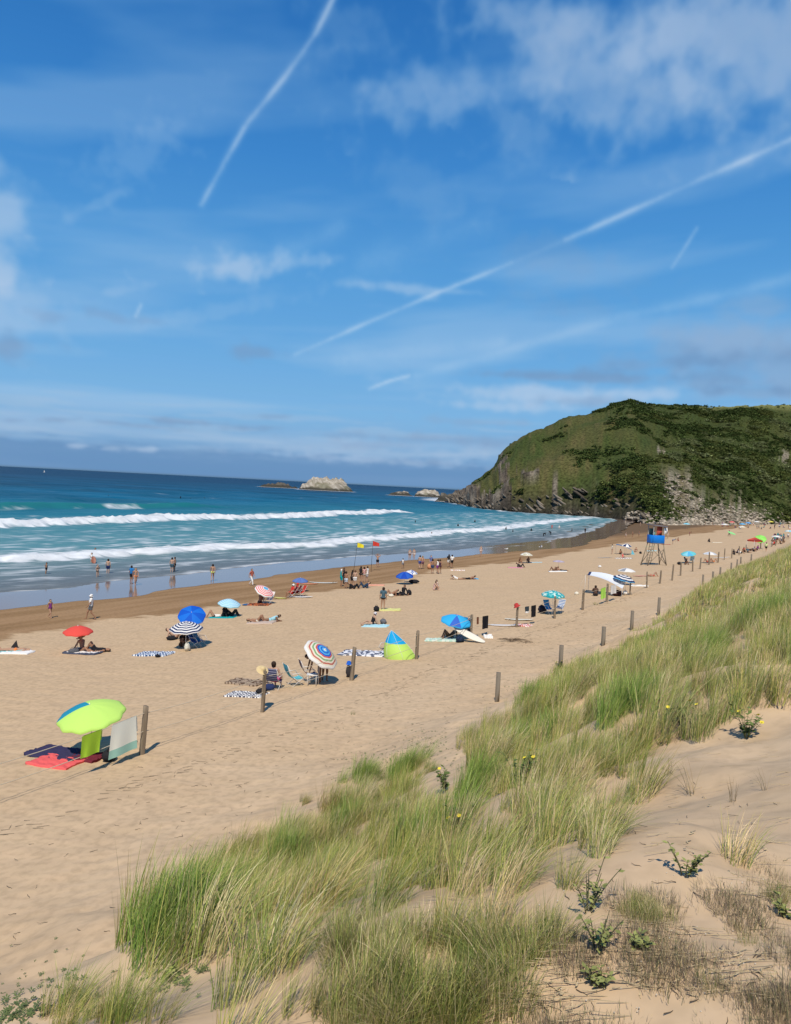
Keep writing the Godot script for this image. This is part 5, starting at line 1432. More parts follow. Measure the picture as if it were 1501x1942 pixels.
# ---------------------------------------------------------------- what stands on the beach
const WHITE := Color(0.78, 0.78, 0.76); const BLACK := Color(0.022, 0.022, 0.026); const NAVY := Color(0.025, 0.04, 0.12); const BLUE := Color(0.02, 0.12, 0.55); const SKY := Color(0.10, 0.42, 0.72); const CYAN := Color(0.25, 0.62, 0.75)
const RED := Color(0.62, 0.05, 0.04); const CORAL := Color(0.78, 0.13, 0.13); const LIME := Color(0.52, 0.80, 0.17); const YELLOW := Color(0.75, 0.68, 0.12); const GREEN := Color(0.25, 0.68, 0.12); const TEAL := Color(0.02, 0.33, 0.36); const PINK := Color(0.80, 0.12, 0.36); const ORANGE := Color(0.75, 0.24, 0.07)
const STRAW := Color(0.66, 0.52, 0.28); const CREAM := Color(0.72, 0.68, 0.56); const GREY := Color(0.28, 0.30, 0.34); const SLATE := Color(0.07, 0.13, 0.17); const PURPLE := Color(0.22, 0.05, 0.24); const BROWN := Color(0.14, 0.075, 0.045); const BLOND := Color(0.33, 0.22, 0.10); const DARK := Color(0.035, 0.022, 0.016); const SILVER := Color(0.35, 0.34, 0.33)
func who(label: String, px: float, py: float, yaw: float, kind: String, clothes: Array, skin := 0, tall := 1.72, hair := DARK, hat = null, group := "") -> Node3D:
	var p := ground_at(px, py)
	if p.y < 0.02: p.y = maxf(ground_y(p.x, p.z), -0.5)
	return person(label, p, yaw, kind, clothes, skin, hair, tall, hat, group)
func bather(label: String, px: float, py: float, sunk: float, yaw: float, kind: String, clothes: Array, skin := 0, hair := DARK, group := "") -> Node3D:
	var p := ground_at(px, py)
	p.y = -sunk
	return person(label, p, yaw, kind, clothes, skin, hair, 1.72, null, group)
func make_things() -> void:
	rng.seed = 2024
	gear_by_the_rope()
	mid_beach()
	far_beach()
	swimmers()
	lifeguard_tower()
	flag("yellow flag flying on a thin pole near the water", 671, 1082, 676, 1028, Color(0.82, 0.72, 0.04))
	flag("red flag flying on a thin pole near the water", 704, 1084, 705, 1025, Color(0.62, 0.06, 0.04))
	driftwood()
	gull("white gull standing on the damp sand", 961, 1044, false)
	gull("gull with raised wings at the water's edge", 1026, 1040, true)
	sailboat()
func gear_by_the_rope() -> void:
	# lime parasol camp
	umbrella("big lime green parasol with one blue panel by the rope fence", 172, 1428, 1343, 112, {kind = "panels", n = 10, deep = 0.36, cols = [LIME, LIME, LIME, LIME, LIME, Color(0.02, 0.28, 0.42), Color(0.02, 0.28, 0.42), LIME, LIME, LIME], spin = 0.35, rim = LIME}, 15.0, -25.0)
	towel("navy towel spread under the lime parasol", 112, 1430, 1.9, 1.0, -24.0, [Color(0.05, 0.045, 0.10)])
	towel("coral red towel on the sand by the lime parasol", 108, 1446, 1.5, 0.95, -18.0, [CORAL], "plain", 0.045)
	towel("red towel under the lime parasol with the shade put into its dark maroon colour", 168, 1436, 1.0, 0.8, -20.0, [Color(0.16, 0.03, 0.04)], "plain", 0.04)  # parasol shadow on the red towel, put into this darker red
	bag("black beach bag in the lime parasol's shade", 206, 1442, Vector3(0.5, 0.34, 0.4), BLACK)
	bag("dark rucksack on the red towel coloured dark as shade", 168, 1432, Vector3(0.45, 0.4, 0.4), Color(0.05, 0.02, 0.025), "rucksack")
	var a := rope_at(-1, 0.80); var b := rope_at(-1, 0.965)
	hung("white towel with a pale teal band drying on the rope", "hanging_towel", "towel", rope_at(-1, 0.80), rope_at(-1, 0.955), 1.0, [Color(0.80, 0.84, 0.76), Color(0.34, 0.60, 0.52)], 0.25)
	hung("lime swim shorts drying on the rope under the parasol", "hanging_shorts", "shorts", rope_at(-1, 0.62), rope_at(-1, 0.735), 0.62, [Color(0.34, 0.56, 0.05)], 0.0)
	# man in the striped chair, parasol with coloured rings
	var cp := ground_at(520, 1306)
	chair("navy striped beach chair with a man in pink shorts", 520, 1306, 168.0, Color(0.04, 0.05, 0.13), Color(0.28, 0.30, 0.42), cp)
	person("bare-backed man in pink shorts sitting in the striped chair", cp + Vector3(0, -0.08, 0.02), 168.0, "chair", [["shorts", PINK]], 1, DARK, 1.72)
	var hat := nb(); hat_shape(hat, 0.12)
	var ho := top("straw_hat", done(hat), mat(STRAW, 0.9, 0.2)); ho.transform = Transform3D(Basis(Vector3.BACK, -0.35) * Basis(Vector3.RIGHT, 0.5), post_tops[1] + Vector3(-0.06, 0.05, 0)); tag(ho, "straw hat hung on top of a rope-fence post", "hat")
	chair("turquoise lounge chair beside the multicoloured parasol", 560, 1300, 120.0, Color(0.10, 0.42, 0.52), Color(0.12, 0.48, 0.58))
	chair("grey lounge chair in the shade of the multicoloured parasol", 588, 1292, 110.0, Color(0.20, 0.21, 0.24), Color(0.17, 0.06, 0.09))
	var rings := [WHITE, SKY, BLUE, SKY, BLUE, Color(0.55, 0.12, 0.08), CREAM, Color(0.20, 0.38, 0.18), CREAM, Color(0.50, 0.16, 0.12), CREAM, WHITE]
	umbrella("parasol with blue, green and red rings tilted on its pole", 604, 1298, 1228, 72, {kind = "rings", n = 8, cols = rings, rim = WHITE, deep = 0.36}, 38.0, 62.0)
	who("dark-tanned person bending under the multicoloured parasol", 606, 1294, -70.0, "bend", [["trunks", BLACK]], 3, 1.7, DARK)
	who("tanned person standing half hidden by the multicoloured parasol", 616, 1292, 170.0, "stand", [["shorts", BROWN]], 3, 1.55, DARK)
	towel("brown patterned towel behind the fence post with the hat", 468, 1295, 1.0, 1.6, 70.0, [Color(0.36, 0.28, 0.21), Color(0.12, 0.08, 0.055)], "blotch", 0.05)
	towel("black and white zigzag towel by the man in pink shorts", 468, 1318, 0.95, 1.6, 76.0, [WHITE, Color(0.06, 0.07, 0.11)], "zigzag", 0.03)
	bag("black bag on the zigzag towel", 496, 1316, Vector3(0.5, 0.26, 0.35), BLACK)
	bag("dark blue bag beside the striped chair", 512, 1309, Vector3(0.45, 0.3, 0.3), NAVY)
	var tb := thing("folding_table", "small white folding table before the grey lounge chair", "table", ground_at(592, 1299))
	for s in [-0.18, 0.18]:
		for z in [-0.15, 0.15]:
			var lb := nb(); tube(lb, [Vector3(s, 0, z), Vector3(s, 0.45, z)], 0.012, 0.012, 6); part("leg", done(lb), mat(WHITE, 0.5), tb)
	var tt := nb(); box(tt, Vector3(0, 0.465, 0), Vector3(0.48, 0.03, 0.38)); part("tabletop", done(tt), mat(WHITE, 0.5), tb)
	# tent with the zebra towel
	tent("half-dome beach tent, blue above and lime below", 757, 1248, 0.95)
	towel("white towel with grey blotches beside the beach tent", 692, 1240, 1.5, 2.6, 74.0, [Color(0.74, 0.76, 0.80), Color(0.10, 0.12, 0.18)], "blotch", 0.05)
	bag("small dark backpack leaning against the pale fence post", 661, 1284, Vector3(0.28, 0.62, 0.25), Color(0.05, 0.045, 0.05), "backpack")
	var cb := nb(); hat_shape(cb, 0.03)
	var cap := top("blue_cap", done(cb), mat(BLUE, 0.9, 0.2)); cap.position = ground_at(661, 1284) + Vector3(0, 0.66, 0.05); tag(cap, "blue cap resting on the small backpack", "cap")
	chair("dark folding chair standing behind the beach tent", 731, 1242, -60.0, NAVY, BLACK)
	# blue parasol camp
	umbrella("bright blue parasol over a white surfboard", 863, 1213, 1167, 58, {kind = "panels", n = 8, cols = [Color(0.04, 0.42, 0.78), Color(0.04, 0.42, 0.78), Color(0.05, 0.14, 0.55), Color(0.04, 0.42, 0.78)], rim = Color(0.04, 0.42, 0.78), deep = 0.4}, 14.0, 25.0)
	hung("bright blue cloth hanging from the blue parasol", "sun_cloth", "cloth", ground_at(868, 1208) + Vector3(0, 1.25, 0), ground_at(886, 1206) + Vector3(0, 1.1, 0), 0.75, [Color(0.03, 0.30, 0.60)], 0.0)
	who("dark-skinned person reclining in the blue parasol's shade", 852, 1211, -62.0, "recline", [["shorts", BROWN]], 3, 1.7)
	towel("mint towel with white blotches by the blue parasol", 838, 1214, 1.0, 1.9, 80.0, [Color(0.42, 0.62, 0.52), Color(0.62, 0.70, 0.62)], "blotch")
	var sb := surfboard("white surfboard leaning against the blue parasol camp", 892, 1219, 2.1, 0.52, 0.0, Color(0.80, 0.76, 0.64), Color(0.70, 0.64, 0.5))
	sb.transform = Transform3D(Basis(Vector3.UP, deg_to_rad(58.0)) * Basis(Vector3.RIGHT, 0.30) * Basis(Vector3.BACK, 0.5), ground_at(890, 1217) + Vector3(0, 0.36, 0))
	bag("dark blue bag under the leaning surfboard", 872, 1218, Vector3(0.6, 0.4, 0.45), Color(0.02, 0.035, 0.07))
	bag("navy rucksack hanging on the fence post by the blue parasol", 888, 1205, Vector3(0.4, 0.8, 0.35), NAVY, "rucksack", ground_at(889, 1207) + Vector3(0, 0.35, 0.1))
	hung("black shorts drying on the rope past the blue parasol", "hanging_shorts", "shorts", rope_at(4, 0.22), rope_at(4, 0.34), 0.75, [BLACK])
	hung("brown cloth strip drying on the rope next to black shorts", "hanging_cloth", "cloth", rope_at(4, 0.10), rope_at(4, 0.14), 0.4, [Color(0.16, 0.07, 0.04)])
	# boards at the capped post
	surfboard("long white surfboard lying flat behind the capped fence post", 955, 1187, 2.3, 0.55, 74.0, Color(0.78, 0.74, 0.70), Color(0.70, 0.60, 0.58))
	surfboard("cream surfboard lying beyond the capped fence post", 985, 1176, 2.0, 0.5, 70.0, CREAM, Color(0.5, 0.48, 0.4))
	towel("red and white towel at the foot of the capped post", 992, 1187, 0.7, 1.1, 60.0, [Color(0.60, 0.10, 0.09), WHITE], "blotch", 0.06)
	var rc := nb(); hat_shape(rc, 0.05)
	var rcap := top("red_cap", done(rc), mat(Color(0.45, 0.05, 0.05), 0.9, 0.2)); rcap.transform = Transform3D(Basis(Vector3.BACK, 0.5).scaled(Vector3.ONE * 1.5), post_tops[5] + Vector3(-0.08, -0.06, 0)); tag(rcap, "red cap hung over the top of a fence post", "cap")
	hung("black wetsuit top drying on the rope after the capped post", "hanging_wetsuit", "wetsuit", rope_at(5, 0.34), rope_at(5, 0.46), 0.75, [BLACK])
	hung("dark cloth with white patches drying on the rope", "hanging_cloth", "cloth", rope_at(5, 0.18), rope_at(5, 0.28), 0.4, [Color(0.05, 0.07, 0.08), WHITE])
	# turquoise patterned parasol
	umbrella("turquoise parasol with white leaf pattern behind a fence post", 1047, 1166, 1121, 44, {kind = "print", n = 8, cols = [Color(0.02, 0.32, 0.36), Color(0.12, 0.50, 0.52), Color(0.60, 0.74, 0.68)], rim = TEAL}, 6.0, 0.0)
	chair("blue beach chair under the turquoise patterned parasol", 1043, 1164, 30.0, Color(0.03, 0.22, 0.55), Color(0.10, 0.36, 0.66))
	chair("blue striped beach chair right of the turquoise parasol pole", 1060, 1162, -40.0, Color(0.04, 0.16, 0.42), WHITE)
	bag("large dark round bag behind the blue beach chairs", 1028, 1162, Vector3(1.0, 0.6, 0.6), Color(0.025, 0.025, 0.04))
	# white awning
	awning()
	who("person in brown shirt sitting under the white awning", 1130, 1130, 180.0, "hug", [["tshirt", Color(0.10, 0.06, 0.045)], ["shorts", BLACK]], 3)
	umbrella("navy and white ringed parasol behind the white awning", 1182, 1128, 1092, 40, {kind = "rings", n = 8, cols = [WHITE, WHITE, NAVY, NAVY], rim = SKY}, 12.0, 60.0)
	hung("bright lime towel hanging on the rope by the awning", "hanging_towel", "towel", rope_at(7, 0.70), rope_at(7, 0.90), 0.85, [Color(0.45, 0.80, 0.14)])
	hung("white shirt hanging on the rope by the awning post", "hanging_shirt", "shirt", rope_at(8, 0.12), rope_at(8, 0.34), 0.7, [WHITE])
	bag("heap of dark bags under the white awning", 1170, 1130, Vector3(1.1, 0.55, 0.6), Color(0.06, 0.03, 0.03))
	bag("white cool bag at the end of the awning", 1186, 1128, Vector3(0.5, 0.4, 0.4), WHITE)
	umbrella("plain white parasol standing alone past the awning", 1187, 1110, 1079, 32, {kind = "panels", n = 8, cols = [WHITE, WHITE, WHITE, GREY], rim = WHITE, deep = 0.3}, 0.0, 0.0)
	towel("white towel beyond the pale thin post", 1212, 1111, 0.7, 1.7, 85.0, [WHITE])
	who("sunbather in red lying between the fence posts", 1240, 1093, 90.0, "knees", [["trunks", RED], ["bikini", RED]], 0)
	surfboard("red and white board lying behind the fence", 1217, 1093, 1.9, 0.5, 85.0, Color(0.65, 0.2, 0.16), WHITE)
	# tuft of grass alone on the sand
	var tuft := top("grass_tuft", blade_tuft(77, 60, 0.28, 0.012, 0.25, 0.2, [Color(0.13, 0.17, 0.05), Color(0.17, 0.2, 0.07)], 0.1), vmat(0.8, 0.2)); tuft.position = ground_at(1131, 1147); tag(tuft, "lone green grass tuft on the sand below the awning", "grass tuft")
	var tuft2 := top("grass_tuft", blade_tuft(78, 30, 0.16, 0.006, 0.1, 0.2, [Color(0.15, 0.19, 0.06)], 0.1), vmat(0.8, 0.2)); tuft2.position = ground_at(670, 1355); tag(tuft2, "tiny green tuft alone on open sand", "grass tuft")
func tent(label: String, px: float, py: float, size: float) -> void:
	var o := thing("beach_tent", label, "tent", ground_at(px, py), deg_to_rad(-22.0))
	# a quarter dome on bent rods, open towards the sea
	var S := func(i: float, k: float) -> Vector3:        # i 0..1 around the back, k 0..1 up
		var a := PI * i
		var e := PI * 0.5 * k
		return Vector3(cos(a) * (1.0 - pow(k, 1.5)) * 0.92 - 0.62 * k, pow(k, 0.82) * 1.42 - 0.02, sin(a) * (1.0 - pow(k, 1.7)) * 0.85 - 0.25) * size
	for q in 2:
		var b := nb()
		for i in 16:
			for k in 6:
				var k0 := (k + q * 6) / 12.0; var k1 := (k + 1 + q * 6) / 12.0
				quad(b, S.call(i / 16.0, k0), S.call((i + 1) / 16.0, k0), S.call((i + 1) / 16.0, k1), S.call(i / 16.0, k1))
		var p := part("upper_panel" if q == 1 else "lower_panel", done(b), mat(Color(0.01, 0.34, 0.66) if q == 1 else Color(0.48, 0.70, 0.14), 0.6, 0.3), o)
	for i in 4:
		var rod := nb(); var pts := []
		for k in 9: pts.append(S.call(i / 3.0, k / 8.0) * 1.012)
		tube(rod, pts, 0.008, 0.008, 5); part("rod", done(rod), mat(Color(0.7, 0.7, 0.7), 0.5), o)
func awning() -> void:
	var p := ground_at(1150, 1136)
	var o := thing("awning", "long white awning stretched over poles with a navy corner", "awning", p)
	var A := ground_at(1112, 1128) + Vector3(0, 1.75, -0.6); var B := ground_at(1178, 1132) + Vector3(0, 0.75, 0.2)
	var C := A + Vector3(0.9, 0.05, -2.4); var D := B + Vector3(0.9, 0.5, -2.2)
	var b := nb(); var n := 14
	var P := func(u: float, v: float) -> Vector3: return A.lerp(B, u).lerp(C.lerp(D, u), v) - p + Vector3(0, -0.25 * sin(PI * v) * 0.6 + 0.22 * sin(PI * u), 0)
	for i in n:
		for j in 8: quad(b, P.call(i / float(n), j / 8.0), P.call((i + 1) / float(n), j / 8.0), P.call((i + 1) / float(n), (j + 1) / 8.0), P.call(i / float(n), (j + 1) / 8.0), NAVY if i < 1 else Color(0.74, 0.78, 0.82))
	part("canopy", done(b), vmat(0.8, 0.2), o)
	for c in [A, B, C, D]:
		var q: Vector3 = c; var g := Vector3(q.x, ground_y(q.x, q.z) - 0.1, q.z)
		b = nb(); tube(b, [g - p, q - p], 0.016, 0.016, 7); part("pole", done(b), mat(Color(0.7, 0.7, 0.7), 0.4, 0.5), o)
	b = nb(); var an := ground_at(1094, 1128)
	tube(b, [A - p, an - p], 0.008, 0.008, 5); part("guy_rope", done(b), mat(Color(0.6, 0.55, 0.45)), o)
	b = nb(); blob(b, an - p + Vector3(0, 0.12, 0), Vector3(0.2, 0.16, 0.2), Basis.IDENTITY, Color.WHITE, 0.2); part("sandbag", done(b), mat(CREAM, 0.9), o)
func mid_beach() -> void:
	# left edge
	surfboard("pale turquoise board on the sand with a black fin", 14, 1236, 1.9, 0.55, 84.0, Color(0.30, 0.66, 0.68), Color(0.4, 0.7, 0.7))
	var fin := nb(); tri(fin, Vector3(-0.2, 0, 0), Vector3(0.22, 0, 0.02), Vector3(0.10, 0.42, 0)); tri(fin, Vector3(-0.2, 0, 0.03), Vector3(0.10, 0.42, 0.02), Vector3(0.22, 0, 0.05))
	var fo := top("black_fin", done(fin), mat(BLACK, 0.5)); fo.position = ground_at(28, 1228); tag(fo, "black fin standing up in the sand behind the turquoise board", "fin")
	towel("white towel under a sunbather at the beach's edge of view", 32, 1238, 0.8, 1.7, 84.0, [WHITE])
	who("sunbather with a white cap lying on a white towel", 30, 1236, -84.0, "lie", [["trunks", ORANGE]], 0, 1.7, WHITE)
	# red parasol
	umbrella("red parasol above a person in a straw hat", 147, 1237, 1191, 50, {kind = "panels", n = 8, cols = [Color(0.72, 0.09, 0.07)], deep = 0.4}, 6.0, 0.0)
	towel("white towel with navy edge under the red parasol", 160, 1237, 1.2, 1.9, 80.0, [WHITE, Color(0.07, 0.08, 0.12)], "border")
	who("tanned person in wide straw hat sitting under the red parasol", 157, 1236, 60.0, "sit", [["trunks", BLACK]], 2, 1.72, DARK, [Color(0.50, 0.24, 0.12), 0.14])
	who("person lying with bent knees beside the straw-hatted sitter", 180, 1236, -80.0, "knees", [["shorts", BLACK], ["tank", BLACK]], 2)
	bag("dark grey bag on the white towel under the red parasol", 140, 1239, Vector3(0.6, 0.3, 0.4), GREY * 0.4)
	# blue parasol pair
	umbrella("royal blue parasol tilted towards the sun", 362, 1226, 1160, 50, {kind = "panels", n = 8, cols = [Color(0.01, 0.10, 0.55), Color(0.015, 0.16, 0.66)], rim = Color(0.4, 0.45, 0.7), deep = 0.34}, 38.0, 8.0)
	umbrella("navy and white ringed parasol in front of the royal blue one", 352, 1230, 1181, 60, {kind = "rings", n = 8, cols = [WHITE, NAVY], rim = WHITE, deep = 0.42}, 8.0, -10.0)
	chair("blue beach chair seen from the side beside the two parasols", 372, 1228, 75.0, Color(0.02, 0.06, 0.22), Color(0.03, 0.09, 0.28))
	chair("teal deck chair with a white cloth over its back", 380, 1226, 70.0, Color(0.05, 0.18, 0.28), Color(0.05, 0.2, 0.3))
	who("person in dark clothes sitting in the two parasols' shade", 346, 1226, 40.0, "hug", [["tshirt", BLACK], ["shorts", BROWN]], 2)
	who("pale person leaning back behind the ringed parasol", 334, 1212, 80.0, "recline", [["trunks", BLACK]], 1)
	bag("white woven beach bag at the foot of the ringed parasol", 355, 1234, Vector3(0.55, 0.46, 0.3), Color(0.66, 0.64, 0.54))
	bag("black bag lying behind the ringed parasol", 326, 1213, Vector3(0.7, 0.25, 0.4), BLACK)
	towel("blue and white patterned towel left of the two parasols", 292, 1241, 1.2, 1.9, 74.0, [Color(0.66, 0.72, 0.78), Color(0.05, 0.10, 0.22)], "zigzag")
	bag("pair of dark sandals heaped by the patterned towel", 299, 1246, Vector3(0.35, 0.14, 0.25), BLACK)
	# light blue parasol
	umbrella("pale blue striped parasol above two dark-clad loungers", 434, 1170, 1144, 42, {kind = "rings", n = 8, cols = [Color(0.30, 0.60, 0.78), Color(0.52, 0.74, 0.84)], rim = CYAN, deep = 0.42}, 10.0, 40.0)
	who("person in white top lying with raised knees by the pale blue parasol", 405, 1171, -80.0, "knees", [["tank", WHITE], ["trunks", BLACK]], 0)
	who("person in black sitting under the pale blue parasol", 424, 1170, 60.0, "hug", [["wetsuit", BLACK]], 2)
	who("person in dark wetsuit lying under the pale blue parasol", 440, 1169, 88.0, "recline", [["wetsuit", Color(0.05, 0.045, 0.045)]], 2)
	towel("teal towel under the pale blue parasol", 424, 1171, 1.0, 1.8, 84.0, [TEAL])
	# open sand, lying pair
	towel("beige towel with two sunbathers on open sand", 498, 1180, 1.7, 1.8, 84.0, [Color(0.52, 0.42, 0.36)])
	who("sunbather lying with knees raised on the beige towel", 490, 1180, 84.0, "knees", [["trunks", CREAM]], 2)
	who("sunbather with a pale blue cloth lying on the beige towel", 512, 1178, -84.0, "prone", [["trunks", Color(0.35, 0.65, 0.72)], ["tank", Color(0.35, 0.62, 0.70)]], 3)
	# red and white parasol
	umbrella("red and white ringed parasol with a blue centre", 500, 1145, 1114, 38, {kind = "rings", n = 8, cols = [SKY, SKY, Color(0.12, 0.4, 0.62), WHITE, CORAL, WHITE, CORAL, WHITE, CORAL, WHITE, CORAL, WHITE], rim = WHITE}, 30.0, 55.0)
	who("bare-backed person sitting under the red and white parasol", 493, 1144, 150.0, "hug", [["trunks", BLACK]], 2)
	chair("low chair with a white towel under the red and white parasol", 509, 1145, -30.0, WHITE, WHITE)
	towel("orange patterned towel under the red and white parasol", 492, 1147, 1.2, 1.8, 84.0, [Color(0.40, 0.12, 0.05), Color(0.10, 0.04, 0.03)], "blotch")
	bag("pair of blue flippers on the sand", 467, 1148, Vector3(0.7, 0.12, 0.3), Color(0.04, 0.12, 0.28), "flippers")
	# lifeguards
	umbrella("slate blue parasol behind the red beach chairs", 569, 1122, 1096, 30, {kind = "panels", n = 8, cols = [Color(0.10, 0.17, 0.42), Color(0.12, 0.20, 0.46)], deep = 0.4}, 4.0, 0.0)
	var c1 := ground_at(553, 1133); var c2 := ground_at(561, 1131)
	chair("dark red beach chair with a person in white hat", 0, 0, -60.0, Color(0.12, 0.02, 0.03), Color(0.12, 0.02, 0.03), c1)
	person("person in red shirt and white hat seated in a low chair", c1 + Vector3(0, -0.08, 0), -60.0, "chair", [["tshirt", RED], ["shorts", RED]], 2, DARK, 1.7, [WHITE, 0.07])
	chair("dark red beach chair with a person in red cap", 0, 0, -60.0, Color(0.12, 0.02, 0.03), Color(0.12, 0.02, 0.03), c2)
	person("person in red shirt and red cap seated in a low chair", c2 + Vector3(0, -0.08, 0), -60.0, "chair", [["tshirt", RED], ["shorts", RED]], 2, DARK, 1.7, [RED, 0.05])
	chair("bright red folding chair standing empty by the seated pair", 570, 1131, -50.0, Color(0.55, 0.06, 0.04), Color(0.55, 0.06, 0.04))
	surfboard("yellow rescue board lying by the red chairs", 533, 1135, 1.3, 0.5, 60.0, YELLOW, Color(0.6, 0.5, 0.1), "rescue_board")
	surfboard("white and black board beside the red folding chair", 571, 1133, 2.2, 0.5, 82.0, WHITE, BLACK)
	surfboard("orange board lying at the damp sand's edge", 586, 1108, 1.9, 0.6, 84.0, ORANGE, Color(0.7, 0.3, 0.12))
	surfboard("long white board with dark fins near the damp sand", 614, 1106, 3.0, 0.6, 84.0, Color(0.70, 0.70, 0.62), WHITE)
	# the group round the flags
	var g := "people standing in a circle near the flags"
	who("person in long teal shirt and white cap standing in the circle", 647, 1112, 120.0, "phone", [["dress", Color(0.01, 0.33, 0.35)]], 2, 1.75, WHITE, null, g)
	who("bare-chested man in pale shorts standing in the circle", 656, 1116, 150.0, "phone", [["shorts", Color(0.5, 0.58, 0.68)]], 2, 1.7, DARK, null, g)
	who("person in black wetsuit behind the teal shirt", 652, 1108, 100.0, "stand", [["wetsuit", BLACK]], 2, 1.7, DARK, null, g)
	who("person in black top and bare legs in the circle", 668, 1112, -160.0, "stand", [["dress", BLACK]], 0, 1.66, DARK, null, g)
	who("person with bare back and white shorts in the circle", 673, 1113, 170.0, "stand", [["shorts", WHITE]], 1, 1.7, BROWN, null, g)
	who("person in black vest standing furthest towards the red flag", 684, 1105, 160.0, "phone", [["tank", BLACK], ["trunks", BLACK]], 0, 1.74, DARK, null, g)
	who("person in pink top standing in the circle", 690, 1105, -150.0, "stand", [["tank", Color(0.62, 0.36, 0.34)], ["trunks", CREAM]], 1, 1.68, DARK, null, g)
	who("person in long white shirt standing in the circle", 696, 1104, -120.0, "stand", [["dress", WHITE]], 1, 1.7, DARK, null, g)
	who("person in wetsuit lying on the sand at the circle's feet", 690, 1115, -84.0, "recline", [["wetsuit", Color(0.03, 0.06, 0.11)]], 0)
	who("person in black and white lying beside the standing circle", 672, 1117, 84.0, "recline", [["wetsuit", BLACK]], 0)
	towel("orange towel with a dark bag near the standing circle", 713, 1110, 0.8, 1.8, 86.0, [Color(0.70, 0.36, 0.26)])
	who("bare-chested man with arms raised by the red flag", 716, 1076, 10.0, "arms_up", [["shorts", BLACK]], 0)
	# man in grey
	who("man in slate t-shirt standing with his back to the dune", 726, 1157, 178.0, "stand", [["tshirt", SLATE], ["trunks", BLACK]], 0, 1.78)
	towel("pale yellow towel at the standing man's feet", 737, 1157, 0.9, 1.9, 86.0, [Color(0.62, 0.62, 0.25)])
	bag("black backpack beside the standing man", 714, 1159, Vector3(0.5, 0.42, 0.4), BLACK, "backpack")
	who("person in white sun hat and black top lying on a blue towel", 706, 1185, -70.0, "sit", [["suit", BLACK]], 1, 1.65, DARK, [Color(0.62, 0.62, 0.66), 0.08])
	towel("light blue towel under the white-hatted sunbather", 713, 1188, 0.9, 1.7, 80.0, [Color(0.40, 0.66, 0.74)])
	bag("grey bag at the end of the light blue towel", 727, 1183, Vector3(0.6, 0.35, 0.4), GREY * 0.5)
	# blue parasols and black-clad group
	umbrella("deep blue parasol low over two dark bags", 767, 1108, 1093, 34, {kind = "panels", n = 8, cols = [Color(0.015, 0.07, 0.42), Color(0.03, 0.12, 0.50)], rim = BLUE, deep = 0.5}, 10.0, -20.0)
	umbrella("blue and white dotted parasol behind the deep blue one", 779, 1104, 1087, 26, {kind = "print", n = 8, cols = [Color(0.05, 0.13, 0.42), WHITE, WHITE], rim = WHITE, deep = 0.45}, 4.0, 0.0)
	bag("black bags heaped behind the deep blue parasol", 785, 1106, Vector3(1.2, 0.4, 0.5), BLACK)
	who("tanned person lying propped beside a figure in black", 742, 1130, -84.0, "recline", [["trunks", WHITE]], 2)
	who("person in black sitting upright on the sand", 765, 1128, -30.0, "sit", [["wetsuit", BLACK]], 3)
	who("person in black lying full length on the sand", 757, 1129, 86.0, "lie", [["wetsuit", BLACK]], 2)
	bag("black bag beside the group dressed in black", 776, 1128, Vector3(0.7, 0.5, 0.4), BLACK)
	bag("white bag at the propped person's side", 742, 1132, Vector3(0.5, 0.26, 0.3), CREAM)
	who("pale person crouching over a white bag on open sand", 824, 1119, 80.0, "hug", [["suit", Color(0.62, 0.42, 0.40)]], 1)
	who("pale person bending towards a white bag", 830, 1117, -60.0, "hug", [["tank", WHITE]], 1)
	who("couple's sunbather lying propped on elbows in white", 868, 1099, 86.0, "prone", [["tank", WHITE], ["trunks", WHITE]], 0)
	who("couple's sunbather in black leggings lying propped", 890, 1099, -86.0, "prone", [["pants", BLACK]], 2)
	towel("bright blue towel under black leggings", 892, 1098, 0.8, 1.9, 86.0, [Color(0.10, 0.38, 0.60)])
	towel("pale pink towel with scattered clothes", 868, 1082, 0.8, 1.9, 86.0, [Color(0.62, 0.42, 0.36), WHITE], "blotch", 0.06)
	# strollers at the damp edge
	var w := "people strolling along the damp sand"
	who("child in purple swimsuit walking on the damp sand", 95, 1172, 60.0, "walk", [["suit", PURPLE], ["trunks", PINK]], 0, 1.32, DARK, null, w)
	who("man in white t-shirt and cap walking on the damp sand", 172, 1175, -70.0, "walk", [["tshirt", WHITE], ["shorts", GREY * 0.45]], 2, 1.78, DARK, [WHITE, 0.04], w)
	who("woman in white trousers with a red bag walking by the water", 477, 1111, 60.0, "walk", [["pants", WHITE], ["tshirt", Color(0.45, 0.13, 0.09)]], 0, 1.7, DARK, null, w)
	who("child with a white towel on the damp sand", 764, 1078, 160.0, "walk", [["tank", WHITE], ["shorts", GREY]], 2, 1.3, DARK, null, w)
	who("woman in dark bikini standing at the film of water", 777, 1063, 10.0, "stand", [["trunks", BLACK], ["bikini", WHITE]], 1, 1.68, DARK, null, w)
	who("woman in white bikini standing beside the one in dark bikini", 785, 1062, -20.0, "stand", [["trunks", WHITE], ["bikini", WHITE]], 1, 1.68, DARK, null, w)
	who("bare-chested man in blue shorts walking with another", 796, 1079, 200.0, "walk", [["shorts", Color(0.07, 0.10, 0.30)]], 1, 1.76, DARK, null, w)
	who("person in patterned shorts walking at the blue shorts' side", 801, 1079, 170.0, "walk", [["shorts", Color(0.22, 0.10, 0.16)]], 0, 1.7, BLOND, null, w)
	who("bare-chested man in lime-hemmed shorts standing in a trio", 820, 1088, 150.0, "stand", [["shorts", Color(0.05, 0.08, 0.16)]], 2, 1.78, DARK, null, w)
	who("person with a white shirt over the arm in a trio", 830, 1088, -150.0, "walk", [["tank", WHITE], ["shorts", PURPLE]], 2, 1.74, DARK, null, w)
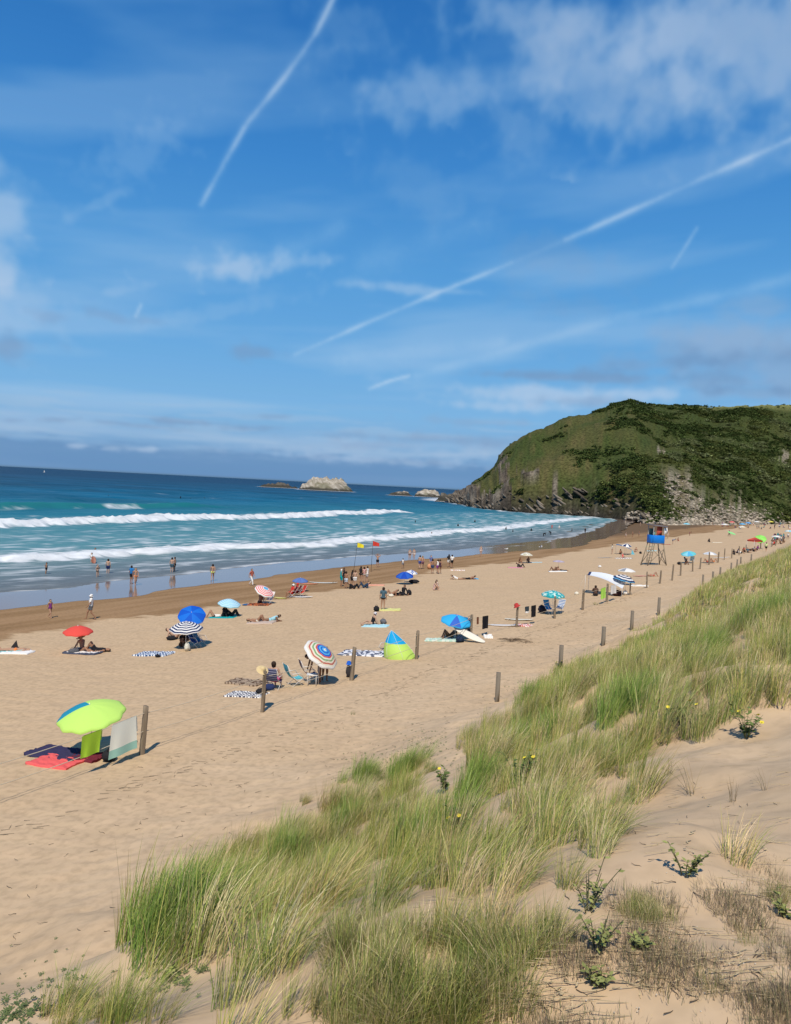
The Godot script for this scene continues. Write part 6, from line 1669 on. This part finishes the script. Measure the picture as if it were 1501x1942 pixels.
	who("person in dark swimwear at the right of the trio", 834, 1088, 170.0, "walk", [["suit", Color(0.08, 0.04, 0.06)]], 2, 1.74, DARK, null, w)
	who("person with a violet towel over the shoulders behind the trio", 817, 1078, 30.0, "stand", [["tshirt", Color(0.14, 0.17, 0.35)]], 1, 1.7, DARK, null, w)
	bag("orange beach bag standing on the damp sand", 815, 1079, Vector3(0.7, 0.7, 0.4), Color(0.62, 0.30, 0.16))
	who("person in black t-shirt and white shorts walking away", 851, 1076, 175.0, "walk", [["tshirt", BLACK], ["shorts", WHITE]], 2, 1.74, DARK, null, w)
	who("person in white t-shirt and dark shorts walking away", 857, 1077, 185.0, "walk", [["tshirt", WHITE], ["shorts", BLACK]], 2, 1.74, DARK, null, w)
	who("woman in pale swimsuit standing alone at the water film", 912, 1055, 15.0, "stand", [["suit", Color(0.60, 0.46, 0.40)]], 1, 1.68, DARK, null, w)
func far_beach() -> void:
	# cream parasol
	umbrella("cream patterned parasol over seated people near the damp sand", 998, 1068, 1048, 24, {kind = "print", n = 8, cols = [Color(0.50, 0.48, 0.34), CREAM, WHITE], rim = CREAM, deep = 0.4})
	who("person in brown sitting at the cream parasol", 985, 1068, 60.0, "hug", [["tshirt", BROWN]], 2)
	who("person in dark swimsuit sitting behind the cream parasol pole", 1003, 1067, -40.0, "hug", [["suit", BLACK]], 2)
	who("person in dark clothes lying on the pink towel", 988, 1076, 86.0, "recline", [["wetsuit", Color(0.06, 0.05, 0.05)]], 2)
	towel("pink towel before the cream parasol", 978, 1077, 0.9, 2.0, 86.0, [Color(0.60, 0.26, 0.34)])
	towel("pale blue towel right of the cream parasol", 1016, 1067, 0.9, 1.9, 86.0, [Color(0.36, 0.50, 0.56)])
	umbrella("small lilac parasol on a bare stretch of sand", 1059, 1082, 1064, 22, {kind = "panels", n = 8, cols = [Color(0.42, 0.36, 0.46), Color(0.50, 0.46, 0.54)], deep = 0.2})
	who("brown-haired sunbather lying under the lilac parasol", 1050, 1083, -86.0, "recline", [["trunks", BROWN]], 3, 1.7, BROWN)
	who("sunbather in black lying right of the lilac parasol pole", 1064, 1083, 86.0, "prone", [["pants", BLACK]], 2)
	towel("white towel under the lilac parasol", 1058, 1084, 1.2, 2.2, 86.0, [WHITE])
	var bk := nb(); blob(bk, Vector3(0, 0.18, 0), Vector3(0.22, 0.18, 0.22)); var bo := top("white_bucket", done(bk), mat(WHITE, 0.5)); bo.position = ground_at(1138, 1077); tag(bo, "small white bucket alone on the sand", "bucket")
	# blue shade tent
	umbrella("white and navy parasol behind the blue sun shelter", 1188, 1052, 1032, 18, {kind = "panels", n = 8, cols = [WHITE, NAVY], rim = WHITE, deep = 0.45}, 10.0, 0.0)
	shelter("blue sun shelter with sloping roof and pale side", 1184, 1051)
	who("person in white standing at the blue sun shelter", 1161, 1051, 90.0, "stand", [["tshirt", CREAM]], 1, 1.72)
	who("person sitting under the blue sun shelter", 1176, 1051, 20.0, "hug", [["trunks", BLACK]], 2)
	who("sunbather sitting in front of the blue sun shelter", 1182, 1058, 40.0, "sit", [["suit", CORAL]], 1)
	surfboard("grey board lying in front of the blue sun shelter", 1148, 1058, 2.4, 0.55, 88.0, Color(0.46, 0.45, 0.42), GREY)
	towel("long striped towel before the blue sun shelter", 1183, 1059, 0.9, 2.6, 88.0, [WHITE, GREY], "stripes")
	who("dark-haired person sitting right of the blue sun shelter", 1206, 1047, -30.0, "sit", [["bikini", BLACK]], 0)
	bag("black bag between the shelter and the lifeguard tower", 1215, 1050, Vector3(0.7, 0.4, 0.4), BLACK)
	surfboard("pale yellow board behind the lifeguard tower", 1233, 1037, 2.6, 0.6, 86.0, Color(0.60, 0.66, 0.35), CREAM)
	towel("pale blue towel behind the tower's legs", 1236, 1045, 0.9, 1.8, 86.0, [CYAN])
	# right of the tower
	who("pale walker in bikini beyond the lifeguard tower", 1267, 1021, 20.0, "walk", [["trunks", CREAM], ["bikini", CREAM]], 1)
	who("person in black and white stripes bending over a red towel", 1276, 1032, 70.0, "bend", [["tshirt", Color(0.3, 0.3, 0.36)], ["shorts", NAVY]], 2)
	who("person in red sitting by the red towel", 1287, 1026, -60.0, "hug", [["suit", RED]], 0)
	towel("dark red towel beyond the lifeguard tower", 1264, 1033, 0.9, 1.9, 88.0, [Color(0.30, 0.06, 0.05)])
	who("person in black sitting alone beside a long towel", 1346, 1028, -70.0, "hug", [["wetsuit", BLACK]], 3)
	towel("long pale towel beside the lone sitter in black", 1360, 1029, 0.8, 2.2, 88.0, [CREAM])
	var sc := who("surfer carrying a bright green board across the sand", 1383, 1017, 110.0, "walk", [["wetsuit", BLACK]], 2)
	var cb := thing("surfboard", "bright green surfboard carried under a surfer's arm", "surfboard", sc.position + Vector3(0.55, 0.95, 0.35))
	cb.transform = Transform3D(Basis(Vector3.BACK, -0.32) * Basis(Vector3.UP, deg_to_rad(88.0)) * Basis(Vector3.BACK, 1.35), cb.position)
	part("deck", board_mesh(2.4, 0.62, 0.07, Color(0.30, 0.72, 0.30), Color(0.4, 0.75, 0.4)), vmat(0.3, 0.5), cb)
	umbrella("turquoise parasol over a person in a deck chair", 1305, 1068, 1047, 26, {kind = "panels", n = 8, cols = [Color(0.14, 0.55, 0.60), Color(0.14, 0.55, 0.60), SKY, CYAN], deep = 0.35}, 16.0, -40.0)
	chair("dark deck chair under the turquoise parasol", 1304, 1070, 40.0, BLACK, BLACK)
	chair("deck chair draped in white beside the turquoise parasol", 1312, 1068, -30.0, WHITE, WHITE)
	who("person in black sitting beneath the turquoise parasol", 1300, 1071, 60.0, "hug", [["tshirt", BLACK]], 3)
	bag("black bags left of the turquoise parasol", 1289, 1071, Vector3(0.9, 0.4, 0.4), BLACK)
	umbrella("white and grey parasol over a tanned sunbather", 1346, 1068, 1048, 24, {kind = "panels", n = 8, cols = [WHITE, Color(0.5, 0.55, 0.62)], deep = 0.35})
	who("tanned sunbather in red under the white and grey parasol", 1341, 1066, -86.0, "recline", [["trunks", RED]], 0)
	who("tanned sunbather lying right of the white and grey parasol", 1354, 1066, 86.0, "recline", [["trunks", ORANGE]], 0)
	surfboard("white board between two fence posts", 1368, 1058, 2.6, 0.6, 88.0, WHITE, CREAM)
	# red gazebo, green parasol
	gazebo()
	umbrella("big bright green parasol above the red gazebo", 1441, 1041, 1016, 20, {kind = "panels", n = 8, cols = [GREEN, Color(0.3, 0.75, 0.15)], rim = GREEN, deep = 0.3}, 40.0, -25.0)
	var cl := [BLACK, NAVY, WHITE, RED, SLATE, BROWN, GREY, PURPLE, TEAL]
	var seats := [[1393, 1052], [1399, 1049], [1406, 1050], [1412, 1047], [1419, 1048], [1424, 1045], [1430, 1046], [1436, 1043]]
	for k in seats.size():
		who("person in %s sitting in the row before the red gazebo" % ["black", "navy", "white", "red", "slate", "brown", "grey", "purple"][k], seats[k][0], seats[k][1], rng.randf_range(0, 360), ["hug", "sit", "recline"][k % 3], [["tshirt", cl[k]], ["shorts", BLACK]], k % 4)
	who("person in lime shirt walking along the fence towards the crowd", 1453, 1047, 170.0, "walk", [["tshirt", Color(0.6, 0.7, 0.35)], ["shorts", BLACK]], 1)
	for k in 26:      # the crowd where the fence meets the dune
		var px := rng.randf_range(1462.0, 1500.0)
		who("one of the crowd standing or sitting where fence and dune meet", px, 1034.0 - (px - 1462.0) * 0.28 + rng.randf_range(-8.0, 3.0), rng.randf_range(0, 360), ["stand", "phone", "hug", "sit", "walk"][k % 5], [["tshirt", cl[rng.randi() % 9]], ["shorts", cl[rng.randi() % 9]]], rng.randi() % 4, rng.randf_range(1.55, 1.8), DARK, null, "crowd where the fence meets the dune")
	umbrella("white parasol among the crowd by the dune", 1472, 1032, 1017, 16, {kind = "panels", n = 8, cols = [WHITE, CREAM], deep = 0.3})
	umbrella("pale blue parasol at the edge of the dune crowd", 1496, 1020, 1007, 14, {kind = "panels", n = 8, cols = [CYAN, WHITE], deep = 0.3})
	# the far end below the scree
	var far := [[1302, 1003, CYAN, "tiny pale blue parasol far off on the damp sand's edge", 14], [1374, 1004, WHITE, "white parasol at the far end below the scree", 15], [1388, 998, CORAL, "coral parasol at the far end below the scree", 11], [1408, 1003, SKY, "sky blue parasol at the far end below the scree", 13], [1419, 1000, Color(0.16, 0.42, 0.75), "blue pop-up shelter parasol at the far end", 16], [1407, 1010, CREAM, "cream parasol before the blue ones at the far end", 13], [1435, 997, WHITE, "small white parasol at the back of the far crowd", 11], [1462, 997, YELLOW, "yellow parasol at the far right of the far crowd", 12], [1376, 992, Color(0.4, 0.5, 0.3), "pale green parasol against the scree rocks", 12]]
	for e in far:
		umbrella(e[3], e[0], e[1], e[1] - 12.0, e[4], {kind = "panels", n = 8, cols = [e[2], e[2] * 0.9], deep = 0.35})
	for k in 34:
		var px := rng.randf_range(1365.0, 1500.0)
		who("tiny beachgoer in the far crowd below the scree", px, rng.randf_range(996.0, 1004.0), rng.randf_range(0, 360), ["stand", "walk", "hug", "sit"][k % 4], [["tshirt", cl[rng.randi() % 9]], ["shorts", cl[rng.randi() % 9]]], rng.randi() % 4, 1.7, DARK, null, "far crowd below the scree")
	var edge := [[1187, 1021, "walk"], [1200, 1019, "stand"], [1212, 1018, "stand"], [1308, 1016, "bend"], [1292, 991, "stand"], [1294, 989, "stand"], [1338, 996, "stand"], [1351, 996, "stand"], [1356, 999, "bend"], [1215, 996, "stand"]]
	for e in edge: who("tiny bather walking on the far wet sand", e[0], e[1], rng.randf_range(0, 360), e[2], [["trunks", cl[rng.randi() % 9]]], rng.randi() % 3, 1.7, DARK, null, "bathers on the far wet sand")
func shelter(label: String, px: float, py: float) -> void:
	var o := thing("sun_shelter", label, "shelter", ground_at(px, py), deg_to_rad(-10.0))
	var b := nb()
	for i in 8:
		var u0 := i / 8.0; var u1 := (i + 1) / 8.0
		var R := func(u: float) -> Vector3: return Vector3(lerpf(-1.4, 1.4, u), 1.65 - 0.9 * u * u, 0)
		var a: Vector3 = R.call(u0); var c: Vector3 = R.call(u1)
		quad(b, a + Vector3(0, -0.1, 0.7), c + Vector3(0, -0.1, 0.7), c + Vector3(0, 0, -0.9), a + Vector3(0, 0, -0.9))
	part("roof", done(b), mat(Color(0.03, 0.13, 0.28), 0.7), o)
	b = nb(); quad(b, Vector3(1.4, 0.66, 0.7), Vector3(1.4, 0.75, -0.9), Vector3(1.75, 0, -0.9), Vector3(1.75, 0, 0.7)); quad(b, Vector3(1.2, 0.9, 0.72), Vector3(1.4, 0.66, 0.72), Vector3(1.75, 0, 0.72), Vector3(1.1, 0, 0.72))
	part("side", done(b), mat(Color(0.14, 0.50, 0.66), 0.7), o)
	for q in [Vector3(-1.35, 1.6, 0.65), Vector3(-1.35, 1.65, -0.85), Vector3(0.2, 1.5, -0.85)]:
		b = nb(); tube(b, [Vector3(q.x, -0.1, q.z), q], 0.015, 0.015, 6); part("pole", done(b), mat(Color(0.5, 0.5, 0.5), 0.4), o)
func gazebo() -> void:
	var o := thing("gazebo", "red pop-up gazebo by the rope fence", "gazebo", ground_at(1431, 1044), 0.3)
	var b := nb(); var c := Vector3(0, 2.45, 0)
	var q := [Vector3(-0.95, 1.9, -0.95), Vector3(0.95, 1.9, -0.95), Vector3(0.95, 1.9, 0.95), Vector3(-0.95, 1.9, 0.95)]
	for k in 4:
		tri(b, c, q[k], q[(k + 1) % 4]); quad(b, q[k], q[(k + 1) % 4], q[(k + 1) % 4] - Vector3(0, 0.25, 0), q[k] - Vector3(0, 0.25, 0))
	part("roof", done(b), mat(Color(0.66, 0.09, 0.05), 0.7), o)
	for k in 4:
		b = nb(); tube(b, [Vector3(q[k].x, -0.1, q[k].z) * 0.98, q[k] * Vector3(0.98, 1, 0.98)], 0.025, 0.025, 6); part("pole", done(b), mat(Color(0.6, 0.6, 0.6), 0.4), o)
func swimmers() -> void:
	var w := "bathers wading in the shallows"
	who("girl in dark swimsuit wading in the shallows", 88, 1088, -60.0, "phone", [["suit", BLACK]], 2, 1.5, DARK, null, w)
	who("child in black bikini with an arm out in the shallows", 185, 1094, 70.0, "phone", [["trunks", BLACK], ["bikini", BLACK]], 1, 1.45, DARK, null, w)
	who("man in navy shorts standing in the shallows", 205, 1087, 175.0, "stand", [["shorts", NAVY]], 1, 1.76, DARK, null, w)
	who("man in blue t-shirt standing on the wet mirror sand", 249, 1107, 150.0, "stand", [["tshirt", Color(0.03, 0.20, 0.52)], ["shorts", BLACK]], 2, 1.78, DARK, null, w)
	who("tanned woman walking in front of the man in blue", 257, 1110, 30.0, "walk", [["trunks", ORANGE]], 0, 1.66, BLOND, null, w)
	who("bare-backed man in dark shorts in the shallows as one of a pair", 326, 1085, 170.0, "stand", [["shorts", SLATE]], 1, 1.76, DARK, null, w)
	who("person in dark shorts pressed close to the bare-backed man", 331, 1084, -100.0, "stand", [["shorts", BLACK]], 0, 1.78, DARK, null, w)
	who("man in lime swim shorts walking in the water film", 403, 1102, 190.0, "walk", [["trunks", Color(0.6, 0.72, 0.2)]], 0, 1.76, DARK, null, w)
	var s := "swimmers and surfers out among the waves"
	bather("swimmer in dark suit behind the near breaker", 181, 1047, 1.15, 0.0, "stand", [["wetsuit", BLACK]], 2, DARK, s)
	var bb := bather("bodyboarder in white holding a board at the near breaker", 174, 1066, 0.6, -60.0, "phone", [["tshirt", WHITE]], 1, DARK, s)
	var bd := thing("bodyboard", "dark red bodyboard held by a bather at the near breaker", "bodyboard", bb.position + Vector3(0.4, 0.85, 0.35)); bd.rotation = Vector3(0.9, 0.6, 0.5)
	part("deck", board_mesh(1.1, 0.55, 0.06, Color(0.25, 0.08, 0.05), CREAM), vmat(0.4, 0.4), bd)
	var far := [[206, 942], [362, 948], [388, 946], [343, 944], [819, 1015], [973, 1009], [1008, 1007], [869, 998], [960, 1004], [788, 991], [901, 990], [1085, 1007], [1042, 989]]
	for k in far.size(): bather("surfer in black wetsuit waiting out in the water", far[k][0], far[k][1], 0.95, rng.randf_range(0, 360), "stand", [["wetsuit", BLACK]], 2, DARK, s)
	bather("surfer in black bending forward in the far shallows", 1031, 1017, 0.3, 60.0, "bend", [["wetsuit", BLACK]], 2, DARK, s)
	bather("second surfer crouching in the far shallows", 1045, 1014, 0.3, -70.0, "bend", [["wetsuit", BLACK]], 2, DARK, s)
	bather("bather in red shirt in the far shallows", 1047, 1003, 0.5, 0.0, "arms_up", [["tshirt", RED]], 0, DARK, s)
	bather("dark figure standing in the foam of the far shallows", 1110, 1011, 0.2, 20.0, "stand", [["wetsuit", BLACK]], 2, DARK, s)
	bather("pale bather in white in the far shallows", 1061, 1002, 0.7, 0.0, "stand", [["tshirt", WHITE]], 1, DARK, s)
func lifeguard_tower() -> void:
	var p := ground_at(1241, 1072)
	var o := thing("lifeguard_tower", "wooden lifeguard tower with a bright blue panel on crossed legs", "lifeguard tower", p, deg_to_rad(9.0))
	var wood := mat(Color(0.27, 0.23, 0.17), 0.9, 0.2)
	var hw := 0.78
	var topq := [Vector3(-hw, 3.05, hw), Vector3(hw, 3.05, hw), Vector3(hw, 3.05, -hw), Vector3(-hw, 3.05, -hw)]
	var foot := [Vector3(-1.5, -0.2, 1.0), Vector3(1.35, -0.2, 1.0), Vector3(1.35, -0.2, -1.0), Vector3(-1.5, -0.2, -1.0)]
	for k in 4:
		var b := nb(); tube(b, [foot[k], topq[k]], 0.075, 0.07, 8); part("leg", done(b), wood, o)
	for k in [0, 1, 3]:
		for d in 2:
			var a: Vector3 = foot[k].lerp(topq[k], 0.12) if d == 0 else foot[(k + 1) % 4].lerp(topq[(k + 1) % 4], 0.12)
			var e: Vector3 = topq[(k + 1) % 4].lerp(foot[(k + 1) % 4], 0.2) if d == 0 else topq[k].lerp(foot[k], 0.2)
			var b := nb(); tube(b, [a, e], 0.045, 0.045, 6); part("brace", done(b), wood, o)
	var blue := mat(Color(0.005, 0.20, 0.72), 0.5, 0.4)
	var b := nb(); box(b, Vector3(0, 3.08, 0), Vector3(1.75, 0.1, 1.75)); part("platform", done(b), wood, o)
	b = nb(); box(b, Vector3(0, 3.68, 0.86), Vector3(1.66, 1.08, 0.05)); part("front_panel", done(b), blue, o)
	b = nb(); box(b, Vector3(0.86, 3.68, 0), Vector3(0.05, 1.08, 1.66)); part("side_panel", done(b), blue, o)
	b = nb(); box(b, Vector3(-0.86, 3.68, 0), Vector3(0.05, 1.08, 1.66)); part("side_panel", done(b), blue, o)
	for q in [Vector3(-hw, 0, hw), Vector3(hw, 0, hw), Vector3(hw, 0, -hw), Vector3(-hw, 0, -hw)]:
		b = nb(); box(b, Vector3(q.x, 4.3, q.z), Vector3(0.08, 2.4, 0.08)); part("corner_post", done(b), mat(Color(0.30, 0.32, 0.32), 0.7), o)
	b = nb(); box(b, Vector3(0.1, 5.55, 0), Vector3(2.1, 0.1, 2.0), Basis(Vector3.BACK, -0.06)); part("roof", done(b), mat(Color(0.17, 0.19, 0.26), 0.6), o)
	b = nb(); box(b, Vector3(0.22, 4.8, 0.5), Vector3(0.75, 1.2, 0.04)); part("red_cloth", done(b), mat(Color(0.42, 0.08, 0.05), 0.8), o)
	b = nb(); box(b, Vector3(-0.45, 4.6, -0.6), Vector3(0.6, 1.0, 0.04)); part("back_board", done(b), mat(Color(0.10, 0.20, 0.18), 0.8), o)
	b = nb(); box(b, Vector3(1.1, 4.85, 0.55), Vector3(0.65, 0.85, 0.04), Basis(Vector3.BACK, 0.15) * Basis(Vector3.UP, 0.2)); part("white_board", done(b), mat(WHITE, 0.7), o)
	b = nb(); blob(b, Vector3(-0.4, 4.4, 0.2), Vector3(0.2, 0.36, 0.18), Basis.IDENTITY, Color.WHITE, 0.1); part("rescue_tube", done(b), mat(Color(0.16, 0.36, 0.32), 0.7), o)
	for k in 7:
		b = nb(); tube(b, [Vector3(-0.35, 0.1 + k * 0.4, -1.75 + k * 0.11), Vector3(0.35, 0.1 + k * 0.4, -1.75 + k * 0.11)], 0.025, 0.025, 6); part("rung", done(b), wood, o)
	for s in [-0.35, 0.35]:
		b = nb(); tube(b, [Vector3(s, -0.1, -1.8), Vector3(s, 3.1, -0.9)], 0.03, 0.03, 6); part("ladder_rail", done(b), wood, o)
func flag(label: String, px: float, py: float, tx: float, ty: float, col: Color) -> void:
	var p := ground_at(px, py)
	var dist := (p - CAM).length()
	var h := (py - ty) * dist / F
	var lean := (tx - px) * dist / F
	var o := thing("flag", label, "flag", p)
	var b := nb(); tube(b, [Vector3(0, -0.2, 0), Vector3(lean * 0.5, h * 0.5, 0), Vector3(lean, h, 0)], 0.028, 0.018, 7); part("pole", done(b), mat(Color(0.06, 0.06, 0.07), 0.5), o)
	b = nb()
	var P := func(u: float, v: float) -> Vector3: return Vector3(lean + u * 0.78, h - 0.05 - v * 0.6 * (1.0 - 0.35 * u) - u * 0.25, 0.12 * sin(u * 7.0 + v) * u)
	for i in 10:
		for j in 5: quad(b, P.call(i / 10.0, j / 5.0), P.call((i + 1) / 10.0, j / 5.0), P.call((i + 1) / 10.0, (j + 1) / 5.0), P.call(i / 10.0, (j + 1) / 5.0))
	part("cloth", done(b), mat(col, 0.8, 0.2), o)
func driftwood() -> void:
	var r := RandomNumberGenerator.new(); r.seed = 31
	var list := [[972, 1216, 1.3, 26, "heap of dry driftwood twigs on open sand"], [995, 1219, 0.8, 6, "short crooked driftwood branch beside the twig heap"], [1200, 1226, 2.2, 5, "long thin dry branch lying near the dune grass"], [905, 1213, 0.7, 4, "small dark driftwood stick by the white surfboard"]]
	for e in list:
		var o := thing("driftwood", e[4], "driftwood", ground_at(e[0], e[1]))
		for k in int(e[3]):
			var b := nb(); var a := r.randf_range(-0.5, 0.5) + (PI if r.randf() < 0.5 else 0.0); var l: float = e[2] * r.randf_range(0.3, 0.7)
			var pts := []
			var st := Vector3(r.randfn() * e[2] * 0.12, 0.02 + r.randf() * 0.10 * minf(1.0, e[3] / 12.0), r.randfn() * 0.2)
			for j in 5: pts.append(st + Vector3(cos(a), 0.0, sin(a)) * l * j / 4.0 + Vector3(0, sin(j * 0.8) * 0.05, r.randfn() * 0.03))
			tube(b, pts, 0.022 if k == 0 else 0.011, 0.005, 5); part("twig", done(b), mat(Color(0.13, 0.095, 0.065), 0.9, 0.2), o)
	var wp := top("white_paper", cloth(0.5, 0.7, 0.12, pattern([WHITE]), 3.0), vmat(0.9, 0.2)); wp.position = ground_at(926, 1209); tag(wp, "crumpled white cloth lying near the driftwood", "cloth")
func gull(label: String, px: float, py: float, up: bool) -> void:
	var o := thing("gull", label, "bird", ground_at(px, py), 1.2)
	o.scale = Vector3.ONE * 1.4
	var b := nb(); blob(b, Vector3(0, 0.2, 0), Vector3(0.075, 0.075, 0.19), Basis(Vector3.RIGHT, -0.15)); blob(b, Vector3(0, 0.31, 0.16), Vector3(0.042, 0.045, 0.055)); tube(b, [Vector3(0, 0.23, 0.11), Vector3(0, 0.31, 0.16)], 0.05, 0.035, 8); tube(b, [Vector3(0, 0.2, -0.15), Vector3(0, 0.2, -0.3)], 0.05, 0.02, 6)
	part("body", done(b), mat(WHITE, 0.8), o)
	for s in [-1.0, 1.0]:
		b = nb()
		if up: quad(b, Vector3(0.05 * s, 0.24, 0.1), Vector3(0.30 * s, 0.46, 0.08), Vector3(0.62 * s, 0.40, -0.1), Vector3(0.06 * s, 0.24, -0.1))
		else: quad(b, Vector3(0.07 * s, 0.25, 0.1), Vector3(0.085 * s, 0.19, 0.0), Vector3(0.03 * s, 0.2, -0.32), Vector3(0.05 * s, 0.26, -0.1))
		part("wing", done(b), mat(Color(0.45, 0.46, 0.48), 0.8), o)
		b = nb(); tube(b, [Vector3(0.03 * s, 0, 0), Vector3(0.03 * s, 0.16, 0)], 0.007, 0.007, 5); part("leg", done(b), mat(Color(0.6, 0.4, 0.1)), o)
	b = nb(); tube(b, [Vector3(0, 0.305, 0.2), Vector3(0, 0.295, 0.27)], 0.014, 0.004, 6); part("beak", done(b), mat(Color(0.7, 0.45, 0.05)), o)
func sailboat() -> void:
	var d := ray(84, 893); var fl := Vector2(d.x, d.z).normalized() * 2200.0
	var o := thing("sailboat", "tiny sailing boat with a white sail on the horizon", "sailboat", Vector3(fl.x, 0, fl.y))
	o.scale = Vector3.ONE * 0.55
	var b := nb(); blob(b, Vector3(0, 0.4, 0), Vector3(4.5, 0.9, 1.3)); part("hull", done(b), mat(WHITE, 0.5), o)
	b = nb(); tube(b, [Vector3(0, 0.5, 0), Vector3(0, 12.0, 0)], 0.12, 0.08, 6); part("mast", done(b), mat(Color(0.6, 0.6, 0.6)), o)
	b = nb(); tri(b, Vector3(0.2, 11.5, 0), Vector3(0.2, 1.5, 0), Vector3(4.0, 1.5, 0.3)); part("sail", done(b), mat(WHITE, 0.8), o)
